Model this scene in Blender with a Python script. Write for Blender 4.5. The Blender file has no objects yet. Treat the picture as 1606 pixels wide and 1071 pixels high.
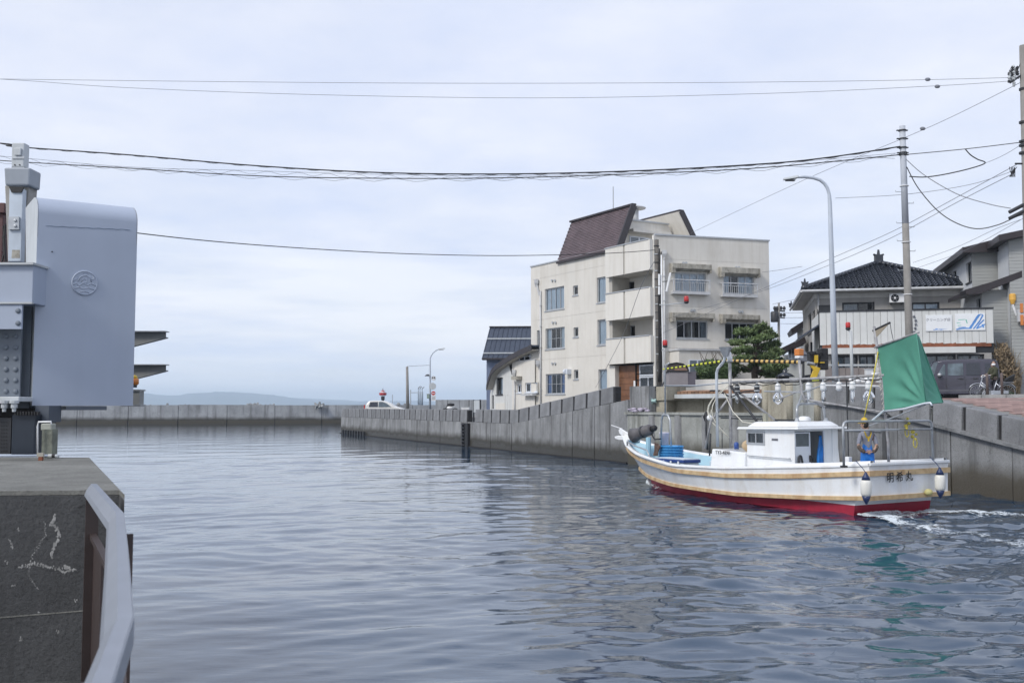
import bpy, math, random
import numpy as np
from mathutils import Vector, Matrix
random.seed(7)
rnd = random.Random(11)
R = math.radians
C = bpy.context.scene.collection
sc = bpy.context.scene

# ------------------------------------------------------------------ camera
H = 2.2                       # eye height over the water
FPX, CX, CY, HOR = 1561.0, 803.0, 535.5, 638.0
TH = math.atan((HOR - CY) / FPX)
cam = bpy.data.cameras.new('camera'); camo = bpy.data.objects.new('camera', cam); C.objects.link(camo)
camo.location = (0, 0, H); camo.rotation_euler = (math.pi / 2 + TH, 0, 0)
cam.sensor_width = 36; cam.lens = 36 * FPX / 1606; cam.clip_start = 0.1; cam.clip_end = 30000
cam.dof.use_dof = True; cam.dof.focus_distance = 24; cam.dof.aperture_fstop = 7.0
sc.camera = camo

# ------------------------------------------------------------------ sky and sun
SUN_EL, SUN_AZ = 40, 230      # azimuth from +y clockwise: behind the viewer's left shoulder
w = bpy.data.worlds.new('World'); sc.world = w; w.use_nodes = True
nt = w.node_tree; nt.nodes.clear()
def N(t, nt=nt, **k):
    n = nt.nodes.new(t)
    for a, b in k.items(): setattr(n, a, b)
    return n
out = N('ShaderNodeOutputWorld'); bg = N('ShaderNodeBackground'); bg.inputs[1].default_value = 0.1
sky = N('ShaderNodeTexSky'); sky.sky_type = 'NISHITA'; sky.sun_disc = False
sky.sun_elevation = R(SUN_EL); sky.sun_rotation = R(SUN_AZ); sky.air_density = 1.2; sky.dust_density = 1.5; sky.ozone_density = 1.5
tc = N('ShaderNodeTexCoord'); sep = N('ShaderNodeSeparateXYZ'); nt.links.new(tc.outputs['Generated'], sep.inputs[0])
def M_(op, a, b=None, clamp=False, nt=nt):
    n = nt.nodes.new('ShaderNodeMath'); n.operation = op; n.use_clamp = clamp
    for i, x in enumerate((a, b)):
        if x is None: continue
        if isinstance(x, (int, float)): n.inputs[i].default_value = x
        else: nt.links.new(x, n.inputs[i])
    return n.outputs[0]
zc = M_('MAXIMUM', sep.outputs[2], 0.0)
den = M_('ADD', zc, 0.12)
cx_ = M_('DIVIDE', sep.outputs[0], den); cy_ = M_('DIVIDE', sep.outputs[1], den)
comb = N('ShaderNodeCombineXYZ'); nt.links.new(cx_, comb.inputs[0]); nt.links.new(cy_, comb.inputs[1])
n1 = N('ShaderNodeTexNoise'); n1.inputs['Scale'].default_value = 0.55; n1.inputs['Detail'].default_value = 7; n1.inputs['Roughness'].default_value = .55; n1.inputs['Distortion'].default_value = .5
nt.links.new(comb.outputs[0], n1.inputs['Vector'])
n2 = N('ShaderNodeTexNoise'); n2.inputs['Scale'].default_value = 1.5; n2.inputs['Detail'].default_value = 9; n2.inputs['Roughness'].default_value = .6
nt.links.new(comb.outputs[0], n2.inputs['Vector'])
def ramp(src, stops, nt=nt):
    r = nt.nodes.new('ShaderNodeValToRGB'); e = r.color_ramp.elements
    while len(e) < len(stops): e.new(.5)
    for q, (p, c) in zip(e, stops):
        q.position = p; q.color = (c, c, c, 1) if isinstance(c, (int, float)) else tuple(c) + (1,)
    if src is not None: nt.links.new(src, r.inputs[0])
    return r.outputs[0]
def mix(f, a, b, nt=nt, mode='MIX'):
    m = nt.nodes.new('ShaderNodeMix'); m.data_type = 'RGBA'; m.blend_type = mode
    for i, x in ((0, f), (6, a), (7, b)):
        if isinstance(x, (int, float)): m.inputs[i].default_value = x
        elif isinstance(x, tuple): m.inputs[i].default_value = tuple(x) + (1,)
        else: nt.links.new(x, m.inputs[i])
    return m.outputs[2]
cover = ramp(n1.outputs[0], [(.30, .86), (.60, 1.0)])
veil = ramp(n2.outputs[0], [(.34, (5.7, 6.4, 8.2)), (.52, (6.7, 7.15, 8.4)), (.68, (7.7, 7.95, 8.7))])
# high overcast, bluer towards the horizon
hz = ramp(zc, [(0.0, (8.6, 9.2, 9.7)), (.05, (7.1, 7.9, 8.9)), (.11, (6.4, 7.3, 8.7)), (.3, (6.7, 7.15, 8.5)), (.7, (5.4, 6.1, 8.1))])
band = ramp(zc, [(0.0, 0.25), (.04, .5), (.09, .8), (.3, .7), (1.0, .8)])
cl = mix(band, hz, veil)
# low bank of white cloud above the horizon
nb = N('ShaderNodeTexNoise'); nb.inputs['Scale'].default_value = 2.6; nb.inputs['Detail'].default_value = 8
mp = N('ShaderNodeMapping'); mp.inputs['Scale'].default_value = (1.2, 1.2, 9.0); nt.links.new(tc.outputs['Generated'], mp.inputs[0]); nt.links.new(mp.outputs[0], nb.inputs['Vector'])
bank = ramp(nb.outputs[0], [(.44, 0), (.60, .95)])
bz = ramp(zc, [(0, 0), (.03, .25), (.07, 1), (.12, .8), (.20, 0)])
bf = M_('MULTIPLY', bank, bz)
cl = mix(bf, cl, (8.3, 8.55, 9.1))
col = mix(cover, sky.outputs[0], cl)
nt.links.new(col, bg.inputs[0]); nt.links.new(bg.outputs[0], out.inputs[0])
sun = bpy.data.lights.new('sun', 'SUN'); sun.energy = 1.9; sun.angle = R(14); sun.color = (1, .955, .88)
suno = bpy.data.objects.new('sun', sun); C.objects.link(suno)
az = R(SUN_AZ); sd = Vector((math.sin(az) * math.cos(R(SUN_EL)), math.cos(az) * math.cos(R(SUN_EL)), math.sin(R(SUN_EL))))
suno.rotation_euler = sd.to_track_quat('Z', 'Y').to_euler(); suno.location = (-20, -20, 30)
vs = sc.view_settings; vs.view_transform = 'Standard'; vs.look = 'None'; vs.exposure = 0.30; vs.gamma = 1; vs.use_curve_mapping = False
sc.cycles.volume_bounces = 2; sc.cycles.max_bounces = 8; sc.cycles.use_denoising = True

# ------------------------------------------------------------------ helpers
def ray(px, py):
    u = (px - CX) / FPX; v = (CY - py) / FPX
    return Vector((u, math.cos(TH) - v * math.sin(TH), math.sin(TH) + v * math.cos(TH)))
def at(px, py, Y):
    d = ray(px, py); t = Y / d.y
    return Vector((d.x * t, Y, H + d.z * t))
def onz(px, py, z):
    d = ray(px, py); t = (z - H) / d.z
    return Vector((d.x * t, d.y * t, z))
def tozed(py, Y): return at(803, py, Y).z

class MB:
    def __init__(s): s.v = []; s.f = []
    def add(s, vs, fs):
        o = len(s.v); s.v += [tuple(x) for x in vs]; s.f += [tuple(i + o for i in q) for q in fs]; return s
    def box(s, x0, x1, y0, y1, z0, z1):
        return s.add([(x0,y0,z0),(x1,y0,z0),(x1,y1,z0),(x0,y1,z0),(x0,y0,z1),(x1,y0,z1),(x1,y1,z1),(x0,y1,z1)],
            [(0,3,2,1),(4,5,6,7),(0,1,5,4),(1,2,6,5),(2,3,7,6),(3,0,4,7)])
    def hexa(s, p):   # 8 points: bottom 4, top 4
        return s.add(p, [(0,3,2,1),(4,5,6,7),(0,1,5,4),(1,2,6,5),(2,3,7,6),(3,0,4,7)])
    def bar(s, a, b, w_, h_, up=(0,0,1)):
        a = Vector(a); b = Vector(b); d = (b - a).normalized(); up = Vector(up)
        if abs(d.dot(up)) > .98: up = Vector((0, 1, 0))
        x = d.cross(up).normalized(); y = x.cross(d).normalized()
        p = []
        for e in (a, b):
            for i, j in ((-1,-1),(1,-1),(1,1),(-1,1)): p.append(e + x * (i * w_ / 2) + y * (j * h_ / 2))
        return s.add(p, [(0,3,2,1),(4,5,6,7),(0,1,5,4),(1,2,6,5),(2,3,7,6),(3,0,4,7)])
    def quad(s, *p): return s.add(p, [tuple(range(len(p)))])
    def prism(s, poly, off):
        n = len(poly); off = Vector(off)
        a = [Vector(p) for p in poly]; b = [p + off for p in a]
        return s.add(a + b, [tuple(range(n))[::-1], tuple(range(n, 2 * n))] + [(i, (i+1) % n, n + (i+1) % n, n + i) for i in range(n)])
    def tube(s, pts, r, n=8, closed=False):
        pts = [Vector(p) for p in pts]; m = len(pts)
        rs = r if isinstance(r, (list, tuple)) else [r] * m
        vs = []; prev = None
        for i, p in enumerate(pts):
            if closed: d = (pts[(i+1) % m] - pts[i-1])
            else: d = (pts[min(i+1, m-1)] - pts[max(i-1, 0)])
            if d.length < 1e-9: d = Vector((0,0,1))
            d.normalize()
            if prev is None:
                x = d.orthogonal().normalized()
                if abs(d.z) < .95: x = d.cross(Vector((0,0,1))).normalized()
            else:
                x = prev - d * prev.dot(d)
                x = x.normalized() if x.length > 1e-6 else d.orthogonal().normalized()
            prev = x; y = d.cross(x)
            for k in range(n):
                a = 2 * math.pi * k / n; vs.append(p + (x * math.cos(a) + y * math.sin(a)) * rs[i])
        fs = []
        for i in range(m if closed else m - 1):
            j = (i + 1) % m
            for k in range(n):
                fs.append((i*n+k, i*n+(k+1) % n, j*n+(k+1) % n, j*n+k))
        if not closed: fs += [tuple(range(n))[::-1], tuple((m-1)*n + k for k in range(n))]
        return s.add(vs, fs)
    def lathe(s, prof, o=(0,0,0), axis=(0,0,1), n=16):
        o = Vector(o); ax = Vector(axis).normalized(); x = ax.orthogonal().normalized(); y = ax.cross(x)
        vs = []
        for r_, h_ in prof:
            for k in range(n):
                a = 2*math.pi*k/n; vs.append(o + ax*h_ + (x*math.cos(a) + y*math.sin(a))*max(r_, 1e-4))
        m = len(prof); fs = [(i*n+k, i*n+(k+1)%n, (i+1)*n+(k+1)%n, (i+1)*n+k) for i in range(m-1) for k in range(n)]
        fs += [tuple(range(n))[::-1], tuple((m-1)*n+k for k in range(n))]
        return s.add(vs, fs)
    def ball(s, c, r, n=10, sq=(1,1,1)):
        c = Vector(c); vs = []; m = n // 2 + 1
        for i in range(m + 1):
            t = math.pi * i / m
            for k in range(n):
                a = 2*math.pi*k/n; vs.append(c + Vector((math.sin(t)*math.cos(a)*sq[0], math.sin(t)*math.sin(a)*sq[1], math.cos(t)*sq[2]))*r)
        return s.add(vs, [(i*n+k, (i+1)*n+k, (i+1)*n+(k+1)%n, i*n+(k+1)%n) for i in range(m) for k in range(n)])

ORG = {}
def tag(o, label=None, cat=None, group=None, kind=None):
    if label: o['label'] = label
    if cat: o['category'] = cat
    if group: o['group'] = group
    if kind: o['kind'] = kind
    return o
def root(name, label, cat, loc=(0,0,0), rz=0, group=None, local=False):
    o = bpy.data.objects.new(name, None); o.empty_display_size = .2; C.objects.link(o)
    o.location = loc; o.rotation_euler = (0, 0, rz)
    ORG[o.name] = Vector((0,0,0)) if (rz or local) else Vector(loc)
    return tag(o, label, cat, group)
def mesh(name, mb, mat, smooth=False):
    me = bpy.data.meshes.new(name); me.from_pydata(mb.v, [], mb.f)
    if mat:
        for m in (mat if isinstance(mat, (list, tuple)) else [mat]): me.materials.append(m)
    if smooth:
        me.polygons.foreach_set('use_smooth', [True] * len(me.polygons))
    me.update()
    return me
def fixn(me):
    import bmesh
    bm = bmesh.new(); bm.from_mesh(me); bmesh.ops.recalc_face_normals(bm, faces=bm.faces); bm.to_mesh(me); bm.free()
def obj(name, mb, mat, parent=None, smooth=False, bev=0, org=None, norm=False, **tg):
    off = Vector(org) if org is not None else (ORG[parent.name] if parent else Vector((0,0,0)))
    if off.length: mb.v = [(a - off.x, b - off.y, c - off.z) for a, b, c in mb.v]
    me = mesh(name, mb, mat, smooth)
    if norm: fixn(me)
    o = bpy.data.objects.new(name, me); C.objects.link(o)
    if parent: o.parent = parent; ORG[o.name] = off
    elif org is not None: o.location = off; ORG[o.name] = off
    else: ORG[o.name] = Vector((0,0,0))
    if smooth == 'auto' or (smooth and smooth != True):
        pass
    if bev:
        b = o.modifiers.new('bevel', 'BEVEL'); b.width = bev; b.segments = 2; b.limit_method = 'ANGLE'; b.angle_limit = R(35)
    return tag(o, **tg) if tg else o
def inst(me, name, parent, loc, rz=0, scale=None, **tg):
    o = bpy.data.objects.new(name, me); C.objects.link(o); o.parent = parent; o.location = loc; o.rotation_euler = (0,0,rz)
    if scale: o.scale = scale
    ORG[o.name] = Vector((0,0,0))
    return tag(o, **tg) if tg else o
def struct(name, mb, mat, smooth=False, kind='structure'):
    return tag(obj(name, mb, mat, smooth=smooth), kind=kind)
def copy_tree(o, parent=None):
    c = o.copy(); C.objects.link(c)
    if parent: c.parent = parent
    ORG[c.name] = Vector((0,0,0))
    for ch in [q for q in KIDS(o)]: copy_tree(ch, c)
    return c
def KIDS(o): return list(o.children)
def text(name, body, pos, u, up, size, mat, parent, ext=.003, align='LEFT', squeeze=1.0, bold=0.0):
    cu = bpy.data.curves.new(name, 'FONT'); cu.body = body; cu.size = size; cu.extrude = ext; cu.align_x = align; cu.align_y = 'BOTTOM'; cu.resolution_u = 2; cu.offset = bold
    cu.materials.append(mat)
    o = bpy.data.objects.new(name, cu); C.objects.link(o); u = Vector(u).normalized(); up = Vector(up).normalized(); n = u.cross(up)
    p = Vector(pos) - (ORG[parent.name] if parent else Vector((0,0,0)))
    m = Matrix(((u.x*squeeze, up.x, n.x, p.x), (u.y*squeeze, up.y, n.y, p.y), (u.z*squeeze, up.z, n.z, p.z), (0,0,0,1)))
    if parent: o.parent = parent
    bpy.context.view_layer.update()
    me = bpy.data.meshes.new_from_object(o.evaluated_get(bpy.context.evaluated_depsgraph_get())); bpy.data.objects.remove(o)
    o = bpy.data.objects.new(name, me); C.objects.link(o)
    if parent: o.parent = parent
    o.matrix_basis = m; ORG[o.name] = Vector((0,0,0))
    return o

# ------------------------------------------------------------------ materials
MATS = {}
def pm(name, c, rough=.6, metal=0, var=.12, vscale=3.0, bump=0.0, bscale=30.0, spec=.5, streak=0, streakc=None, dirt=0, dirtc=(.08,.06,.045), dscale=1.5, coat=0, objvar=0):
    if name in MATS: return MATS[name]
    m = bpy.data.materials.new(name); m.use_nodes = True; t = m.node_tree; b = t.nodes['Principled BSDF']
    b.inputs['Roughness'].default_value = rough; b.inputs['Metallic'].default_value = metal
    b.inputs['Specular IOR Level'].default_value = spec
    if coat: b.inputs['Coat Weight'].default_value = coat; b.inputs['Coat Roughness'].default_value = .08
    tc = t.nodes.new('ShaderNodeTexCoord'); co = tc.outputs['Object']
    no = t.nodes.new('ShaderNodeTexNoise'); no.inputs['Scale'].default_value = vscale; no.inputs['Detail'].default_value = 6; no.inputs['Roughness'].default_value = .6
    t.links.new(co, no.inputs['Vector'])
    lo = tuple(max(0, x * (1 - var)) for x in c); hi = tuple(min(1, x * (1 + var)) for x in c)
    col = ramp(no.outputs[0], [(.32, lo), (.68, hi)], t)
    if streak:
        mp = t.nodes.new('ShaderNodeMapping'); mp.inputs['Scale'].default_value = (2.2, 2.2, .16); t.links.new(co, mp.inputs[0])
        ns = t.nodes.new('ShaderNodeTexNoise'); ns.inputs['Scale'].default_value = 1.3; ns.inputs['Detail'].default_value = 7; ns.inputs['Roughness'].default_value = .65; t.links.new(mp.outputs[0], ns.inputs['Vector'])
        f = ramp(ns.outputs[0], [(.45, 0), (.68, streak)], t)
        col = mix(f, col, streakc or tuple(x * .45 for x in c), t)
    if dirt:
        nd = t.nodes.new('ShaderNodeTexNoise'); nd.inputs['Scale'].default_value = dscale; nd.inputs['Detail'].default_value = 9; nd.inputs['Roughness'].default_value = .7; nd.inputs['Distortion'].default_value = .6; t.links.new(co, nd.inputs['Vector'])
        f = ramp(nd.outputs[0], [(.54, 0), (.7, dirt)], t)
        col = mix(f, col, dirtc, t)
    if objvar:
        oi = t.nodes.new('ShaderNodeObjectInfo'); f = ramp(oi.outputs['Random'], [(0, 1 - objvar), (1, 1 + objvar)], t)
        col = mix(1.0, col, f, t, 'MULTIPLY')
    t.links.new(col, b.inputs['Base Color'])
    if bump:
        nb = t.nodes.new('ShaderNodeTexNoise'); nb.inputs['Scale'].default_value = bscale; nb.inputs['Detail'].default_value = 5; t.links.new(co, nb.inputs['Vector'])
        bp = t.nodes.new('ShaderNodeBump'); bp.inputs['Strength'].default_value = bump; bp.inputs['Distance'].default_value = .02; t.links.new(nb.outputs[0], bp.inputs['Height']); t.links.new(bp.outputs[0], b.inputs['Normal'])
    MATS[name] = m; return m
def concrete(name, c, band=None, bandc=(.045,.042,.034), streak=.75, streakc=None, stain=.6, scale=1.0, objvar=0, light=None):
    """cast concrete: mottling, run-off streaks, fine pits; band = height of the wet, weed-stained tide line (object z)"""
    m = bpy.data.materials.new(name); m.use_nodes = True; t = m.node_tree; b = t.nodes['Principled BSDF']; b.inputs['Roughness'].default_value = .85; b.inputs['Specular IOR Level'].default_value = .3
    tc = t.nodes.new('ShaderNodeTexCoord'); co = tc.outputs['Object']
    def nz(sc_, det=7, ro=.62, vec=co, dist=0):
        n = t.nodes.new('ShaderNodeTexNoise'); n.inputs['Scale'].default_value = sc_*scale; n.inputs['Detail'].default_value = det; n.inputs['Roughness'].default_value = ro; n.inputs['Distortion'].default_value = dist; t.links.new(vec, n.inputs['Vector']); return n.outputs[0]
    col = ramp(nz(.9), [(.3, tuple(x*.72 for x in c)), (.5, c), (.72, tuple(min(1,x*1.3) for x in c))], t)
    mp = t.nodes.new('ShaderNodeMapping'); mp.inputs['Scale'].default_value = (1.6, 1.6, .13); t.links.new(co, mp.inputs[0])
    sk = nz(1.6, 8, .68, mp.outputs[0])
    col = mix(ramp(sk, [(.5, 0), (.66, streak)], t), col, streakc or tuple(x*.42 for x in c), t)
    col = mix(ramp(sk, [(.28, .55), (.42, 0)], t), col, light or tuple(min(1, x*1.65) for x in c), t)
    col = mix(ramp(nz(3.5, 9, .75, dist=1), [(.56, 0), (.68, stain)], t), col, tuple(x*.4 for x in c), t)
    col = mix(ramp(nz(38, 3, .5), [(.36, .5), (.46, 0)], t), col, tuple(x*.5 for x in c), t)
    if band is not None:
        sp = t.nodes.new('ShaderNodeSeparateXYZ'); t.links.new(co, sp.inputs[0])
        a = M_('ADD', sp.outputs[2], M_('MULTIPLY', nz(1.4, 6, .6), -.5, nt=t), nt=t)
        col = mix(ramp(a, [(0, 1), (max(.01, band-.25)*.6, .9), (band, 0)], t), col, bandc, t)
        gl = M_('MULTIPLY', ramp(a, [(0, .5), (band*.45, 0)], t), 1.0, nt=t)
        t.links.new(M_('SUBTRACT', .85, gl, nt=t), b.inputs['Roughness'])
    if objvar:
        oi = t.nodes.new('ShaderNodeObjectInfo'); col = mix(1.0, col, ramp(oi.outputs['Random'], [(0, 1-objvar), (1, 1+objvar)], t), t, 'MULTIPLY')
    t.links.new(col, b.inputs['Base Color'])
    bp = t.nodes.new('ShaderNodeBump'); bp.inputs['Strength'].default_value = .5; bp.inputs['Distance'].default_value = .03
    t.links.new(nz(14, 8, .7), bp.inputs['Height']); t.links.new(bp.outputs[0], b.inputs['Normal'])
    MATS[name] = m; return m
def glass(name, tint=(.9,.95,1), refl=1.0):
    m = bpy.data.materials.new(name); m.use_nodes = True; t = m.node_tree; t.nodes.clear()
    o = t.nodes.new('ShaderNodeOutputMaterial'); g = t.nodes.new('ShaderNodeBsdfGlossy'); g.inputs['Roughness'].default_value = .02
    tr = t.nodes.new('ShaderNodeBsdfTransparent'); tr.inputs[0].default_value = tint + (1,)
    fr = t.nodes.new('ShaderNodeFresnel'); fr.inputs[0].default_value = 1.5
    f = M_('ADD', M_('MULTIPLY', fr.outputs[0], refl, nt=t), .04, True, nt=t)
    mx = t.nodes.new('ShaderNodeMixShader'); t.links.new(f, mx.inputs[0]); t.links.new(tr.outputs[0], mx.inputs[1]); t.links.new(g.outputs[0], mx.inputs[2]); t.links.new(mx.outputs[0], o.inputs[0])
    MATS[name] = m; return m

CONC = concrete('quay_concrete', (.255,.26,.265), band=.52, streak=.9, streakc=(.09,.09,.09), light=(.50,.50,.49))
CONC_R = concrete('quay_concrete_dark', (.215,.22,.225), band=.62, light=(.34,.34,.34), streakc=(.07,.072,.075), bandc=(.075,.066,.05))
CONC_T = concrete('quay_concrete_tan', (.36,.335,.27), band=.7, streakc=(.17,.15,.11))
CONC_L = concrete('quay_concrete_pale', (.34,.35,.33), band=.9, streakc=(.12,.12,.105), bandc=(.07,.065,.05))
CONC_B = concrete('block_concrete', (.225,.23,.24), streak=.45, objvar=.14, stain=.4)
CONC_F = concrete('breakwater_concrete', (.35,.36,.37), band=.75, streakc=(.13,.13,.13), scale=.5, light=(.45,.46,.46))
JOINT = pm('dark_joint', (.022,.022,.024), .9, var=.3, vscale=5)  # near-black colour for the gaps between blocks and the waterline strip
CONC_P = concrete('plain_concrete', (.30,.31,.31), streak=.3)
CONC_N = concrete('pier_concrete_weathered', (.078,.08,.083), streak=.5, streakc=(.035,.035,.036), stain=.75, scale=1.6, light=(.12,.12,.12))
CONC_NT = concrete('pier_top_concrete', (.19,.19,.175), streak=.3, stain=.5, scale=1.5)
ASPH = pm('asphalt', (.055,.055,.058), .9, var=.2, vscale=2, bump=.3, bscale=60)
PAVE = pm('harbour_paving', (.21,.205,.195), .9, var=.2, vscale=.6, dirt=.5, dirtc=(.1,.1,.09), bump=.2)
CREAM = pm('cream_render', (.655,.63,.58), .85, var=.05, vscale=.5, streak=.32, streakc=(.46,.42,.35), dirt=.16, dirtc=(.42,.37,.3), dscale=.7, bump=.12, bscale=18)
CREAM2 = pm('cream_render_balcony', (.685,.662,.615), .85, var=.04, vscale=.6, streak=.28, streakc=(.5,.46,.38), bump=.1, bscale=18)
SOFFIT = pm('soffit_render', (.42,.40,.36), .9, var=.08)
STAINED = pm('stained_canopy', (.40,.38,.33), .9, var=.25, vscale=2.5, streak=.6, streakc=(.1,.085,.06), dirt=.85, dirtc=(.07,.06,.045), dscale=3)
ALU = pm('window_aluminium', (.42,.44,.46), .4, .3, var=.06)
ALUW = pm('pale_aluminium', (.66,.70,.76), .4, .1, var=.05)
PIPEM = pm('downpipe_grey', (.55,.56,.57), .45, var=.1, streak=.3)
GALV = pm('galvanised_steel', (.42,.44,.46), .42, .6, var=.12, vscale=8, dirt=.15, dirtc=(.25,.17,.1), dscale=5)
LAMPM = pm('lamp_post_paint', (.50,.55,.62), .4, .1, var=.05, streak=.15)
POLEC = pm('utility_pole_concrete', (.25,.24,.225), .9, var=.14, streak=.35, bump=.2)
POLEG = pm('pole_grey_sleeve', (.44,.47,.52), .7, var=.06)
BLACKW = pm('cable_black', (.02,.02,.022), .6, var=.05)
GREYW = pm('cable_grey', (.20,.21,.24), .6, var=.05)
DARKM = pm('dark_metal', (.035,.037,.042), .5, .2, var=.15)
TILE = pm('brown_shingle', (.125,.092,.10), .62, var=.2, vscale=1.4, dirt=.2, dirtc=(.05,.04,.042), objvar=.0)
EDGEB = pm('dark_brown_trim', (.03,.024,.027), .5, var=.1)
WOODD = pm('brown_wood_panel', (.19,.085,.04), .5, var=.28, vscale=2, streak=.2)
WHITEP = pm('white_paint', (.78,.79,.80), .35, var=.03, streak=.12, streakc=(.5,.46,.38))
GEL = pm('boat_white_gelcoat', (.80,.82,.84), .22, var=.035, vscale=1.4, streak=.36, streakc=(.60,.56,.48), dirt=.32, dirtc=(.55,.48,.38), dscale=2.2, coat=.25, bump=.05, bscale=3)
GELB = pm('boat_blue_liner', (.32,.52,.62), .4, var=.08, dirt=.45, dirtc=(.5,.5,.46))
REDP = pm('antifouling_red', (.36,.018,.045), .5, var=.12, vscale=3, streak=.3, streakc=(.1,.02,.03))
RUBR = pm('rubbing_strake', (.55,.41,.235), .6, var=.2, vscale=5, streak=.7, streakc=(.34,.17,.07), dirt=.45, dirtc=(.22,.1,.04), dscale=4)
GLS = glass('window_glass')
GLSD = glass('window_glass_dim', (.65,.7,.74), 1.3)
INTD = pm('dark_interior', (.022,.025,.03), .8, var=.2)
CURT = pm('pale_curtain', (.50,.58,.64), .9, var=.12, vscale=1.2)
CURTB = pm('blue_curtain', (.09,.17,.36), .9, var=.15)
CURTG = pm('grey_curtain', (.22,.25,.27), .9, var=.2)
SLATE = pm('blue_grey_metal_roof', (.055,.068,.098), .42, .2, var=.12)
BLUEW = pm('blue_grey_cladding', (.17,.21,.31), .7, var=.06)
WHITEC = pm('white_cladding', (.62,.63,.62), .6, var=.04, streak=.25, streakc=(.45,.43,.38))
RUST = pm('rusty_steel', (.20,.07,.035), .85, var=.35, vscale=4)
JTILE = pm('glazed_black_tile', (.022,.026,.036), .24, .0, var=.3, vscale=3, spec=.7)
HWALL = pm('grey_house_wall', (.33,.32,.305), .85, var=.05, streak=.2)
HBAND = pm('pale_house_band', (.56,.55,.53), .8, var=.05, streak=.25)
SIDING = pm('grey_siding', (.34,.35,.345), .7, var=.05, vscale=1)
SIDEW = pm('pale_siding', (.52,.54,.56), .7, var=.04)
GREEN = pm('green_sailcloth', (.078,.275,.20), .75, var=.09, vscale=2.2)
BEAM = pm('bridge_paint', (.37,.42,.515), .5, .0, var=.035, vscale=1.2, dirt=.05, dirtc=(.16,.21,.3), dscale=2.5, streak=.08, bump=.02, bscale=4)
BEAMD = pm('bridge_paint_dark', (.085,.10,.125), .55, var=.12, streak=.2)
LIGHTG = pm('light_grey_paint', (.50,.53,.55), .45, var=.06, streak=.3, streakc=(.25,.24,.2))
RAILM = pm('rail_metal', (.25,.27,.31), .38, .25, var=.07, vscale=6, dirt=.2, dirtc=(.25,.27,.3), dscale=9)
RAILB = pm('rail_brown', (.05,.035,.032), .5, var=.15)
BARK = pm('pine_bark', (.11,.085,.065), .95, var=.3, vscale=6, bump=.6, bscale=20)
YEL = pm('safety_yellow', (.62,.42,.03), .5, var=.1)
YELG = pm('fluorescent_yellow', (.62,.66,.06), .5, var=.08)
ORN = pm('amber_plastic', (.6,.2,.04), .3, var=.1)
REDL = pm('red_lamp_plastic', (.48,.035,.035), .25, var=.1)
BLK = pm('matt_black', (.015,.015,.017), .6, var=.1)
print('materials', len(MATS))
# ------------------------------------------------------------------ water
wr = np.random.RandomState(5)
NW = 130
lam = np.exp(wr.uniform(math.log(.12), math.log(4.5), NW)); ang = np.radians(-74) + wr.normal(0, .5, NW)
kx = 2*np.pi/lam*np.cos(ang); ky = 2*np.pi/lam*np.sin(ang); ph = wr.uniform(0, 6.28, NW)
slope = .0108*np.where(lam > 1.2, .6, np.where(lam > .5, 1.6, np.where(lam > .25, 1.45, .6)))
amp = slope*lam/(2*np.pi)
def height(X, Y, sp):
    Z = np.zeros_like(X)
    wx = X + .35*np.sin(Y*.31+1) + .2*np.sin(Y*.9 + X*.4); wy = Y + .3*np.sin(X*.37) + .25*np.sin(X*.8 - Y*.23)
    g = 1 + .55*np.sin(X*.21 + Y*.13 + 1.3)*np.sin(X*.07 - Y*.19)
    gs = .55 + .80/(1+np.exp(-(X-.3-.02*Y)/2.0))
    for i in range(NW):
        f = np.clip(lam[i]/(2.4*sp) - .7, 0, 1)
        if f.max() <= 0: continue
        Z += (gs if lam[i] < 1.2 else 1.0)*amp[i]*f*np.sin(kx[i]*wx + ky[i]*wy + ph[i])
    g = g*(.66 + .50/(1+np.exp(-(X-1.5)/2.5)))
    return Z*g
def graded(a, b, fn):
    r = [a]
    while r[-1] < b: r.append(r[-1] + fn(r[-1]))
    return np.array(r)
ys = np.concatenate([[-30, -12, -5], graded(-1.0, 160, lambda y: .035 if y < 8 else (.035 + (y-8)*.004 if y < 40 else .163 + (y-40)*.05))])
xr = graded(0, 90, lambda x: .045 if x < 12 else .045 + (x-12)*.09)
xs = np.concatenate([-xr[::-1][:-1], xr]); xs = xs[xs > -80]
ys = np.concatenate([ys, [400, 1500, 7000]]); xs = np.concatenate([[-7000, -900, -250], xs, [250, 900, 7000]])
X, Y = np.meshgrid(xs, ys)
spy = np.gradient(ys)[:, None]; spx = np.gradient(xs)[None, :]; sp = np.maximum(spy, spx) + 0*X
Z = height(X, Y, sp)
# the boat's wake: transverse waves spreading behind the stern, and a small bow wave
BO = np.array([7.9, 20.9]); BA = np.array([-.5, .866]); BL = np.array([-.866, -.5])
def boat_sl(X, Y):
    dx, dy = X-BO[0], Y-BO[1]; return dx*BA[0]+dy*BA[1], dx*BL[0]+dy*BL[1]
S_, L_ = boat_sl(X, Y)
bk = np.clip(-S_, 0, 99)
Z += .045*np.exp(-bk/5)*np.exp(-(L_/(1.2+.35*bk))**2)*np.sin(S_*5.2 + .6*np.sin(L_*3))*(S_ < .3)
kel = np.abs(np.abs(L_) - 1.0 - .34*np.clip(8-S_, 0, 60))
Z += .03*np.exp(-(kel/.45)**2)*np.exp(-np.clip(7-S_, 0, 60)/9)*(S_ < 8.2)*np.sin(kel*6 + 1)
ny, nx = X.shape
me = bpy.data.meshes.new('water')
me.vertices.add(nx*ny); me.vertices.foreach_set('co', np.stack([X, Y, Z], -1).astype('f').ravel())
ii = (np.arange(ny-1)[:, None]*nx + np.arange(nx-1)[None, :]).ravel()
fc = np.stack([ii, ii+1, ii+nx+1, ii+nx], -1).astype('i').ravel()
me.loops.add(len(fc)); me.loops.foreach_set('vertex_index', fc)
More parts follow.
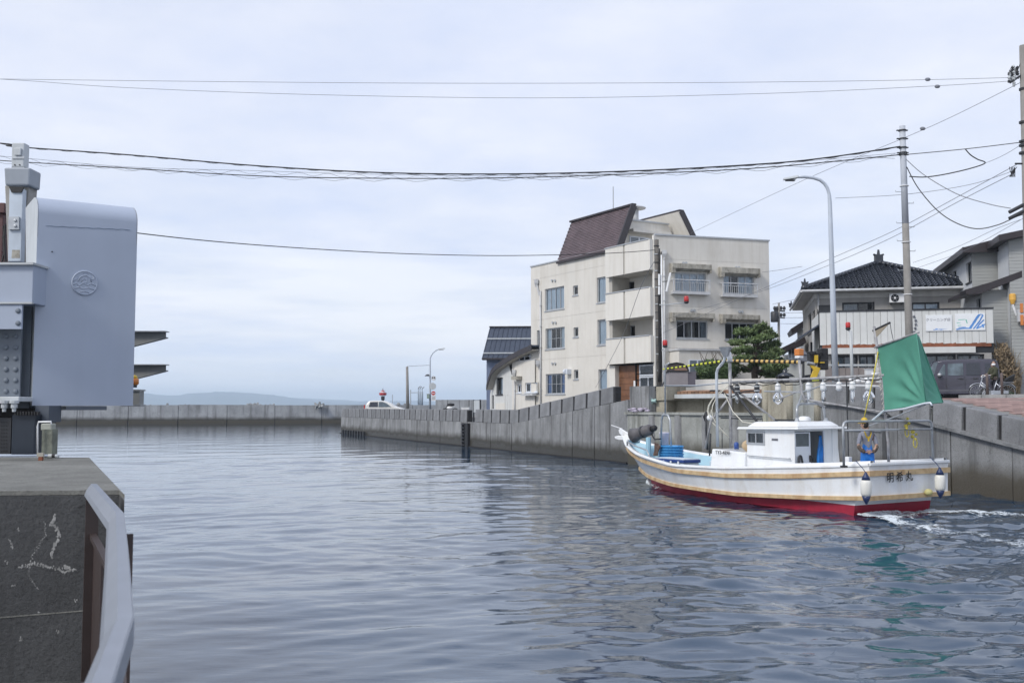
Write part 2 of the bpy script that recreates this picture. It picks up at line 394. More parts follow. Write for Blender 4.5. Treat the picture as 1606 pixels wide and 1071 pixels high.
me.polygons.add(len(ii)); me.polygons.foreach_set('loop_start', np.arange(0, len(fc), 4, dtype='i')); me.polygons.foreach_set('use_smooth', [True]*len(ii))
me.update(calc_edges=True); me.validate()
wm = bpy.data.materials.new('harbour_water'); wm.use_nodes = True; t = wm.node_tree; b = t.nodes['Principled BSDF']
b.inputs['Base Color'].default_value = (.009, .036, .074, 1); b.inputs['Roughness'].default_value = .012; b.inputs['IOR'].default_value = 1.62
tc = t.nodes.new('ShaderNodeTexCoord')
mp = t.nodes.new('ShaderNodeMapping'); mp.inputs['Rotation'].default_value = (0, 0, R(14)); mp.inputs['Scale'].default_value = (.55, 1.5, 1); t.links.new(tc.outputs['Object'], mp.inputs[0])
na = t.nodes.new('ShaderNodeTexNoise'); na.inputs['Scale'].default_value = 2.4; na.inputs['Detail'].default_value = 5; na.inputs['Roughness'].default_value = .55; na.inputs['Distortion'].default_value = .4; t.links.new(mp.outputs[0], na.inputs['Vector'])
nf = t.nodes.new('ShaderNodeTexNoise'); nf.inputs['Scale'].default_value = 5.5; nf.inputs['Detail'].default_value = 3; t.links.new(mp.outputs[0], nf.inputs['Vector'])
pt = t.nodes.new('ShaderNodeTexNoise'); pt.inputs['Scale'].default_value = .12; pt.inputs['Detail'].default_value = 3; t.links.new(tc.outputs['Object'], pt.inputs['Vector'])
b1 = t.nodes.new('ShaderNodeBump'); b1.inputs['Strength'].default_value = 1; b1.inputs['Distance'].default_value = .006; t.links.new(na.outputs[0], b1.inputs['Height'])
b2 = t.nodes.new('ShaderNodeBump'); b2.inputs['Distance'].default_value = .0022; t.links.new(ramp(pt.outputs[0], [(.35, .15), (.65, 1)], t), b2.inputs['Strength']); t.links.new(nf.outputs[0], b2.inputs['Height']); t.links.new(b1.outputs[0], b2.inputs['Normal'])
t.links.new(b2.outputs[0], b.inputs['Normal'])
me.materials.append(wm)
wo = bpy.data.objects.new('water', me); C.objects.link(wo); tag(wo, kind='structure')
def wz(x, y):
    return float(height(np.array([x]), np.array([y]), np.array([.1]))[0])

# foam: churned water behind the stern and at the bow (a lace of froth following the waves)
fm = bpy.data.materials.new('foam'); fm.use_nodes = True; t = fm.node_tree; b = t.nodes['Principled BSDF']; b.inputs['Base Color'].default_value = (.55,.61,.65,1); b.inputs['Roughness'].default_value = .6
b.inputs['Base Color'].default_value = (.72,.78,.82,1)
at_ = t.nodes.new('ShaderNodeAttribute'); at_.attribute_name = 'dens'; tc = t.nodes.new('ShaderNodeTexCoord')
nn1 = t.nodes.new('ShaderNodeTexNoise'); nn1.inputs['Scale'].default_value = 9; nn1.inputs['Detail'].default_value = 9; nn1.inputs['Roughness'].default_value = .8; nn1.inputs['Distortion'].default_value = 1.2; t.links.new(tc.outputs['Object'], nn1.inputs['Vector'])
sm_ = M_('ADD', at_.outputs['Fac'], M_('MULTIPLY', M_('SUBTRACT', nn1.outputs[0], .5, nt=t), 1.9, nt=t), nt=t)
al_ = M_('MULTIPLY', ramp(sm_, [(.34, 0), (.62, 1)], t), .88, nt=t); t.links.new(al_, b.inputs['Alpha'])
def frame(s, l): return BO + BA*s + BL*l
def froth(name, s0, s1, l0, l1, dens, bumpy, label, step=.035):
    n_s, n_l = int((s1-s0)/step), int((l1-l0)/step)
    S, L = np.meshgrid(np.linspace(s0, s1, n_s), np.linspace(l0, l1, n_l), indexing='ij'); P = BO[None,None] + S[...,None]*BA + L[...,None]*BL
    r_ = np.random.RandomState(len(name))
    def vn(sc_, seed):      # smooth value noise
        rr = np.random.RandomState(seed); g = rr.rand(64, 64); u = (S*sc_) % 63; v = (L*sc_) % 63; i0 = u.astype(int); j0 = v.astype(int); fu = u-i0; fv = v-j0; fu = fu*fu*(3-2*fu); fv = fv*fv*(3-2*fv)
        return g[i0,j0]*(1-fu)*(1-fv)+g[i0+1,j0]*fu*(1-fv)+g[i0,j0+1]*(1-fu)*fv+g[i0+1,j0+1]*fu*fv
    nz = .20*vn(1.3,3)+.26*vn(3.7,4)+.30*vn(8.3,5)+.28*vn(17,6)
    D_ = dens(S, L); keep = D_ > .10
    Zs = height(P[...,0], P[...,1], np.full(S.shape, .1)) + bumpy*(vn(6,8)*.6+vn(14,9)*.4)*np.clip(D_, 0, 1.2)*1.0 + .006
    bk_ = np.clip(-S, 0, 99); Zs += .045*np.exp(-bk_/5)*np.exp(-(L/(1.2+.35*bk_))**2)*np.sin(S*5.2+.6*np.sin(L*3))*(S < .3) + .02
    mb = MB(); idx = -np.ones(S.shape, int); kk = keep[:-1,:-1] & keep[1:,:-1] & keep[1:,1:] & keep[:-1,1:]
    ii, jj = np.nonzero(kk); vs = {}; fs = []
    def V(i, j):
        if idx[i,j] < 0: idx[i,j] = len(mb.v); mb.v.append((P[i,j,0]+r_.uniform(-.4,.4)*step, P[i,j,1]+r_.uniform(-.4,.4)*step, Zs[i,j]+r_.uniform(-.004,.006)))
        return int(idx[i,j])
    for i, j in zip(ii, jj): mb.f.append((V(i,j), V(i+1,j), V(i+1,j+1), V(i,j+1)))
    o = obj(name, mb, fm, smooth=True); ca = o.data.attributes.new('dens', 'FLOAT', 'POINT'); dv_ = np.zeros(len(mb.v), 'f'); m_ = idx >= 0; dv_[idx[m_]] = D_[m_]*.75 + (nz[m_]-.5)*.9*np.minimum(1, D_[m_]*3)
    ca.data.foreach_set('value', dv_); return tag(o, label, 'foam', kind='stuff')
def dwake(S, L):
    d = np.clip(-.15-S, 0, 20); arm = np.exp(-((np.abs(L)-1.0-.33*d)/(.22+.09*d))**2); mid = .85*np.exp(-d/.8)
    return (S < -.12)*((.66*np.exp(-d/7))*arm + mid*(np.abs(L) < 1.2+.3*d)*.9 + .0)
froth('wake_foam', -7.5, -.1, -4.2, 4.2, dwake, .05, 'white foam trailing on the water behind the fishing boat', .026)
def dbow(S, L):
    q = 8.05-S; e = .10+q*.42; return .80*np.exp(-((L-e)/(.10+.13*q))**2)*np.exp(-np.clip(q-.1,0,9)/.9)*(S < 8.15) 
froth('bow_foam', 6.0, 8.2, .0, 1.6, dbow, .30, 'small curl of white foam under the bow of the fishing boat', .025)

# ------------------------------------------------------------------ far hills, breakwater, haze
def hills(name, Y, prof, c):
    mb = MB(); m = len(prof); vs = []
    for k, (off, f) in enumerate(((0, 0), (260, .55), (620, 1.0), (1400, 0))):
        for i, (px, py) in enumerate(prof):
            p = at(px, py, Y); z = max(0, p.z)*f + (0 if f == 0 else rnd.gauss(0, 2.0)*f)
            vs.append((p.x*(1+off/Y), Y + off + (rnd.gauss(0, 60) if 0 < k < 3 else 0), z if f else -3))
    fs = [(k*m+i, k*m+i+1, (k+1)*m+i+1, (k+1)*m+i) for k in range(3) for i in range(m-1)]
    mb.add(vs, fs); return struct(name, mb, pm('hill_woodland', c, .95, var=.3, vscale=.01), smooth=True)
def interp(pts, n):
    xs_ = [p[0] for p in pts]; return [(x, float(np.interp(x, xs_, [p[1] for p in pts])) + rnd.gauss(0, .25)) for x in np.linspace(xs_[0], xs_[-1], n)]
hills('distant_hills', 5200, interp([(-300, 622), (60, 617), (205, 612), (235, 615), (262, 618), (300, 614), (338, 611), (362, 612), (395, 614), (440, 619), (480, 625), (530, 630), (600, 633)], 90), (.05,.075,.06))
hills('distant_hills', 6300, interp([(380, 626), (450, 622), (520, 626), (600, 629), (640, 627), (700, 629), (760, 627), (850, 628), (1000, 630), (1400, 626), (2000, 620)], 90), (.05,.075,.06))
hm = bpy.data.materials.new('haze_air'); hm.use_nodes = True; t = hm.node_tree; t.nodes.clear()
ho = t.nodes.new('ShaderNodeOutputMaterial'); pv = t.nodes.new('ShaderNodeVolumePrincipled'); pv.inputs['Color'].default_value = (.76,.885,1,1); pv.inputs['Density'].default_value = .00026; pv.inputs['Anisotropy'].default_value = .1; t.links.new(pv.outputs[0], ho.inputs['Volume'])
hb = struct('haze', MB().box(-7600, 7600, -60, 8200, -1.2, 108), hm, kind='stuff')

bw_root = root('breakwater_wall', 'long low grey concrete breakwater across the far side of the harbour', 'breakwater', (-40, 128, 0))
P0 = at(-400, 640, 118); P1 = at(775, 640, 139)
dv = Vector((P1.x-P0.x, P1.y-P0.y)); Lb = dv.length; dv /= Lb; nv = Vector((-dv.y, dv.x))
seg = 6.1; n = int(Lb/seg)
def bwpt(s, nn, z): return (P0.x + dv.x*s + nv.x*nn, P0.y + dv.y*s + nv.y*nn, z)
for i in range(n):
    s0 = i*seg + .03; s1 = (i+1)*seg - .03; zt = 2.46 + .03*math.sin(i*1.7)
    j = rnd.uniform(-.03, .03)
    mb = MB()
    mb.hexa([bwpt(s0,0+j,-1.5), bwpt(s1,0+j,-1.5), bwpt(s1,1.0,-1.5), bwpt(s0,1.0,-1.5), bwpt(s0,.06+j,zt), bwpt(s1,.06+j,zt), bwpt(s1,1.0,zt), bwpt(s0,1.0,zt)])
    obj('concrete_panel', mb, CONC_F, bw_root)
    mb = MB().hexa([bwpt(s0+.02,-.35,-1.5), bwpt(s1-.02,-.35,-1.5), bwpt(s1-.02,.2,-1.5), bwpt(s0+.02,.2,-1.5), bwpt(s0+.02,-.35,.42), bwpt(s1-.02,-.35,.42), bwpt(s1-.02,.2,.42), bwpt(s0+.02,.2,.42)])
    obj('footing_ledge', mb, CONC_R, bw_root)
obj('joint_backing', MB().hexa([bwpt(0,.5,-1.5), bwpt(Lb,.5,-1.5), bwpt(Lb,.8,-1.5), bwpt(0,.8,-1.5), bwpt(0,.5,2.38), bwpt(Lb,.5,2.38), bwpt(Lb,.8,2.38), bwpt(0,.8,2.38)]), JOINT, bw_root)  # added block, keeps bright sky from showing through the panel gaps
# second, higher stretch to the right
hs = root('sea_wall', 'higher plain concrete sea wall section behind the lamp post with round signs', 'wall', (at(720, 640, 128).x, 128, 0))
for i in range(5):
    a = at(683 + i*19, 640, 128); b_ = at(683 + (i+1)*19 - .4, 640, 128)
    mb = MB().box(a.x, b_.x, 128, 129, -.5, tozed(626.8, 128)); obj('concrete_panel', mb, CONC_F, hs)
# armour blocks peeping over the breakwater
def tetrapod(c, r_):
    mb = MB(); c = Vector(c)
    rot = Matrix.Rotation(rnd.uniform(0, 6), 3, Vector((rnd.random(), rnd.random(), rnd.random())).normalized())
    for d in ((1,1,1), (-1,-1,1), (-1,1,-1), (1,-1,-1)):
        d = rot @ Vector(d).normalized(); mb.tube([c, c + d*r_*.5, c + d*r_], [r_*.42, r_*.36, r_*.26], 7)
    return mb
for i, (px, py) in enumerate([(215, 634), (222, 633.5), (232, 634), (262, 634), (287, 634.2), (300, 634), (390, 633), (396, 632), (402, 632.5), (408, 633), (421, 633.5), (427, 634), (497, 632), (501, 631.5), (504, 632)]):
    p = at(px, py, 133); p.z -= .35
    o = obj('armour_block', tetrapod(p, .5), CONC_P, org=p, smooth=False)
    tag(o, 'rough concrete armour block whose tips show over the top of the long breakwater', 'armour block', 'armour blocks behind the breakwater')

# ------------------------------------------------------------------ right bank: quay walls, ground
WP = [(-14.4, 83.8), (4.5, 39.0), (8.6, 33.9), (12.0, 23.4), (15.6, 12.3)]
cum = [0]
for a, b_ in zip(WP, WP[1:]): cum.append(cum[-1] + math.hypot(b_[0]-a[0], b_[1]-a[1]))
def wpt(s, nn=0, z=0):
    for i in range(len(WP)-1):
        if s <= cum[i+1] or i == len(WP)-2:
            a, b_ = WP[i], WP[i+1]; L = cum[i+1]-cum[i]; f = (s-cum[i])/L; d = ((b_[0]-a[0])/L, (b_[1]-a[1])/L)
            return Vector((a[0]+d[0]*L*f + (-d[1])*nn, a[1]+d[1]*L*f + d[0]*nn, z))
def wang(s):
    a = wpt(s); b_ = wpt(s+.01); return math.atan2(b_.y-a.y, b_.x-a.x)
def hexw(mb, s0, s1, n0, n1, zb0, zb1, zt0, zt1):
    p = [wpt(s0,n0,zb0), wpt(s1,n0,zb1), wpt(s1,n1,zb1), wpt(s0,n1,zb0), wpt(s0,n0,zt0), wpt(s1,n0,zt1), wpt(s1,n1,zt1), wpt(s0,n1,zt0)]
    return mb.hexa(p)
sB, sC, sD = cum[1], cum[2], cum[3]
def dy2s(d): return (83.8-d)/(83.8-39.0)*sB        # depth on the first leg -> length along it
S_RISE = dy2s(49.8)
def ledge(s):
    if s < S_RISE: return 1.36
    if s <= sB + .01: return 1.36 + (s-S_RISE)/(sB-S_RISE)*1.12
    return 2.4
wallA = root('quay_wall', 'long grey concrete quay wall with a ladder and block parapet, left of the fishing boat', 'wall', (-2.6, 55.4, 0))
joints = [0, dy2s(76.5), dy2s(70.5), dy2s(64.2), dy2s(60), dy2s(55.2), dy2s(52.4), S_RISE, dy2s(46.6), dy2s(43.5), dy2s(41.6), sB]
for s0, s1 in zip(joints, joints[1:]):
    mb = MB(); j = rnd.uniform(-.02, .02)
    lo = -1.5
    p = [wpt(s0+.02, j, lo), wpt(s1-.02, j, lo), wpt(s1-.02, 1.2, lo), wpt(s0+.02, 1.2, lo), wpt(s0+.02, .05+j, ledge(s0)), wpt(s1-.02, .05+j, ledge(s1)), wpt(s1-.02, 1.2, ledge(s1)), wpt(s0+.02, 1.2, ledge(s0))]
    mb.hexa(p); obj('concrete_panel', mb, CONC, wallA)
    mb = MB(); hexw(mb, s0+.01, s1-.01, -.07, .3, -1.5, -1.5, .05, .05); obj('waterline_shade', mb, JOINT, wallA)  # near-black strip painted as the shaded gap at the waterline
# parapet blocks of the left wall (each its own part)
pitch = 1.215
def block_mesh(L, hgt, T=.38, slope=0.0):
    mb = MB(); mb.hexa([(0,0,0),(L,0,L*slope),(L,T,L*slope),(0,T,0),(0,.03,hgt),(L,.03,hgt+L*slope),(L,T-.02,hgt+L*slope),(0,T-.02,hgt)])
    me = mesh('block', mb, CONC_B); return me
flat_bm = block_mesh(pitch-.17, .70); rise_sl = 1.12/(sB-S_RISE)
rise_bm = block_mesh(pitch-.17, .66, slope=rise_sl)
def put_block(me, s, z, par, nn=.05):
    p = wpt(s, nn, z) - ORG[par.name]
    o = inst(me, 'block', par, p, wang(s)); b = o.modifiers.new('bevel', 'BEVEL'); b.width = .025; b.segments = 2; return o
s = .15; k = 0; GAP = (dy2s(55.4)-.1, dy2s(55.4)+1.0)
while s + pitch < sB - .1:
    if not (GAP[0]-.5 < s < GAP[1]-.55):
        put_block(flat_bm if s < S_RISE - .3 else rise_bm, s + rnd.uniform(-.01, .01), ledge(s+ (0 if s > S_RISE-.3 else 0)) + rnd.uniform(-.006, .01), wallA)
        jm = MB(); hexw(jm, s+pitch-.17, s+pitch+.005, .085, .34, ledge(s+pitch-.1)+.004, ledge(s+pitch-.1)+.004, ledge(s+pitch-.1)+.64, ledge(s+pitch-.1)+.64); obj('dark_joint', jm, JOINT, wallA)  # near-black box set in the gap between two blocks
    s += pitch
# ladder recess and rungs
sl = dy2s(55.8); lad = root('wall_ladder', 'black rung ladder set in a dark slot of the grey quay wall', 'ladder', tuple(wpt(sl, -.1, 0)))
mb = MB(); hexw(mb, sl-.42, sl-.30, -.10, .04, -.5, -.5, 1.3, 1.3); obj('rail', mb, BLK, lad)
mb = MB(); hexw(mb, sl+.16, sl+.62, -.12, .04, -.5, -.5, 1.3, 1.3); obj('rubber_fender', mb, BLK, lad)
for i in range(8):
    mb = MB(); z = -.1 + i*.19; mb.tube([wpt(sl-.36, -.14, z), wpt(sl+.2, -.14, z)], .03, 6); obj('rung', mb, DARKM, lad)
# dark piles under the far tip
for i in range(9):
    ss = 1.2 + i*.85; mb = MB(); hexw(mb, ss, ss+.35, -.16, -.05, -1, -1, .32, .32); tag(obj('fender_pile', mb, BLK, org=wpt(ss)), 'short dark fender pile at the waterline of the far quay tip', 'pile', 'dark fender piles at the quay tip')
# small gate frame in the parapet gap
g = root('parapet_gate', 'grey metal gate panel in a gap of the quay parapet', 'gate', tuple(wpt(GAP[0], .2, 1.36)))
mb = MB(); hexw(mb, GAP[0]-.0, GAP[0]+.07, .3, .37, 1.36, 1.36, 2.6, 2.6); obj('post', mb, DARKM, g)
mb = MB(); hexw(mb, GAP[1]-.07, GAP[1], .3, .37, 1.36, 1.36, 2.6, 2.6); obj('post', mb, DARKM, g)
mb = MB(); hexw(mb, GAP[0]+.07, GAP[1]-.07, .32, .35, 1.9, 1.9, 2.55, 2.55); obj('panel', mb, LIGHTG, g)

# middle stretch: stepped, paler wall behind the boat
wallB = root('stepped_wall', 'pale stained concrete wall with a ledge, behind the bow and cabin of the fishing boat', 'wall', (7, 36, 0))
ZL = 1.9
nseg = 5; e = [sB + (sC-sB)*i/nseg for i in range(nseg+1)]
for a, b_ in zip(e, e[1:]):
    mb = MB(); hexw(mb, a+.01, b_-.01, rnd.uniform(0,.02), 2.2, -1.5, -1.5, ZL, ZL); obj('lower_panel', mb, CONC_L, wallB)
for a in e[1:-1]:   # rounded stained piers between the lower panels
    mb = MB(); mb.tube([wpt(a, .06, -1.5), wpt(a, .06, ZL-.02)], .17, 12); obj('pier', mb, CONC_R, wallB, smooth=True)
mb = MB(); hexw(mb, sB-.1, sC, -.09, .3, ZL+.003, ZL+.003, ZL+.10, ZL+.10); obj('ledge_cap', mb, CONC_L, wallB)
# upper wall on the ledge: dark corner block, then tan wall
mb = MB(); hexw(mb, sB+.03, sB+1.05, .12, 1.6, ZL+.1, ZL+.1, 3.0, 3.0); obj('corner_pier', mb, CONC, wallB)
mb = MB(); hexw(mb, sB+1.08, sB+1.62, .5, 1.6, ZL+.1, ZL+.1, 2.98, 2.98); obj('inner_pier', mb, CONC_T, wallB)
e2 = [sB+1.65, sB+3.0, sB+4.4, sC-.02]
for a, b_ in zip(e2, e2[1:]):
    mb = MB(); hexw(mb, a, b_-.02, 1.0, 1.7, ZL+.05, ZL+.05, 2.52, 2.52); obj('tan_panel', mb, CONC_T, wallB)
mb = MB(); hexw(mb, e2[0], e2[-1], .9, 1.5, 2.525, 2.525, 2.68, 2.68); obj('coping', mb, LIGHTG, wallB)
# brown tile course on top of the coping
tl = MB(); hexw(tl, 0, .17, 0, .45, 0, 0, 0, 0)
tm_ = MB().hexa([(0,0,0),(.16,0,0),(.16,.4,.06),(0,.4,.06),(.01,-.02,.09),(.15,-.02,.09),(.15,.4,.15),(.01,.4,.15)])
tme = mesh('tile', tm_, pm('brown_clay_tile', (.26,.15,.09), .8, var=.3, objvar=.35))
q = e2[0] + .1
while q < e2[-1]-.2:
    inst(tme, 'tile', wallB, wpt(q, .95, 2.685) - ORG[wallB.name], wang(q)); q += .18

# right stretch
wallC = root('quay_wall', 'dark grey concrete quay wall with sloping block parapet, right of the fishing boat', 'wall', (11, 27, 0))
def topC(s):      # parapet top along the right stretch
    d = wpt(s).y
    return float(np.interp(d, [12, 23.4, 25.4, 29.2, 31.0, 34], [.0, 1.87, 2.23, 2.88, 2.98, 2.98]))
ec = [sC] + [sC + x for x in (1.4, 2.9, 4.4, 6.6, 8.6, 10.6, 12.6, 15, 18, 21.5)]
sS = sC + 3.0      # where the block parapet starts
for a, b_ in zip(ec, ec[1:]):
    mb = MB(); j = rnd.uniform(-.015, .015)
    za, zb = (topC(a), topC(b_)) if b_ <= sS else (topC(a)-.66, topC(b_)-.66)
    p = [wpt(a+.012, j, -1.5), wpt(b_-.012, j, -1.5), wpt(b_-.012, 1.0, -1.5), wpt(a+.012, 1.0, -1.5), wpt(a+.012, .04+j, za), wpt(b_-.012, .04+j, zb), wpt(b_-.012, 1.0, zb), wpt(a+.012, 1.0, za)]
    mb.hexa(p); obj('concrete_panel', mb, CONC_T if b_ <= sC+1.5 else (CONC_L if b_ <= sC+3 else CONC_R), wallC)
    if a >= sC+2.8:
        mb = MB(); p = [wpt(a, -.10, za-.02), wpt(b_, -.10, zb-.02), wpt(b_, .3, zb-.02), wpt(a, .3, za-.02), wpt(a, -.10, za+.05), wpt(b_, -.10, zb+.05), wpt(b_, .3, zb+.05), wpt(a, .3, za+.05)]
        mb.hexa(p); obj('ledge_cap', mb, CONC_R, wallC)
mb = MB(); hexw(mb, sC-.1, sC+6.2, -.22, 0, 1.55, 1.50, 1.66, 1.60); obj('ledge', mb, CONC_R, wallC)
mb = MB(); hexw(mb, sC-.1, sC+6.2, -.18, 0, -1.5, -1.5, 1.55, 1.50); obj('lower_wall', mb, CONC_R, wallC)
for a in (sC, sC+1.45, sC+2.95):
    mb = MB(); mb.tube([wpt(a, .04, 1.6), wpt(a, .04, 2.97)], .13, 12); obj('rounded_pier', mb, CONC_T, wallC, smooth=True)
pc = 1.16; s = sS + .32
while s + pc < ec[-1]:
    z0 = topC(s); z1 = topC(s + pc - .14); sl_ = (z1-z0)/(pc-.14)
    put_block(block_mesh(pc-.14, .64, .42, sl_), s, z0-.645, wallC, .04); jm = MB(); hexw(jm, s+pc-.14, s+pc+.005, .13, .38, z1-.63, z1-.66, z1-.03, z1-.06); obj('dark_joint', jm, JOINT, wallC); s += pc  # each gap gets a near-black box, as on the left wall

# ground of the bank, following the parapet; a big sheet beyond
def gz(s, nn):
    if s <= S_RISE: return 1.22
    if s <= sB: z = 1.22 + (s-S_RISE)/(sB-S_RISE)*1.2; return z
    if s < sS: return 2.46
    b0 = min(2.40, topC(s) - .07)
    return b0 + (2.46-b0)*min(1, max(0, (nn-1.2)/4.5))
ss_ = [0, 10, 20, 28, S_RISE, S_RISE+4, S_RISE+8, sB, sB+1.6, sB+3, sC, sC+1.5, sS] + [sS + x for x in (1.5, 3, 4.5, 6, 8, 10, 12, 15, 18.5)]
nn_ = [.42, 1.2, 2.4, 4.2, 5.7, 9, 16, 30, 70]
def gpt(s, nn):
    # inland direction blends to one common heading so rows never cross
    a = wpt(s, .40); dirn = Vector((.93, .36, 0)); p = a + dirn*(nn-.4)
    if s < .01: p = p + Vector((-.2, .3, 0))*0
    return (p.x, p.y, gz(s, nn))
def gsheet(name, srow, ncol, mat):
    mb = MB(); vs = [gpt(a, b_) for a in srow for b_ in ncol]; m = len(ncol)
    mb.add(vs, [(i*m+j, i*m+j+1, (i+1)*m+j+1, (i+1)*m+j) for i in range(len(srow)-1) for j in range(m-1)])
    return struct(name, mb, mat)
gsheet('quay_pavement', ss_, [.42, 1.2], PAVE)
gsheet('quay_pavement', ss_[:13], [1.2, 2.4, 4.2], PAVE)
BRICKP = pm('red_brick_paving', (.27,.18,.16), .9, var=.2, vscale=5, dirt=.5, dirtc=(.22,.2,.18), dscale=1.2, bump=.3, objvar=.2)
BRICKG = pm('brick_joint_sand', (.20,.16,.14), .95)
gsheet('brick_pavement_bed', ss_[12:], [1.2, 2.4, 4.2, 5.2], BRICKG)
gsheet('street', ss_[:13], [4.2, 9, 16, 30, 70], ASPH)
gsheet('street', ss_[12:], [5.2, 9, 16, 30, 70], ASPH)
mb = MB(); mb.add([(-12, 92, 1.18), (20, 80, 1.18), (120, 130, 1.18), (40, 160, 1.18), (-9, 102, 1.18), (-14, 84.5, 1.18)], [(0,1,2,3,4,5)]); struct('harbour_yard', mb, PAVE)
mb = MB(); mb.add([(90, 20, 2.3), (900, -200, 2.3), (900, 1500, 2.3), (100, 1500, 2.3), (60, 120, 2.3)], [(0,1,2,3,4)]); struct('far_ground', mb, PAVE)
# red paving bricks laid in courses on the sloping footway
bk_root = struct('brick_pavement', MB().hexa([Vector(gpt(sS+2.2, 1.0)) + Vector((0,0,d)) if False else (*gpt(sS+q_, n_)[:2], gpt(sS+q_, n_)[2]+d) for d in (.002, .012) for q_, n_ in ((2.2, 1.15), (2.4, 1.15), (2.4, 1.3), (2.2, 1.3))]), BRICKG)
bm_ = MB().box(0, .385, 0, .185, 0, .05); bme = mesh('brick', bm_, BRICKP)
cnt = 0; many = MB()
a = sS + 2.0
row = 0
while a < sS + 10.5:
    b_ = 1.0 + (row % 2)*.2
    while b_ < 5.1:
        p = Vector(gpt(a, b_)); z = p.z
        p2 = Vector(gpt(a+.2, b_)); p3 = Vector(gpt(a, b_+.4))
        ux = (p3-p).normalized(); uy = (p - p2).normalized()
        uz = ux.cross(uy).normalized(); uy = uz.cross(ux)
        if cnt < 300 and a > sS + 3.2 and b_ < 4:
            o = bpy.data.objects.new('brick', bme); C.objects.link(o); o.parent = bk_root
            M3 = Matrix(((ux.x, uy.x, uz.x, p.x), (ux.y, uy.y, uz.y, p.y), (ux.z, uy.z, uz.z, p.z - .035), (0,0,0,1))); o.matrix_basis = M3; cnt += 1
        else:
            q = [p + ux*i + uy*j + uz*k for k in (-.035, .012) for i, j in ((0,0), (.385,0), (.385,.185), (0,.185))]; many.hexa(q)
        b_ += .4
    a += .2; row += 1
tag(obj('brick_course', many, BRICKP, bk_root), kind='stuff')
# kerb between footway and street
mb = MB()
for i in range(14):
    a = sS + .5 + i*1.0; p = [Vector(gpt(a+x, y_)) for x, y_ in ((0, 5.2), (.97, 5.2), (.97, 5.38), (0, 5.38))]
    mbk = MB(); mbk.hexa([(q.x, q.y, q.z-.1) for q in p] + [(q.x, q.y, q.z+.13) for q in p]); 
    o = obj('kerb_stone', mbk, CONC_P, org=p[0]); tag(o, 'pale concrete kerb stone between the red brick footway and the street', 'kerb stone', 'kerb stones along the brick footway')
# ------------------------------------------------------------------ facades
class Face:
    """vertical wall plane: origin o (x, y), direction u (left to right as seen), inward normal"""
    def __init__(s, o, e):
        s.o = Vector((o[0], o[1])); d = Vector((e[0]-o[0], e[1]-o[1])); s.L = d.length; s.u = d/s.L; s.n = Vector((-s.u.y, s.u.x))
        if s.n.dot(s.o) < 0: s.n = -s.n
    def p(s, a, n, z): return Vector((s.o.x + s.u.x*a + s.n.x*n, s.o.y + s.u.y*a + s.n.y*n, z))
    def hit(s, px, py, n=0):
        d = ray(px, py); o = s.o + s.n*n; t = (o.dot(s.n)) / (d.x*s.n.x + d.y*s.n.y)
        q = Vector((d.x*t, d.y*t)); return ((q - o).dot(s.u), H + d.z*t)
    def box(s, mb, a0, a1, n0, n1, z0, z1):
        return mb.hexa([s.p(a0,n0,z0), s.p(a1,n0,z0), s.p(a1,n1,z0), s.p(a0,n1,z0), s.p(a0,n0,z1), s.p(a1,n0,z1), s.p(a1,n1,z1), s.p(a0,n1,z1)])
def rect(F, x0, x1, y0, y1, n=0):
    """pixel rectangle -> (a0, a1, z0, z1) on the face"""
    xm = (x0+x1)/2; ym = (y0+y1)/2
    a0 = F.hit(x0, ym, n)[0]; a1 = F.hit(x1, ym, n)[0]; return (a0, a1, F.hit(xm, y1, n)[1], F.hit(xm, y0, n)[1])
def wall(F, a0, a1, z0, z1, holes, depth=.16):
    """one storey-high wall skin with real openings and their reveals"""
    A = sorted(set([a0, a1] + [h[0] for h in holes] + [h[1] for h in holes])); Z = sorted(set([z0, z1] + [h[2] for h in holes] + [h[3] for h in holes]))
    mb = MB()
    for i in range(len(A)-1):
        for j in range(len(Z)-1):
            ca, cz = (A[i]+A[i+1])/2, (Z[j]+Z[j+1])/2
            if ca < a0 or ca > a1 or cz < z0 or cz > z1: continue
            if any(h[0] < ca < h[1] and h[2] < cz < h[3] for h in holes): continue
            mb.quad(F.p(A[i],0,Z[j]), F.p(A[i+1],0,Z[j]), F.p(A[i+1],0,Z[j+1]), F.p(A[i],0,Z[j+1]))
    for h in holes:
        d = h[4] if len(h) > 4 else depth
        q = [(h[0],h[2]), (h[1],h[2]), (h[1],h[3]), (h[0],h[3])]
        for k in range(4):
            (b0, c0), (b1, c1) = q[k], q[(k+1) % 4]
            mb.quad(F.p(b0,0,c0), F.p(b1,0,c1), F.p(b1,d,c1), F.p(b0,d,c0))
    return mb
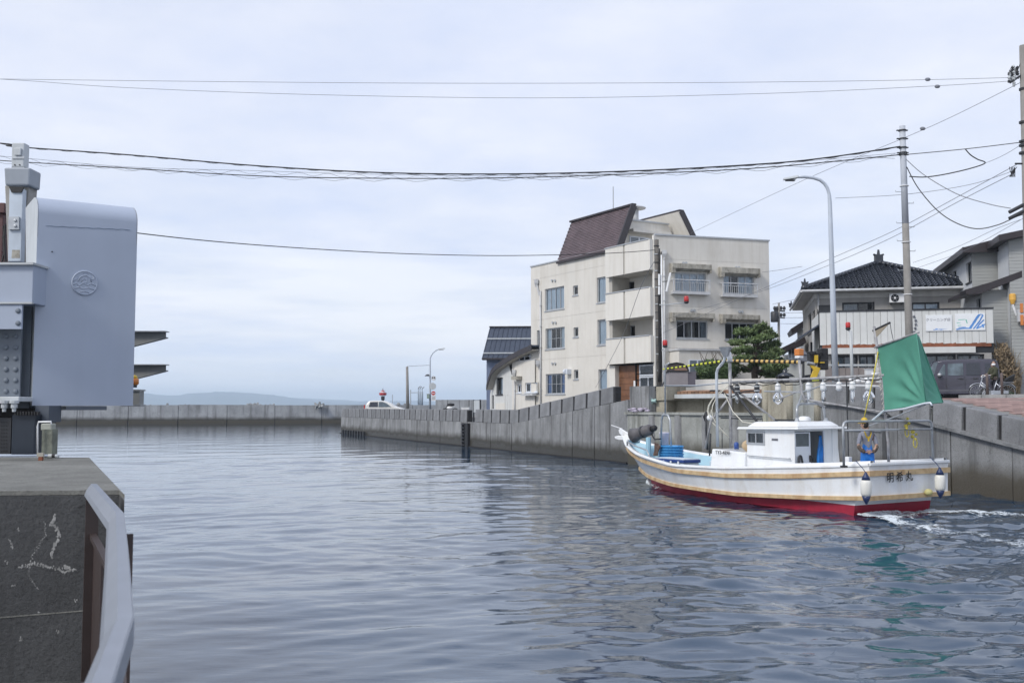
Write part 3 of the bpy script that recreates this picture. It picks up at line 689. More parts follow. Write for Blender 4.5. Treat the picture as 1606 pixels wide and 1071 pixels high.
def window(F, r, par, panes=2, frame=.05, fm_=None, curtain=None, name='window', rows=1, dep=.09, sill=True, cover=None, gl=None, label=None):
    a0, a1, z0, z1 = r[:4]; fm_ = fm_ or ALU
    mb = MB()
    F.box(mb, a0, a1, dep, dep+.06, z0, z0+frame); F.box(mb, a0, a1, dep, dep+.06, z1-frame, z1)
    F.box(mb, a0, a0+frame, dep+.002, dep+.058, z0+frame, z1-frame); F.box(mb, a1-frame, a1, dep+.002, dep+.058, z0+frame, z1-frame)
    wo_ = obj(name, mb, fm_, par)
    if label: wo_['label'] = label
    wd = (a1-a0-2*frame)/panes
    for i in range(panes):
        b0 = a0+frame+i*wd; b1 = b0+wd; off = .012*(i % 2)
        mb = MB(); f2 = frame*.6
        F.box(mb, b0, b0+f2, dep+.012+off, dep+.045+off, z0+frame, z1-frame); F.box(mb, b1-f2, b1, dep+.012+off, dep+.045+off, z0+frame, z1-frame)
        F.box(mb, b0+f2, b1-f2, dep+.012+off, dep+.045+off, z0+frame, z0+frame+f2); F.box(mb, b0+f2, b1-f2, dep+.012+off, dep+.045+off, z1-frame-f2, z1-frame)
        for k in range(1, rows):
            zm = z0 + (z1-z0)*k/rows; F.box(mb, b0+f2, b1-f2, dep+.014+off, dep+.043+off, zm-f2/2, zm+f2/2)
        obj('sash', mb, fm_, wo_)
        mb = MB().quad(F.p(b0+f2,dep+.03+off,z0+frame), F.p(b1-f2,dep+.03+off,z0+frame), F.p(b1-f2,dep+.03+off,z1-frame), F.p(b0+f2,dep+.03+off,z1-frame))
        obj('pane', mb, gl or GLS, wo_)
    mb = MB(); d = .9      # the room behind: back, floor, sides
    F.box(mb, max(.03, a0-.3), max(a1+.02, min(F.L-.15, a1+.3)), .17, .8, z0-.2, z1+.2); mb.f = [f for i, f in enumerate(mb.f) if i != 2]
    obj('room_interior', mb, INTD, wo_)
    if curtain:
        for (c0, c1, cm) in curtain:
            mb = MB(); x0, x1 = a0+(a1-a0)*c0, a0+(a1-a0)*c1; nf_ = max(4, int((x1-x0)/.09)); top = z1-.02
            for k in range(nf_*2+1):
                x = x0+(x1-x0)*k/(nf_*2); nn = .185+.035*math.sin(k*1.9)+.015*math.sin(k*.7)
                mb.v += [tuple(F.p(x, nn, z0+.03)), tuple(F.p(x, nn+.004, top))]
            mb.f += [(2*k, 2*k+2, 2*k+3, 2*k+1) for k in range(nf_*2)]
            obj('curtain', mb, cm, wo_, smooth=True)
    if sill:
        mb = MB(); F.box(mb, a0-.06, a1+.06, -.05, .06, z0-.07, z0-.002); obj('sill', mb, fm_, wo_)
    return wo_
def pipe(F, a, z0, z1, par, r_=.05, n=-.1, name='downpipe', mat=None, head=False):
    mb = MB(); mb.tube([F.p(a,n,z0), F.p(a,n,z1)], r_, 8); o = obj(name, mb, mat or PIPEM, par, smooth=True)
    z = z0+.6
    while z < z1:
        m2 = MB(); F.box(m2, a-r_-.02, a+r_+.02, n-r_-.012, 0, z, z+.035); obj('bracket', m2, mat or PIPEM, o); z += 1.5
    if head:
        m2 = MB(); c = F.p(a, n-.02, z1); m2.lathe([(.07,-.35),(.09,-.2),(.2,.0),(.2,.22),(.15,.22),(.15,.1)], c, n=4); obj('rain_head', m2, PIPEM, o)
    return o

# ------------------------------------------------------------------ the cream four-storey house
K = at(1028, 640, 60); Lc = at(833, 640, 72); Rc = at(1210, 640, 62.3)
F1 = Face((Lc.x, Lc.y), (K.x, K.y)); F2 = Face((K.x, K.y), (Rc.x, Rc.y))
ZP = F2.hit(1029, 369)[1]; Z0 = 1.3
MBR = root('apartment_building', 'four-storey cream rendered building with steep brown roof slabs on top', 'building', (K.x, K.y, 0))
aT = F1.hit(956, 500)[0]       # the balcony bay begins here
ZP1 = (F1.hit(834, 420)[1] + F1.hit(872, 410)[1])/2
print('parapets', ZP, ZP1, 'F1', F1.L, 'F2', F2.L)
wins1 = [  # px rect, panes, curtains
 ((854.6,884.8,451,486), 4, [(0,1,CURT)], 1), ((855.5,885.6,514,547), 4, [(0,.25,CURT),(.76,1,CURT)], 2), ((856,886,586,618), 4, [(0,.24,CURTB),(.76,1,CURTB)], 2),
 ((898.6,906.4,448,463), 1, None, 1), ((899.5,907,513.5,528.5), 1, None, 1), ((900,907,580,594.6), 1, None, 1),
 ((936,950,434.6,474.5), 1, [(0,1,CURT)], 1), ((937,951,501,541), 1, [(0,1,CURT)], 1), ((938.5,952,579,612), 1, [(0,1,CURT)], 1),
 ((842,848,518,549), 1, [(0,1,CURTG)], 1)]
holes = [rect(F1, *w_[0]) for w_ in wins1]
zs1 = [Z0, F1.hit(900, 606)[1]-.6, 0]
# storey panels: joints in the render at every floor
fl = [Z0, (holes[2][2]+holes[1][2])/2 - .0, 0, 0]
flz = [Z0, F1.hit(880,562)[1], F1.hit(880,497)[1], F1.hit(880,430)[1], ZP1]
for z0, z1 in zip(flz, flz[1:]):
    hh = [h for h in holes if z0 < (h[2]+h[3])/2 < z1]
    obj('wall', wall(F1, 0, aT, z0+.006, z1-.006, hh), CREAM, MBR)
for z in flz[1:-1]:
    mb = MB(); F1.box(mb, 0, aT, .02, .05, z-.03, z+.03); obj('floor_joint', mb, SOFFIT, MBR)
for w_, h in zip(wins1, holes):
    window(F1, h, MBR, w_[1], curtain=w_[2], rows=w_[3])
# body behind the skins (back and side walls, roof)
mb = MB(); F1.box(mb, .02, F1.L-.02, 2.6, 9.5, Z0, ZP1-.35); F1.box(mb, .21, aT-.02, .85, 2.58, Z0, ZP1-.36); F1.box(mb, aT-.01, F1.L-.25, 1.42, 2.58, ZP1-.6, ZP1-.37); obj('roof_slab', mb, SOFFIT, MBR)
mb = MB(); F1.box(mb, 0, .2, .003, 9.5, Z0, ZP1-.004); obj('wall', mb, CREAM, MBR)
mb = MB(); F1.box(mb, -.05, aT, -.06, .22, ZP1, ZP1+.09); F1.box(mb, -.05, .22, .225, 9.5, ZP1, ZP1+.09); obj('parapet_coping', mb, ALU, MBR)
# balcony bay: projecting parapet bands, recesses between
bz_ = [F1.hit(992, 571)[1], F1.hit(992, 524)[1], F1.hit(992, 503)[1], F1.hit(992, 459)[1], F1.hit(992, 431)[1]]
rows_ = [(F1.hit(990,570)[1], F1.hit(990,530)[1]), (F1.hit(990,500)[1], F1.hit(990,457)[1]), (F1.hit(990,430)[1], F1.hit(990,384)[1])]
a9 = F1.L
aM = F1.hit(985.5, 500)[0]
PR = -.32                    # how far the bay stands proud of the wall
for (z0, z1) in rows_:
    for x0, x1 in ((aT, aM-.09), (aM+.09, a9-.15)):
        mb = MB(); F1.box(mb, x0, x1, PR, PR+.15, z0, z1); obj('balcony_parapet', mb, CREAM2, MBR, bev=.01)
    mb = MB(); F1.box(mb, aT, aT+.14, PR+.152, 0, z0, z1); obj('balcony_cheek', mb, CREAM2, MBR)
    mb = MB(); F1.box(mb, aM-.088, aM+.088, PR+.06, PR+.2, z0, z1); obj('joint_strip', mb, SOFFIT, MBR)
    mb = MB(); F1.box(mb, aT-.03, a9-.12, PR-.04, PR+.2, z1+.003, z1+.07); obj('handrail', mb, ALU, MBR)
    mb = MB(); F1.box(mb, aT+.02, a9-.02, PR+.155, 1.45, z0+.02, z0+.22); obj('balcony_floor', mb, CREAM2, MBR)
    mb = MB(); F1.box(mb, a9-.148, a9, PR+.002, 0, z0, z1); obj('balcony_cheek', mb, CREAM2, MBR)
# white corner pier full height, back wall and side walls of the recesses
mb = MB(); F1.box(mb, a9-.11, a9+.05, -.05, .14, Z0, ZP-.003); obj('corner_pier', mb, CREAM2, MBR)
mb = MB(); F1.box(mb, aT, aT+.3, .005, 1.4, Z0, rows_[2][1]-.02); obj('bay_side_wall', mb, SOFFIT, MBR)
doors = [rect(F1, 983, 993, 441, 458, 1.3), rect(F1, 985, 994, 510, 530, 1.3)]
G = Face(F1.p(0,1.4,0)[:2], F1.p(F1.L,1.4,0)[:2])
mb = wall(G, aT+.3, a9, bz_[0]+.1, ZP-.4, doors); obj('recess_wall', mb, CREAM2, MBR)
for d_ in doors: window(G, d_, MBR, 1, name='balcony_door', sill=False)
# entrance storey: shiplap wooden door panel and glazed screen
zE0, zE1 = Z0, F1.hit(990, 572)[1]
aW0, aW1, aG1 = F1.hit(965,590)[0], F1.hit(997,590)[0], F1.hit(1024.5,590)[0]
mb = MB(); F1.box(mb, aT, aW0, -.02, .6, zE0, zE1); obj('entrance_pier', mb, CREAM2, MBR)
wd_ = root_ = obj('wooden_door_panel', F1.box(MB(), aW0, aW1, .34, .4, zE0, zE1-.02), WOODD, MBR)
nb_ = 9
for i in range(nb_):
    z0 = zE0+(zE1-zE0)*i/nb_; mb = MB(); F1.box(mb, aW0+.01, aW1-.01, .30, .338, z0+.012, z0+(zE1-zE0)/nb_-.012); obj('plank', mb, WOODD, wd_)
mb = MB(); c = F1.hit(991, 602); F1.box(mb, c[0]-.09, c[0]+.09, .2, .298, c[1]-.2, c[1]+.2); obj('meter_box', mb, WHITEP, MBR)
zmid = F1.hit(1010, 590)[1]
window(F1, (aW1+.04, aG1, zmid+.03, zE1-.03), MBR, 1, fm_=ALUW, dep=.25, sill=False, name='fanlight')
window(F1, (aW1+.04, aG1, zE0+.4, zmid), MBR, 2, fm_=ALUW, dep=.25, sill=False, name='glazed_screen')
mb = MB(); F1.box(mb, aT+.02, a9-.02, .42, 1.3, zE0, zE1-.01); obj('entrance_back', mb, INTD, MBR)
# right facade
r2 = [((1058.7,1107.8,428,459), 4, [(0,1,CURT)]), ((1135,1183,432,461), 4, [(0,.22,CURT),(.5,1,CURT)]), ((1061,1110.5,502.6,531), 4, [(.8,1,CURTG)]), ((1137,1185,506,533), 4, [(.85,1,CURTG)])]
h2 = [rect(F2, *q[0]) for q in r2]
fl2 = [Z0, F2.hit(1120,547)[1], F2.hit(1120,482)[1], F2.hit(1120,410)[1], ZP]
for z0, z1 in zip(fl2, fl2[1:]):
    obj('wall', wall(F2, .06, F2.L, z0+.006, z1-.006, [h for h in h2 if z0 < (h[2]+h[3])/2 < z1]), CREAM, MBR)
for z in fl2[1:-1]:
    mb = MB(); F2.box(mb, .06, F2.L, .02, .05, z-.03, z+.03); obj('floor_joint', mb, SOFFIT, MBR)
for q, h in zip(r2, h2): window(F2, h, MBR, q[1], curtain=q[2], fm_=ALU)
mb = MB(); F2.box(mb, F2.L-.2, F2.L-.003, .003, 9, Z0, ZP-.003); obj('wall', mb, CREAM, MBR)
mb = MB(); F2.box(mb, .05, F2.L+.05, -.06, .2, ZP, ZP+.09); F2.box(mb, F2.L-.2, F2.L+.05, .205, 9, ZP, ZP+.09); obj('parapet_coping', mb, ALU, MBR)
mb = MB(); F2.box(mb, .3, F2.L-.22, .8, 9, ZP-.6, ZP-.4); obj('flat_roof', mb, SOFFIT, MBR)
# concrete hoods over the windows
for (x0,x1,y0,y1) in ((1054,1116,414,424),(1131,1192,420,431),(1054,1121,491,500.5),(1133,1192,493.5,503)):
    a0, a1, z0, z1 = rect(F2, x0, x1, y0, y1, -.4)
    mb = MB(); mb.hexa([F2.p(a0,-.45,z0+.08), F2.p(a1,-.45,z0+.08), F2.p(a1,.0,z0-.05), F2.p(a0,.0,z0-.05), F2.p(a0,-.45,z1), F2.p(a1,-.45,z1), F2.p(a1,.0,z1+.05), F2.p(a0,.0,z1+.05)])
    hd = obj('window_hood', mb, STAINED, MBR, bev=.02)
    mb = MB(); F2.box(mb, a0-.0, a0+.22, -.452, -.05, z0-.18, z0+.07); obj('hood_cheek', mb, STAINED, hd); mb = MB(); F2.box(mb, a1-.1, a1, -.452, -.05, z0-.12, z0+.07); obj('hood_cheek', mb, STAINED, hd)
# balconets with bars
for (x0,x1,y0,y1) in ((1055.5,1113.5,438.5,461.5),(1133,1188,444,466)):
    a0, a1, z0, z1 = rect(F2, x0, x1, y0, y1, -.35)
    bf_ = obj('balconet', F2.box(MB(), a0, a1, -.4, -.01, z0, z0+.17), PIPEM, MBR)
    mb = MB(); F2.box(mb, a0-.03, a1+.03, -.42, -.36, z1-.06, z1); F2.box(mb, a0, a0+.05, -.36, 0, z1-.05, z1); F2.box(mb, a1-.05, a1, -.36, 0, z1-.05, z1)
    F2.box(mb, a0, a0+.05, -.41, -.37, z0+.17, z1-.06); F2.box(mb, a1-.05, a1, -.41, -.37, z0+.17, z1-.06); F2.box(mb, a0+.05, a1-.05, -.4, -.375, z1-.2, z1-.17); obj('rail', mb, PIPEM, bf_)
    nb_ = int((a1-a0)/.13)
    for i in range(1, nb_):
        x = a0+(a1-a0)*i/nb_; mb = MB(); F2.box(mb, x-.009, x+.009, -.396, -.378, z0+.17, z1-.2 if i % 4 else z1-.06); obj('baluster', mb, PIPEM, bf_)
# single-storey bump-out with lead roof edge
a0, a1, z0, z1 = rect(F2, 1064, 1141, 550, 600, -1.2)
mb = MB(); F2.box(mb, a0, a1, -1.3, 0, 1.5, z1); obj('porch_wall', mb, CREAM, MBR)
mb = MB(); F2.box(mb, a0-.08, a1+.08, -1.38, -.01, z1+.003, z1+.1); obj('porch_roof', mb, PIPEM, MBR)
a0, a1, z0, z1 = rect(F2, 1080, 1106, 564, 585, -1.3)
FP = Face(F2.p(0,-1.31,0)[:2], F2.p(F2.L,-1.31,0)[:2])
mb = MB(); FP.box(mb, a0, a1, -.05, 0, z0, z1); w9 = obj('porch_window', mb, ALUW, MBR)
for i in range(2):
    mb = MB(); FP.box(mb, a0+.06+i*(a1-a0)/2, a0+(i+1)*(a1-a0)/2-.04, -.06, -.052, z0+.06, z1-.06); obj('pane', mb, pm('reflective_pane', (.14,.17,.2), .1, spec=.8), w9)
# pipes
pipe(F2, F2.hit(1041, 500)[0], 2.0, F2.hit(1041, 399)[1], MBR, .06, head=True)
pipe(F1, F1.hit(849.5, 550)[0], Z0, F1.hit(849, 456)[1], MBR, .055, head=False)
c = F1.hit(844, 444); mb = MB(); mb.tube([F1.p(c[0]+.28,-.1,c[1]-.9), F1.p(c[0]+.1,-.12,c[1]-.35), F1.p(c[0],-.14,c[1])], .055, 8); mb.lathe([(.07,-.3),(.1,-.2),(.2,0),(.2,.25)], F1.p(c[0],-.16,c[1]), n=4); obj('rain_head', mb, PIPEM, MBR)
c = F1.hit(846, 571); mb = MB(); mb.lathe([(.1,-.2),(.2,0),(.2,.25)], F1.p(c[0],-.16,c[1]), n=4); obj('rain_head', mb, PIPEM, MBR)
c = F1.hit(893, 583); mb = MB(); F1.box(mb, c[0]-.18, c[0]+.25, -.35, 0, c[1]-.17, c[1]+.17); mb.lathe([(.19,0),(.19,.2)], F1.p(c[0]-.1,-.3,c[1]), (F1.u.x,F1.u.y,0), 10); obj('extractor_hood', mb, ALUW, MBR)
# small paired air vents
for px, py in ((869,440),(870,506),(869.5,570)):
    for dx in (-2.2, 2.2):
        c = F1.hit(px+dx, py); mb = MB(); mb.lathe([(.07,0),(.09,.04),(.09,.1)], F1.p(c[0],0,c[1]), (-F1.n.x,-F1.n.y,0), 8); obj('air_vent', mb, ALU, MBR)
for px, py in ((1073,413),(1156,420),(1086,487),(1161,489)):
    for dx in (-2.2, 2.2):
        c = F2.hit(px+dx, py); mb = MB(); mb.lathe([(.07,0),(.09,.04),(.09,.1)], F2.p(c[0],0,c[1]), (-F2.n.x,-F2.n.y,0), 8); obj('air_vent', mb, ALU, MBR)
# rooftop storey between two inward-leaning shingled slabs
s0, zb = F1.hit(873, 416, -.12); s1, _ = F1.hit(970, 386, -.12); NT = 1.45
t0, zt = F1.hit(896, 350, NT); t1, zt1 = F1.hit(994, 321, NT); zb = ZP1 - .12
zt = (zt+zt1)/2; print('slab', s0, s1, t0, t1, zb, zt)
def slab(fn, nm):
    p00, p01, p10, p11 = fn(s0,0), fn(s1,0), fn(t0,1), fn(t1,1)       # bottom-left/right, top-left/right
    nrm = (p01-p00).cross(p10-p00).normalized(); 
    return p00, p01, p10, p11, nrm
for nm, side in (('left', 0), ('right', 1)):
    W_ = 6.9
    def P_(a, tp, th=0):
        n = (-.12 + (NT+.12)*tp); n = n if not side else W_ - n
        return F1.p(a, n, zb + (zt-zb)*tp)
    ob = -.0
    q = [P_(s0,0), P_(s1,0), P_(t1,1), P_(t0,1)]
    inn = Vector((F1.n.x, F1.n.y, 0)) * (.28 if not side else -.28) + Vector((0,0,-.05))
    mb = MB(); mb.prism(q, inn); sl_o = obj('roof_slab', mb, EDGEB if not side else CREAM2, MBR, norm=True)
    outn = Vector((-F1.n.x, -F1.n.y, .5)).normalized() * (1 if not side else -1); outn.z = .3
    mb = MB(); NR = 24
    for i in range(NR):
        f0, f1 = i/NR, (i+1.12)/NR; f1 = min(f1, 1)
        NC = 14
        for j in range(NC):
            g0, g1 = j/NC + (.5/NC if i % 2 else 0)+.002, (j+1)/NC + (.5/NC if i % 2 else 0)-.002; g1 = min(g1, 1)
            def Q(f, g, k):
                a = (s0+(t0-s0)*f)*(1-g) + (s1+(t1-s1)*f)*g; p = P_(a, f); return p + outn*(k)
            h0, h1 = .055 + rnd.uniform(-.004,.004), .012
            mb.hexa([Q(f0,g0,.0), Q(f0,g1,.0), Q(f1,g1,.0), Q(f1,g0,.0), Q(f0,g0,h0), Q(f0,g1,h0), Q(f1,g1,h1), Q(f1,g0,h1)])
    tag(obj('shingle', mb, TILE, sl_o), kind='stuff')
    e_ = MB(); e_.bar(P_(t0-.02,1)+Vector((0,0,.05)), P_(t1+.05,1)+Vector((0,0,.05)), .34, .12); e_.bar(P_(s1,0), P_(t1,1), .14, .42, up=(F1.n.x,F1.n.y,0)); e_.bar(P_(s0,0), P_(s1,0), .12, .14); obj('roof_trim', e_, EDGEB, sl_o)
aE = s1 - 1.6
def EP(n, z): return F1.p(aE, n, z)
ztE = zt - .75
mb = MB(); mb.prism([EP(.3, zb-1.2), EP(W_-.3, zb-1.2), EP(W_-.3, zb+.3), EP(W_-NT-.15, ztE), EP(NT+.15, ztE), EP(.3, zb+.3)], (-F1.u.x*(aE-s0-.9), -F1.u.y*(aE-s0-.9), 0)); obj('penthouse_wall', mb, CREAM, MBR, norm=True)
mb = MB(); mb.prism([EP(NT+.1, ztE+.003), EP(W_-NT-.1, ztE+.003), EP(W_-NT-.1, ztE+.1), EP(NT+.1, ztE+.1)], (F1.u.x*.1, F1.u.y*.1, 0)); obj('coping', mb, ALU, MBR, norm=True)
FE = Face(F1.p(aE+.01,0,0)[:2], F1.p(aE+.01,W_,0)[:2])
a0, z1 = FE.hit(987,370); a1, _ = FE.hit(1016, 370); z0 = z1-1.9
mb = MB(); FE.box(mb, a0, a1, -.05, -.003, z0, z1); w9 = obj('penthouse_window', mb, ALUW, MBR)
for i in range(2):
    mb = MB(); FE.box(mb, a0+.08+i*(a1-a0)/2, a0+(i+1)*(a1-a0)/2-.06, -.06, -.052, z0, z1-.08); obj('pane', mb, MATS['reflective_pane'], w9)
mb = MB(); FE.box(mb, a0-.2, a1+1.4, -.7, -.003, z1+.18, z1+.38); obj('canopy', mb, CREAM2, MBR)
c = F1.p(t0+5.0, 3.2, zt)
tv = root('roof_vent', 'round metal vent on the roof of the cream building', 'roof vent', tuple(c))
obj('duct', MB().lathe([(.28,-.9),(.28,.25)], c, n=12), PIPEM, tv, smooth=True); obj('cowl', MB().lathe([(.75,.30),(.78,.36),(.1,.62)], c, n=14), PIPEM, tv)
mb = MB(); c2 = F1.p(t1-2.8, 1.9, zt-.3); mb.tube([c2, c2+Vector((0,0,2.1))], .035, 6); tag(obj('lightning_rod', mb, GALV, org=c2), 'thin vertical lightning rod on top of the cream building', 'lightning rod')
mb = MB(); c3 = F1.p(t0+3.4, 2.2, zt-.6); mb.tube([c3+Vector((0,0,-.6)), c3+Vector((0,0,.15)), c3+Vector((.2,-.1,.32)), c3+Vector((.42,-.1,.22))], .09, 8); tag(obj('vent_pipe', mb, WHITEP, org=c3, smooth=True), 'white bent vent pipe behind the ridge of the brown roof', 'vent pipe')

# ------------------------------------------------------------------ low white annex and blue-roofed house on the left
A0 = at(763, 640, 79); A1 = at(834, 640, 71.8)
FA = Face((A0.x, A0.y), (A1.x, A1.y))
AN = root('annex_building', 'low white building with a curved brown-edged roof against the cream building', 'building', (A0.x, A0.y, 0))
wr_ = [((821.0-6,827-6,0,0))]
aw = [rect(FA, 778, 788.5, 592, 619), rect(FA, 810.5, 818, 603, 616), rect(FA, 823.5, 843-0.4, 600, 615)]
dr = [rect(FA, 771.5, 774.5, 615, 641)]
aS = FA.hit(803, 600)[0]; zS = FA.hit(815, 567)[1]
def roofz(px): return float(np.interp(px, [760, 766, 773, 780, 790, 800, 815, 834], [0]*8))
prof = [(763.5,606.5),(767,594),(771,583),(778,574.5),(788,568),(800,560),(815,552),(834,543.5)]
pr = [FA.hit(x, y, -.5) for x, y in prof]
# white clad left part with openings
xL = FA.hit(768.5, 620)[0]
mb = wall(FA, xL, aS, Z0, FA.hit(790, 606)[1]-.0, [aw[0][:2]+(aw[0][2], FA.hit(790,606)[1]+5)] if False else [dr[0]]); 
zc1 = aw[0][2]-.02
obj('wall', wall(FA, xL, aS, Z0, zc1, dr), WHITEC, AN)
mb = wall(FA, aw[0][0]-.9, aS, zc1+.002, aw[0][3]+.05, [aw[0]]); obj('wall', mb, WHITEC, AN)
zt_ = aw[0][3]+.052
pts_ = [FA.p(aw[0][0]-.55, 0, zt_), FA.p(aS, 0, zt_)] + [FA.p(a, 0, z-.05) for a, z in pr[::-1] if a < aS and z > zt_+.1]
mb = MB(); mb.add(pts_, [tuple(range(len(pts_)))]); obj('wall', mb, WHITEC, AN)
pts_ = [FA.p(xL, 0, zc1+.002), FA.p(aw[0][0]-.902, 0, zc1+.002), FA.p(aw[0][0]-.902, 0, aw[0][3]-.1), FA.p(xL+.3, 0, zc1+.7)]
mb = MB(); mb.add(pts_, [(0,1,2,3)]); obj('wall', mb, WHITEC, AN)
for i in range(9):
    a = xL + .3 + i*.42
    if a < aS-.05 and not (aw[0][0]-.05 < a < aw[0][1]+.05) and not (dr[0][0]-.05 < a < dr[0][1]+.05): mb = MB(); FA.box(mb, a, a+.015, -.02, -.002, Z0, zc1); obj('cladding_rib', mb, WHITEC, AN)
obj('wall', wall(FA, aS, FA.L+.5, Z0, zS, aw[1:]), CREAM2, AN)
mb = MB(); FA.box(mb, aS, FA.L+.5, -.002, 4, zS+.002, zS+.08); obj('terrace_slab', mb, PIPEM, AN)
window(FA, aw[0], AN, 2, fm_=DARKM, curtain=[(.45,1,CURT)]); window(FA, aw[1], AN, 2, fm_=ALUW); window(FA, aw[2], AN, 3, fm_=ALUW, curtain=[(.3,.7,CURT)])
mb = MB(); FA.box(mb, dr[0][0], dr[0][1], .1, .14, Z0, dr[0][3]); obj('door', mb, BLK, AN)
mb = MB(); FA.box(mb, aw[1][0]-.05, aw[1][1]+.1, -.45, -.003, aw[1][3]+.35, aw[1][3]+.6); obj('window_hood', mb, STAINED, AN)
mb = MB(); FA.box(mb, aw[2][0]+.1, aw[2][1], -.4, -.06, aw[2][2]-.25, aw[2][2]-.12); obj('flower_shelf', mb, PIPEM, AN)
a = FA.hit(809, 600)[0]; pipe(FA, a, Z0, FA.hit(809,597)[1], AN, .05)
c = FA.hit(808.5, 585); mb = MB(); mb.lathe([(.1,-.25),(.2,0),(.2,.25)], FA.p(c[0],-.15,c[1]), n=4); obj('rain_head', mb, PIPEM, AN)
mb = MB(); FA.box(mb, *FA.hit(778,630)[:1], FA.hit(792.5,630)[0], -.04, 0, Z0, FA.hit(785,632)[1]); obj('shutter', mb, CREAM2, AN)
mb = MB()      # curved roof, its dark brown barge edge and soffit
for (a_, z_), (b_, y_) in zip(pr, pr[1:]):
    mb.hexa([FA.p(a_,-.5,z_), FA.p(b_,-.5,y_), FA.p(b_,6,y_), FA.p(a_,6,z_), FA.p(a_,-.5,z_+.12), FA.p(b_,-.5,y_+.12), FA.p(b_,6,y_+.12), FA.p(a_,6,z_+.12)])
ro = obj('roof', mb, SLATE, AN)
mb = MB()
for (a_, z_), (b_, y_) in zip(pr, pr[1:]):
    mb.hexa([FA.p(a_,-.56,z_-.26), FA.p(b_,-.56,y_-.26), FA.p(b_,-.502,y_-.26), FA.p(a_,-.502,z_-.26), FA.p(a_,-.56,z_+.14), FA.p(b_,-.56,y_+.14), FA.p(b_,-.502,y_+.14), FA.p(a_,-.502,z_+.14)])
obj('barge_board', mb, EDGEB, ro)
mb = MB()
for (a_, z_), (b_, y_) in zip(pr, pr[1:]):
    mb.hexa([FA.p(a_,-.5,z_-.24), FA.p(b_,-.5,y_-.24), FA.p(b_,.1,y_-.24), FA.p(a_,.1,z_-.24), FA.p(a_,-.5,z_-.2), FA.p(b_,-.5,y_-.2), FA.p(b_,.1,y_-.2), FA.p(a_,.1,z_-.2)])
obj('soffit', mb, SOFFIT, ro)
# railing on the terrace
tr_ = obj('terrace_rail', FA.box(FA.box(MB(), FA.hit(806,560)[0], FA.L, -.03, .03, zS+.62, zS+.68), FA.hit(806,560)[0], FA.L, -.03, .03, zS+.3, zS+.35), ALUW, AN)
for i in range(4):
    a = FA.hit(806,560)[0] + i*(FA.L-FA.hit(806,560)[0])/3.3; mb = MB(); FA.box(mb, a, a+.06, -.028, .028, zS+.082, zS+.62); obj('baluster', mb, ALUW, tr_)
# blue-grey house
B0 = at(760.5, 640, 96); FB = Face((B0.x, B0.y), (B0.x+9, B0.y-.6))
BH = root('blue_house', 'tall house with blue-grey walls and standing-seam metal roof behind the white annex', 'house', (B0.x, B0.y, 0))
zE = FB.hit(763, 563)[1]
a0 = FB.hit(763, 600)[0]
mb = MB(); FB.box(mb, a0, 9, 0, 8, .8, zE); obj('wall', mb, BLUEW, BH)
for i in range(5):
    mb = MB(); FB.box(mb, a0+.4*i+.1, a0+.4*i+.12, -.015, -.002, .8, zE); obj('cladding_rib', mb, BLUEW, BH)
e0, ze = FB.hit(756.5, 562, -.6); r0, zr = FB.hit(769, 513.5, 3.2)
RL = [FB.p(e0,-.6,ze), FB.p(9.4,-.6,ze), FB.p(9.4,3.2,zr), FB.p(r0,3.2,zr)]
mb = MB(); mb.prism(RL, (0,0,-.18)); rr = obj('roof', mb, SLATE, BH, norm=True)
mb = MB(); mb.prism([FB.p(r0,3.2,zr), FB.p(9.4,3.2,zr), FB.p(9.4,8,ze), FB.p(e0,8,ze)], (0,0,-.18)); obj('roof', mb, SLATE, BH, norm=True)
nS = 20
for i in range(nS+1):
    g = i/nS; p = RL[0].lerp(RL[1], g); q = RL[3].lerp(RL[2], g); mb = MB(); mb.bar(p+Vector((0,0,.04)), q+Vector((0,0,.04)), .05, .09); obj('seam', mb, SLATE, rr)
for f in (.12, .58):
    p = RL[0].lerp(RL[3], f); q = RL[1].lerp(RL[2], f); mb = MB(); mb.bar(p+Vector((0,-.05,.14)), q+Vector((0,-.05,.14)), .08, .12); obj('snow_guard', mb, LIGHTG, rr)
mb = MB(); mb.bar(RL[3]+Vector((-.1,0,.06)), RL[2]+Vector((0,0,.06)), .3, .1); mb.bar(RL[0]+Vector((-.05,-.03,-.05)), RL[1]+Vector((0,-.03,-.05)), .16, .16); obj('roof_trim', mb, EDGEB, rr)

# ------------------------------------------------------------------ houses on the right
fdir = Vector((.976,-.216)); gdir = Vector((.216,.976))
def corner(px, Y): p = at(px, 640, Y); return Vector((p.x, p.y))
def jface(o, d, L): return Face((o.x, o.y), (o.x+d.x*L, o.y+d.y*L))
# grey two-storey house with a black tiled hip roof
c0 = corner(1281, 50); FH = jface(c0, fdir, 7.15); s_end = c0 + gdir*8.6; FHs = Face((s_end.x, s_end.y), (c0.x, c0.y))
TH_ = root('tiled_house', 'grey two-storey house with a black glazed tile hip roof', 'house', (c0.x, c0.y, 0))
zE = FH.hit(1330, 459)[1]; zB = FH.hit(1330, 467.5)[1]
hw = [rect(FH, 1321, 1372, 474, 500), rect(FH, 1430, 1474, 474, 500)]
obj('wall', wall(FH, 0, FH.L, 2.3, zB, hw), HWALL, TH_); mb = MB(); FH.box(mb, -.02, FH.L+.02, -.02, .1, zB+.003, zE); obj('fascia_band', mb, HBAND, TH_)
for i in range(11):
    a = .35+i*.63
    if not any(h[0]-.05 < a < h[1]+.05 for h in hw): mb = MB(); FH.box(mb, a, a+.012, -.012, -.002, 2.3, zB); obj('cladding_rib', mb, HWALL, TH_)
    mb = MB(); FH.box(mb, a, a+.012, -.03, -.021, zB, zE); obj('cladding_rib', mb, HBAND, TH_)
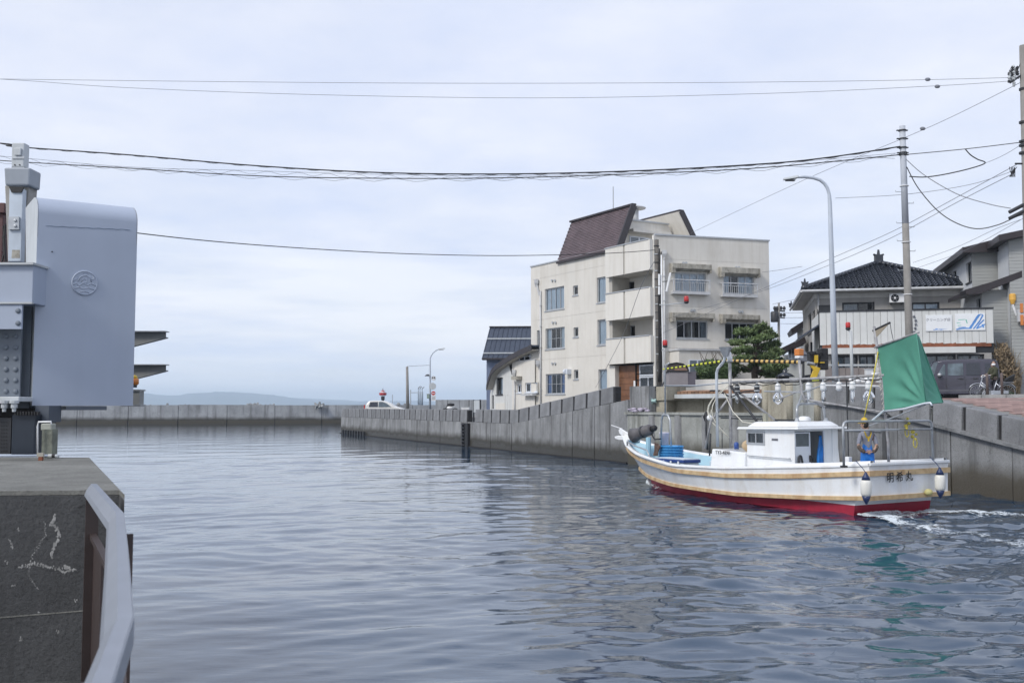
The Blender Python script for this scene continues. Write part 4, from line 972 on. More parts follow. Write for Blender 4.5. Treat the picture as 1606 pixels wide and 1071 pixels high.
window(FH, hw[0], TH_, 2, fm_=DARKM, curtain=[(0,.5,CURTG)]); window(FH, hw[1], TH_, 2, fm_=DARKM, curtain=[(0,1,CURT)])
hs_ = [rect(FHs, 1267.5, 1272.5, 492, 523), rect(FHs, 1274.5, 1278.5, 487, 515)]
obj('wall', wall(FHs, 0, FHs.L, 2.3, zB, hs_), HWALL, TH_); mb = MB(); FHs.box(mb, 0, FHs.L, -.02, .1, zB+.003, zE); obj('fascia_band', mb, HBAND, TH_)
for h in hs_: window(FHs, h, TH_, 2, fm_=DARKM, curtain=[(0,1,CURT)])
mb = MB(); FH.box(mb, FH.L-.12, FH.L, .003, 8.5, 2.3, zE); obj('wall', mb, HWALL, TH_)
mb = MB(); mb.box(0,0,0,0,0,0); 
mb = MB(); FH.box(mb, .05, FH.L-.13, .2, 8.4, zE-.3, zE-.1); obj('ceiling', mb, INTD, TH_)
# eaves, gutter
OV = .62; zr0 = zE+.12; apz = tozed(413, 52.5)
apA = FH.hit(1377, 413, 3.6)[0]
ex0, ex1, en0, en1 = -OV, FH.L+OV, -OV, 8.6+OV
ca, cb = FH.p(apA, 3.6, apz), FH.p(apA, 5.2, apz)
cor = [FH.p(ex0,en0,zr0), FH.p(ex1,en0,zr0), FH.p(ex1,en1,zr0), FH.p(ex0,en1,zr0)]
mb = MB(); FH.box(mb, ex0+.06, ex1-.06, en0+.06, en1-.06, zE+.002, zr0-.01); obj('soffit', mb, HBAND, TH_)
mb = MB(); mb.tube([FH.p(ex0-.02,en0-.06,zr0-.06), FH.p(ex1+.02,en0-.06,zr0-.06)], .065, 8); mb.tube([FH.p(ex0-.06,en1,zr0-.06), FH.p(ex0-.06,en0-.06,zr0-.06)], .065, 8); obj('gutter', mb, PIPEM, TH_)
mb = MB(); mb.add(cor + [ca, cb], [(0,1,4), (1,2,5,4), (2,3,5), (3,0,4,5)]); rf = obj('roof', mb, JTILE, TH_)
def tiled(p0, p1, a0_, a1_, cols, name='roof_tile'):
    """pantile courses on the trapezium p0-p1 (eave) / a0-a1 (top)"""
    mb = MB(); L = (p1-p0).length; slope_l = ((a0_+a1_)/2-(p0+p1)/2).length; nr = int(slope_l/.27); U = (p1-p0)/L
    up_ = ((a0_-p0) - U*((a0_-p0).dot(U))).normalized(); nn = U.cross(up_).normalized()
    if nn.z < 0: nn = -nn
    l0, l1 = (a0_-p0).dot(U), (a1_-p0).dot(U); hgt = (a0_-p0).dot(up_)
    for r_ in range(nr):
        v0, v1 = hgt*r_/nr, hgt*(r_+1.15)/nr; f = r_/nr
        x0, x1 = l0*f, L+(l1-L)*f; k = int((x0)/.28)
        while (k+1)*.28 < x1:
            if k*.28 >= x0-.14:
                xs_ = [k*.28 + t*.28 for t in (0, .18, .36, .5, .64, .82, 1)]; hs2 = [.012, .012, .03, .075, .095, .075, .015]
                vs_ = [p0+U*x+up_*v0+nn*(h+.045) for x, h in zip(xs_, hs2)] + [p0+U*x+up_*v1+nn*(h+.0) for x, h in zip(xs_, hs2)] + [p0+U*x+up_*v0+nn*(h-.0) for x, h in zip(xs_, hs2)]
                mb.add(vs_, [(i, i+1, i+8, i+7) for i in range(6)] + [(i+14, i+15, i+1, i) for i in range(6)])
            k += 1
    return tag(obj(name, mb, JTILE, rf), kind='stuff')
tiled(cor[0], cor[1], ca, ca, 0); tiled(cor[3], cor[0], cb, ca, 0); tiled(cor[1], cor[2], ca, cb, 0)
def ridge(a, b_, par, seg=.26, r_=.13):
    L = (b_-a).length; n = int(L/seg)
    for i in range(n):
        p = a.lerp(b_, i/n); q = a.lerp(b_, (i+.96)/n); mb = MB(); mb.tube([p+Vector((0,0,.10)), q+Vector((0,0,.10))], [r_, r_*.88], 7); obj('ridge_tile', mb, JTILE, par, smooth=True)
    mb = MB(); mb.bar(a+Vector((0,0,.03)), b_+Vector((0,0,.03)), .2, .16); obj('ridge_base', mb, JTILE, par)
ridge(ca, cor[0], rf); ridge(ca, cor[1], rf); ridge(ca, cb, rf)
def finial(c, s_):
    mb = MB(); c = Vector(c); mb.box(c.x-.2*s_, c.x+.2*s_, c.y-.1*s_, c.y+.1*s_, c.z, c.z+.35*s_)
    for dx, dz in ((-.26,.38),(0,.62),(.26,.38)): mb.tube([c+Vector((0,0,.25*s_)), c+Vector((dx*s_,0,dz*s_))], [.1*s_, .05*s_], 6)
    obj('ridge_ornament', mb, JTILE, rf)
finial(ca+Vector((0,-.1,.1)), 1.05); finial(cor[0]+Vector((.15,.1,.15)), .7); finial(cor[1]+Vector((-.15,.1,.15)), .7); finial(cor[3]+Vector((0,0,.1)), .6)
pipe(FH, .18, 2.4, zE, TH_, .045, n=-.07); pipe(FH, FH.L-.12, 4, zE, TH_, .045, n=-.07)
# air conditioner on brackets on the wall
a0, a1, z0, z1 = rect(FH, 1395, 1419, 460.5, 474.5, -.35)
ac = root('air_conditioner', 'white air-conditioner outdoor unit high on the grey tiled house', 'air conditioner', tuple(FH.p(a0,-.35,z0)))
mb = MB(); FH.box(mb, a0, a1, -.42, -.06, z0, z1); obj('casing', mb, WHITEP, ac, bev=.015)
cc = FH.p(a0+.27*(a1-a0)+.05, -.425, (z0+z1)/2); fn_ = Vector((-FH.n.x,-FH.n.y,0))
obj('fan_grille', MB().lathe([(.19,0),(.19,.015),(.165,.02),(.16,.0)], cc, fn_, 20), DARKM, ac); obj('fan_hub', MB().lathe([(.05,0),(.05,.03)], cc, fn_, 12), WHITEP, ac)
for i in range(6):
    an = i*math.pi/3; mb = MB(); uu = Vector((FH.u.x, FH.u.y, 0)); e_ = uu*math.cos(an)+Vector((0,0,1))*math.sin(an); mb.bar(cc+fn_*.02+e_*.05, cc+fn_*.02+e_*.17, .012, .012); obj('grille_bar', mb, GALV, ac)
for x in (a0+.08, a1-.12):
    mb = MB(); FH.box(mb, x, x+.05, -.4, 0, z0-.06, z0-.003); obj('bracket', mb, DARKM, ac)

# shop front of the cleaner's: tall white panelled fascia over dark windows
cS = corner(1288, 44.5); FS = jface(cS, fdir, 8.0); aR = FS.hit(1558, 520)[0]
SH = root('shop_front', 'white panelled shop fascia with faded laundry signs and a rusty lower edge', 'shop front', (cS.x, cS.y, 0))
zt_ = FS.hit(1330, 489)[1]; z1_ = FS.hit(1330, 541)[1]; z2_ = FS.hit(1330, 546)[1]; z3_ = FS.hit(1330, 555.5)[1]
print('shop', aR, zt_, z1_, z2_, z3_)
np_ = 25
for i in range(np_):
    a = aR*i/np_; b_ = aR*(i+1)/np_; mb = MB(); FS.box(mb, a+.006, b_-.006, -.02, .02, z1_, zt_); obj('panel', mb, WHITEC, SH, bev=.006)
mb = MB(); FS.box(mb, -.05, aR+.03, -.06, .5, zt_+.002, zt_+.07); obj('coping', mb, DARKM, SH)
mb = MB()
for i in range(40):
    a = .15+(aR-.3)*i/40; mb.quad(FS.p(a,-.03,z1_+rnd.uniform(-.02,.05)), FS.p(a+(aR-.3)/40,-.03,z1_+rnd.uniform(-.02,.05)), FS.p(a+(aR-.3)/40,-.03,z2_), FS.p(a,-.03,z2_))
FS.box(mb, .1, aR-.1, -.028, .02, z2_, z1_-.02); obj('rusty_edge', mb, RUST, SH)
mb = MB(); FS.box(mb, -.03, aR-.8, -.3, .02, z3_, z2_-.004); obj('lower_band', mb, WHITEC, SH)
mb = MB(); FS.box(mb, 0, .25, -.02, .3, 2.3, z3_-.003); obj('corner_post', mb, WHITEC, SH)
mb = MB(); FS.box(mb, 0, aR, .025, .6, z3_, zt_-.01); obj('fascia_back', mb, INTD, SH)
zw = FS.hit(1360, 600)[1]
sx = [(1302,1346),(1346,1374),(1374,1402),(1402,1440),(1440,1500),(1500,1545)]
sh_h = []
for x0, x1 in sx: sh_h.append((FS.hit(x0+1,560)[0], FS.hit(x1-1,560)[0], zw, z3_-.05))
obj('wall', wall(FS, .25, aR-.1, 2.3, z3_-.002, sh_h), HWALL, SH)
for h in sh_h: window(FS, h, SH, 2, fm_=DARKM, curtain=[(.05,.8,CURTG)], sill=False)
# left flank of the shop
e2_ = cS + gdir*4.5; FSs = Face((e2_.x,e2_.y), (cS.x,cS.y)); mb = MB(); FSs.box(mb, 0, FSs.L-.03, .002, .1, 2.3, zt_-.01); obj('side_wall', mb, WHITEC, SH)
mb = MB(); mb.hexa([FSs.p(1.5,-.9,z1_+.3), FSs.p(4.3,-.9,z1_+.3), FSs.p(4.3,0,z1_+.9), FSs.p(1.5,0,z1_+.9), FSs.p(1.5,-.9,z1_+.38), FSs.p(4.3,-.9,z1_+.38), FSs.p(4.3,0,z1_+.98), FSs.p(1.5,0,z1_+.98)]); obj('lean_to_roof', mb, SLATE, SH)
pipe(FSs, 3.6, 2.4, z1_+.2, SH, .05, n=-.3, mat=DARKM)
# two sign boards with what can still be read on them
def board(x0, x1, y0, y1, label):
    a0, a1, z0, z1 = rect(FS, x0, x1, y0, y1, -.06); o = obj('sign_board', FS.box(MB(), a0, a1, -.07, -.024, z0, z1), pm('sign_white', (.78,.80,.82), .5, var=.03), org=FS.p(a0,-.07,z0)); tag(o, label, 'sign'); return o, a0, a1, z0, z1
BLUEI = pm('faded_blue_ink', (.10,.27,.62), .6, var=.2); GRNI = pm('faded_green_ink', (.12,.52,.40), .6, var=.2); INK = pm('faded_black_ink', (.16,.17,.2), .7, var=.2); BLKI = pm('black_ink', (.02,.02,.02), .5)
so, a0, a1, z0, z1 = board(1452, 1493, 494, 519, 'faded white sign board with small Japanese lettering above a blue brush stroke')
U3 = Vector((FS.u.x, FS.u.y, 0))
text('lettering', 'クリーニング店', FS.p(a0+.0,-.073,z1-.29), U3, (0,0,1), .145, INK, so)
mb = MB()
for (u0,u1,v0,v1) in ((.28,.62,.06,.10),(.5,.85,.09,.12),(.36,.46,.10,.15),(.55,.7,.03,.06)): mb.quad(*[FS.p(a0+(a1-a0)*u,-.074,z0+(z1-z0)*v) for u, v in ((u0,v0),(u1,v0+.03),(u1,v1),(u0,v1))])
obj('brush_mark', mb, BLUEI, so)
so, a0, a1, z0, z1 = board(1498, 1545, 492, 518, 'white sign board with broad blue brush strokes and small green marks')
mb = MB()
def stroke(mb, pts, w0):
    for i in range(len(pts)-1):
        (u, v), (p, q) = pts[i], pts[i+1]; du, dv = p-u, q-v; L_ = math.hypot(du, dv); ox, oy = -dv/L_*w0, du/L_*w0
        mb.quad(*[FS.p(a0+(a1-a0)*x,-.0735-.0003*len(mb.f),z0+(z1-z0)*y) for x, y in ((u-ox,v-oy),(p-ox*.8,q-oy*.8),(p+ox*.8,q+oy*.8),(u+ox,v+oy))])
stroke(mb, [(.48,.10),(.62,.45),(.72,.72),(.82,.95)], .05); stroke(mb, [(.82,.95),(.93,.93)], .03); stroke(mb, [(.93,.9),(.82,.55),(.66,.2),(.60,.08)], .03)
stroke(mb, [(.72,.12),(.80,.35),(.96,.62)], .03); stroke(mb, [(.70,.10),(.90,.25),(.99,.36)], .035); stroke(mb, [(.03,.06),(.25,.13),(.50,.12)], .04); stroke(mb, [(.1,.18),(.35,.20)], .02); stroke(mb, [(.9,.35),(.94,.15)], .03)
obj('brush_mark', mb, BLUEI, so)
mb = MB(); 
for q in ([(.1,.64),(.33,.66)], [(.05,.46),(.18,.47)], [(.08,.30),(.2,.31)], [(.36,.66),(.40,.42)]): stroke(mb, q, .018)
obj('brush_mark', mb, GRNI, so)
mb = MB(); c = FS.hit(1436, 520); 
for i in range(9): mb.ball(FS.p(c[0]+rnd.uniform(-.08,.08), -.05, c[1]-.7+i*.17), .06, 6)
tag(obj('hanging_lantern_string', mb, INK, org=FS.p(c[0],-.05,c[1])), 'dangling string of small dark ornaments on the white shop fascia', 'ornament')

# grey house at the right edge: three stepped volumes with dark roof edges
GH = root('grey_house', 'grey-sided house with stepped dark roofs at the right edge of the photo', 'house', tuple(at(1531,640,46)))
def volume(pxc, Y, side, front, ytop, mats=(SIDEW, SIDING), wins=(), roof=None, z0=2.3):
    o = corner(pxc, Y); Ff = jface(o, fdir, front); e_ = o + gdir*side; Fs = Face((e_.x,e_.y), (o.x,o.y)); zt = Ff.hit(pxc+.5, ytop)[1]
    ws = [rect(Fs, *q) for q in wins]
    obj('wall', wall(Fs, 0, side, z0, zt, ws), mats[0], GH); 
    for h in ws: window(Fs, h, GH, 2, fm_=DARKM, curtain=[(0,.6,CURT)])
    mb = MB(); zz = z0; course = obj('wall', Ff.box(MB(), 0, front, .004, .1, z0, zt), mats[1], GH)
    mb = MB(); zz = z0+.02
    while zz < zt-.1:
        mb.hexa([Ff.p(0,-.012,zz), Ff.p(front,-.012,zz), Ff.p(front,.003,zz), Ff.p(0,.003,zz), Ff.p(0,-.002,zz+.14), Ff.p(front,-.002,zz+.14), Ff.p(front,.003,zz+.14), Ff.p(0,.003,zz+.14)]); zz += .15
    tag(obj('siding_board', mb, mats[1], GH), kind='stuff')
    return Ff, Fs, zt
Ff, Fs, zt = volume(1531, 46, 6.2, 9, 391, wins=((1494.5,1500,425,434+6),(1515.5,1523.5,411,443)))
def roofslab(p, q, r_, s_, th=.2, mat=EDGEB): mb = MB(); mb.prism([p, q, r_, s_], (0,0,-th)); obj('roof', mb, mat, GH, norm=True)
# roof 1
zt1 = zt+.0
roofslab(Fs.p(-.3,-.5,zt1-.10), Fs.p(6.7,-.5,zt1+.02), Fs.p(6.7,3.5,zt1+1.0), Fs.p(-.3,3.5,zt1+.9), .26)
mb = MB(); Ff.box(mb, -.5, 2.2, -.55, -.5, zt1-.22, zt1+.04); obj('gutter', mb, EDGEB, GH)
Ff2, Fs2, zt2 = volume(1590, 43.6, 1.9, 8, 372, mats=(SIDEW, SIDING))
roofslab(Fs2.p(-.5,-.5,zt2+.0), Fs2.p(2.4,-.5,zt2+.05), Fs2.p(2.4,4,zt2+.9), Fs2.p(-.5,4,zt2+.85), .28)
Ff3, Fs3, zt3 = volume(1545, 44.3, 3.0, 9, 455, mats=(SIDEW, SIDING), wins=((1531.5,1538,468,486),))
p0 = Fs3.p(-.3,-.75,zt3-.05); p1 = Fs3.p(3.5,-.75,zt3-.05)
roofslab(p0, p1, Fs3.p(3.5,.0,zt3+.15), Fs3.p(-.3,.0,zt3+.15), .16)
mb = MB(); a9_ = Ff3.hit(1598, 431)[0]
mb.prism([Ff3.p(-.75,-.5,zt3-.22), Ff3.p(-.2,-.5,zt3-.22), Ff3.p(a9_,-.5,Ff3.hit(1598,437)[1]), Ff3.p(a9_,-.5,Ff3.hit(1598,427)[1]), Ff3.p(.3,-.5,zt3+.3), Ff3.p(-.75,-.5,zt3+.0)], (Ff3.n.x*1.2, Ff3.n.y*1.2, 0)); obj('lower_roof', mb, EDGEB, GH, norm=True)
# rest of the body so nothing is open from behind
mb = MB(); Ff3.box(mb, .2, 9, .3, 6, 2.3, zt3-.3); obj('inner_volume', mb, SIDING, GH)
# box sign and yellow lamp at the very edge
a0, z0 = Ff3.hit(1590, 497, -.6); mb = MB()
o = root('wall_lamp', 'small amber-topped lamp on a white arm at the right edge', 'lamp', tuple(Ff3.p(a0,-.5,z0)))
c = Ff3.p(*(lambda q: (q[0], -.5, q[1]))(Ff3.hit(1588, 470, -.5))); obj('lamp_head', MB().lathe([(.07,-.2),(.14,0),(.14,.22),(.1,.26)], c, n=10), pm('amber_cover', (.75,.42,.08), .4), o); obj('arm', MB().tube([c+Vector((0,0,-.2)), c+Vector((.14,0,-.7))], .05, 6), WHITEP, o)
a0, a1, z0, z1 = rect(Ff3, 1597, 1630, 474, 562, -.8); o = root('box_sign', 'pale box sign with orange bars cut by the right edge of the photo', 'sign', tuple(Ff3.p(a0,-.8,z0)))
obj('cabinet', Ff3.box(MB(), a0, a1, -.85, -.6, z0+1.6, z1-.3), SIDEW, o)
for k in range(2):
    x = Ff3.hit(1601.5, 480, -.86)[0]; obj('orange_bar', Ff3.box(MB(), x-.05, x+.07, -.9, -.852, z1-.45-k*.55, z1-.05-k*.5), ORN, o)

# small dark-roofed houses between the pine and the tiled house
SB_ = root('small_house', 'pale house with dark sloping eaves just right of the pine tree', 'house', tuple(at(1253,640,60)))
o_ = corner(1260, 60); Fq = Face(*(lambda a, b_: ((a.x,a.y),(b_.x,b_.y)))(corner(1252.5, 61), corner(1264, 60)))
mb = MB(); Fq.box(mb, 0, 4, 0, 6, 1.5, Fq.hit(1256,517)[1]); obj('wall', mb, SIDEW, SB_)
r_ = rect(Fq, 1256, 1262, 530, 545); mb = MB(); Fq.box(mb, r_[0], r_[1], -.05, -.003, r_[2], r_[3]); w9 = obj('window', mb, ALUW, SB_); mb = MB(); Fq.box(mb, r_[0]+.05, r_[1]-.05, -.06, -.052, r_[2]+.05, r_[3]-.05); obj('pane', mb, MATS['reflective_pane'], w9)
p = at(1240, 516, 60); q = at(1263, 501, 60); mb = MB(); mb.prism([p, q, q+Vector((.1,0,-.3)), p+Vector((.1,0,-.25))], (gdir.x*4,gdir.y*4,0)); obj('roof', mb, EDGEB, SB_, norm=True)
SC_ = root('low_house', 'white low house with dark tiled roof partly hidden by the pine tree', 'house', tuple(at(1236,640,54)))
Fq = Face(*(lambda a, b_: ((a.x,a.y),(b_.x,b_.y)))(corner(1227, 56), corner(1262, 54.5)))
zt = Fq.hit(1240,556)[1]; mb = MB(); Fq.box(mb, 0, 2.6, 0, 4, 1.8, zt); obj('wall', mb, WHITEC, SC_)
mb = MB(); Fq.box(mb, .25, 2.5, -.03, -.003, 1.8, Fq.hit(1240,560)[1]); obj('shutter_wall', mb, SIDING, SC_)
r_ = rect(Fq, 1238, 1248, 545, 563); mb = MB(); Fq.box(mb, r_[0], r_[1], -.08, -.033, r_[2], r_[3]); w9 = obj('window', mb, ALUW, SC_); 
for i in range(2): mb = MB(); Fq.box(mb, r_[0]+.05+i*(r_[1]-r_[0])/2, r_[0]+(i+1)*(r_[1]-r_[0])/2-.03, -.09, -.082, r_[2]+.05, r_[3]-.05); obj('pane', mb, MATS['reflective_pane'], w9)
p = at(1225, 546, 54.3); q = at(1262, 528, 54.3); mb = MB(); mb.prism([p, q, q+Vector((.1,0,-.3)), p+Vector((.1,0,-.25))], (gdir.x*3,gdir.y*3,0)); obj('roof', mb, EDGEB, SC_, norm=True)
# ------------------------------------------------------------------ fishing boat (local frame: x to the bow, y to port, z up)
BANG = math.atan2(.866, -.5)
BT = root('fishing_boat', 'white wooden-railed fishing boat with red bottom motoring up the channel', 'boat', (BO[0], BO[1], 0), BANG)
def bp(px, py, l=0.0):
    """pixel -> boat coordinates on the fore-and-aft plane y = l"""
    d = ray(px, py); nx_, ny_ = BL; ox, oy = BO[0]+BL[0]*l, BO[1]+BL[1]*l
    t = (ox*nx_ + oy*ny_)/(d.x*nx_ + d.y*ny_); q = (d.x*t-BO[0], d.y*t-BO[1])
    return Vector((q[0]*BA[0]+q[1]*BA[1], l, H+d.z*t))
def bps(px, py, s):
    """pixel -> boat coordinates on the athwartships plane x = s"""
    d = ray(px, py); nx_, ny_ = BA; ox, oy = BO[0]+BA[0]*s, BO[1]+BA[1]*s
    t = (ox*nx_ + oy*ny_)/(d.x*nx_ + d.y*ny_); q = (d.x*t-BO[0], d.y*t-BO[1])
    return Vector((s, q[0]*BL[0]+q[1]*BL[1], H+d.z*t))
NS = 30
def ip(t, pts): return float(np.interp(t, [p[0] for p in pts], [p[1] for p in pts]))
def shape(t, st=.92, peak=.38, pw=2.3):
    if t < peak: f = t/peak; return st + (1-st)*math.sin(f*math.pi/2)
    f = (t-peak)/(1-peak); return max(0, 1 - f**pw)
ZL_ = lambda t: ip(t, [(0,.42),(.15,.33),(.4,.24),(.7,.27),(.88,.36),(1,.50)])
ZU_ = lambda t: ip(t, [(0,.88),(.1,.80),(.2,.72),(.4,.62),(.6,.62),(.8,.78),(.92,.92),(1,1.05)])
ZG_ = lambda t: ip(t, [(0,1.06),(.1,.98),(.2,.92),(.4,.80),(.6,.76),(.8,.95),(.92,1.13),(1,1.36)])
LV = [(lambda t: -.5, .45, .15, 7.2, .9, 2.0), (lambda t: 0., 1.17, -.02, 8.0, .99, 2.0), (lambda t: .215+.03*t, 1.21, -.06, 8.12, .965, 2.1), (lambda t: ZL_(t)-.05, 1.26, -.1, 8.45, .935, 2.2),
      (lambda t: ZL_(t)-.03, 1.36, -.46, 8.55, .88, 2.35), (ZU_, 1.47, -.47, 9.15, .82, 2.6), (ZG_, 1.50, -.48, 9.35, .81, 2.8)]
def hp(k, t, sgn, off=0, dz=0):
    zf, B, s0, sb, st, pw = LV[k]
    return Vector((s0 + (sb-s0)*t - off*.3*(t > .9), sgn*max(0, B*shape(t, st, .38, pw) - off), zf(t)+dz))
ts = [1-(1-i/NS)**1.25 for i in range(NS+1)]
def strip(k0, k1, name, mat, smooth=True, capstern=True, parent=BT):
    mb = MB()
    for sg in (1, -1):
        vs = []
        for t in ts: vs += [hp(k0, t, sg), hp(k1, t, sg)]
        mb.add(vs, [(2*i, 2*i+2, 2*i+3, 2*i+1) if sg > 0 else (2*i+1, 2*i+3, 2*i+2, 2*i) for i in range(NS)])
    if capstern: mb.quad(hp(k0,0,1), hp(k1,0,1), hp(k1,0,-1), hp(k0,0,-1))
    return obj(name, mb, mat, parent, smooth=smooth)
def flatshade_stern(o): pass
for a, b_, nm, mt in ((0,1,'hull_bottom',REDP), (1,2,'boot_top',REDP), (2,3,'lower_hull',GEL), (3,4,'hull_step',GEL), (4,5,'topside',GEL), (5,6,'bulwark',GEL)):
    o = strip(a, b_, nm, mt); es = o.modifiers.new('es', 'EDGE_SPLIT'); es.split_angle = R(35)
# gunwale cap, inner liner, deck
def loop(fn, name, mat, smooth=True):
    mb = MB()
    for sg in (1, -1):
        vs = []; m = None
        for t in ts:
            q = fn(t, sg); m = len(q); vs += q
        mb.add(vs, [(m*i+j, m*(i+1)+j, m*(i+1)+j+1, m*i+j+1) for i in range(NS) for j in range(m-1)])
    return obj(name, mb, mat, BT, smooth=smooth, norm=False)
loop(lambda t, sg: [hp(6,t,sg,-.02,-.03), hp(6,t,sg,-.03,.02), hp(6,t,sg,.11,.025), hp(6,t,sg,.12,-.04)], 'gunwale_cap', GEL)
def hull_in(t, z, sg, off):
    a = hp(4, t, sg, 0); b_ = hp(5, t, sg, 0); c_ = hp(6, t, sg, 0)
    if z < b_.z: f = (z-a.z)/(b_.z-a.z); q = a.lerp(b_, max(-.3, f))
    else: q = b_.lerp(c_, (z-b_.z)/(c_.z-b_.z))
    return Vector((q.x - off*1.2*(t > .8), sg*max(0, abs(q.y)-off), z))
def zdeck(t): return .37 if t < .72 else .37 + (t-.72)/.28*.42
def lin(t, sg, z): return hull_in(t, zdeck(t)-.01, sg, .07)
bow_t = .62
def liner(name, mat, t0, t1):
    mb = MB(); T = [t0+(t1-t0)*i/14 for i in range(15)]
    for sg in (1, -1):
        vs = []
        for t in T: vs += [hp(6,t,sg,.1,0), lin(t, sg, .36)]
        mb.add(vs, [(2*i, 2*i+2, 2*i+3, 2*i+1) for i in range(14)])
    return obj(name, mb, mat, BT, smooth=True)
liner('inner_bulwark', GEL, 0, .60); liner('bow_liner', GELB, .601, .985)
mb = MB(); mb.quad(hp(6,0,1,.0,-.01)+Vector((.1,0,0)), hp(6,0,-1,.0,-.01)+Vector((.1,0,0)), Vector((-.38,-1.1,.36)), Vector((-.38,1.1,.36))); obj('inner_transom', mb, GEL, BT)
mb = MB(); q0, q1 = hp(6,0,1), hp(6,0,-1); mb.bar(q0+Vector((.02,0,0)), q1+Vector((.02,0,0)), .13, .06); obj('stern_cap', mb, GEL, BT, bev=.012)
mb = MB(); D = [lin(t, 1, .37)+Vector((0,0,.01)) for t in ts]; vs = []
for p in D: vs += [p, Vector((p.x, -p.y, p.z))]
mb.add(vs, [(2*i, 2*i+1, 2*i+3, 2*i+2) for i in range(NS)]); obj('deck', mb, pm('worn_deck', (.42,.47,.5), .7, var=.2, dirt=.6, dirtc=(.3,.29,.27)), BT)
# rubbing strakes (upper and lower, both sides) and across the stern
def strake(k, name, w_, h_):
    for sg in (1, -1):
        mb = MB(); vs = []
        for t in ts:
            p = hp(k, t, sg); o = Vector((0, sg, 0)) if t < .93 else Vector((.5, sg*.6, 0)).normalized()
            vs += [p+o*-.01+Vector((0,0,-h_/2)), p+o*w_+Vector((0,0,-h_/2*.8)), p+o*w_+Vector((0,0,h_/2*.8)), p+o*-.01+Vector((0,0,h_/2))]
        mb.add(vs, [(4*i+j, 4*i+4+j, 4*i+4+(j+1) % 4, 4*i+(j+1) % 4) for i in range(NS) for j in range(4)] + [(0,1,2,3), tuple(4*NS+j for j in range(4))])
        obj(name, mb, RUBR, BT, norm=True)
    p, q = hp(k,0,1), hp(k,0,-1); mb = MB(); mb.bar(p+Vector((-w_*.4,.03,0)), q+Vector((-w_*.4,-.03,0)), w_, h_*.95); obj(name, mb, RUBR, BT)
strake(5, 'upper_strake', .045, .11); strake(4, 'lower_strake', .05, .095)
# raised coaming round the after deck
mb = MB()
for sg in (1,-1):
    vs = []; T = [0+.30*i/10 for i in range(11)]
    for i, t in enumerate(T):
        p = hp(6,t,sg,.02); rise = .07*(1 if i < 9 else .3)
        vs += [p+Vector((0,0,.0)), p+Vector((0,-sg*.03,rise)), p+Vector((0,-sg*.12,rise)), p+Vector((0,-sg*.13,-.02))]
    mb.add(vs, [(4*i+j, 4*i+4+j, 4*i+5+j, 4*i+1+j) for i in range(10) for j in range(3)])
obj('coaming', mb, GEL, BT, smooth=True)
# little drain scuppers
for t in (.1,.32,.5,.7):
    p = hp(2,t,1) + Vector((0,.03,ZL_(t)-.24)); mb = MB(); mb.lathe([(.03,0),(.03,.05)], p-Vector((0,.0,0)), (0,1,0), 8); obj('scupper', mb, BLK, BT)
# names
def btext(body, pos, u, up, size, mat, ext=.002, bold=.0):
    o = text('lettering', body, pos, u, up, size, mat, None, ext, bold=bold); o.parent = BT; return o
pa = bps(1392, 758, -.56); pc_ = bps(1437, 758, -.56)
for i, ch in enumerate('明希丸'):
    p = bps(1391 + i*15, 758.5 - i*1.2, -.515); btext(ch, p, (0,-1,.03), (.03,0,1), .215, BLKI, bold=.0025)
# deckhouse trunk forward of the cabin
cs0, cs1, cw = 2.0, 3.52, .68
tz = 1.2; mb = MB(); mb.hexa([(cs1,-.8,.37),(4.85,-.72,.37),(4.85,.72,.37),(cs1,.8,.37),(cs1,-.75,1.13),(4.78,-.66,1.17),(4.78,.66,1.17),(cs1,.75,1.13)]); tk = obj('fore_deckhouse', mb, GEL, BT, bev=.03)
p = bp(1122, 713.5, .755); btext('TY3-4890', Vector((p.x,.7625,p.z)), (-1,0,.02), (0,-.06,1), .13, BLKI, bold=.001)
for x0, x1, z0, z1 in ((4.35,4.75,.5,.72),(3.75,4.25,.52,.78)):
    mb = MB(); mb.box(x0,x1,.775,.80,z0,z1); obj('hatch_panel', mb, GEL, tk, bev=.008)
mb = MB(); mb.box(cs1-.1, 4.9, .80, 1.02, .37, .58); mb.box(2.1, cs1-.15, .7, .9, .37, .82); obj('side_locker', mb, GEL, BT, bev=.02)
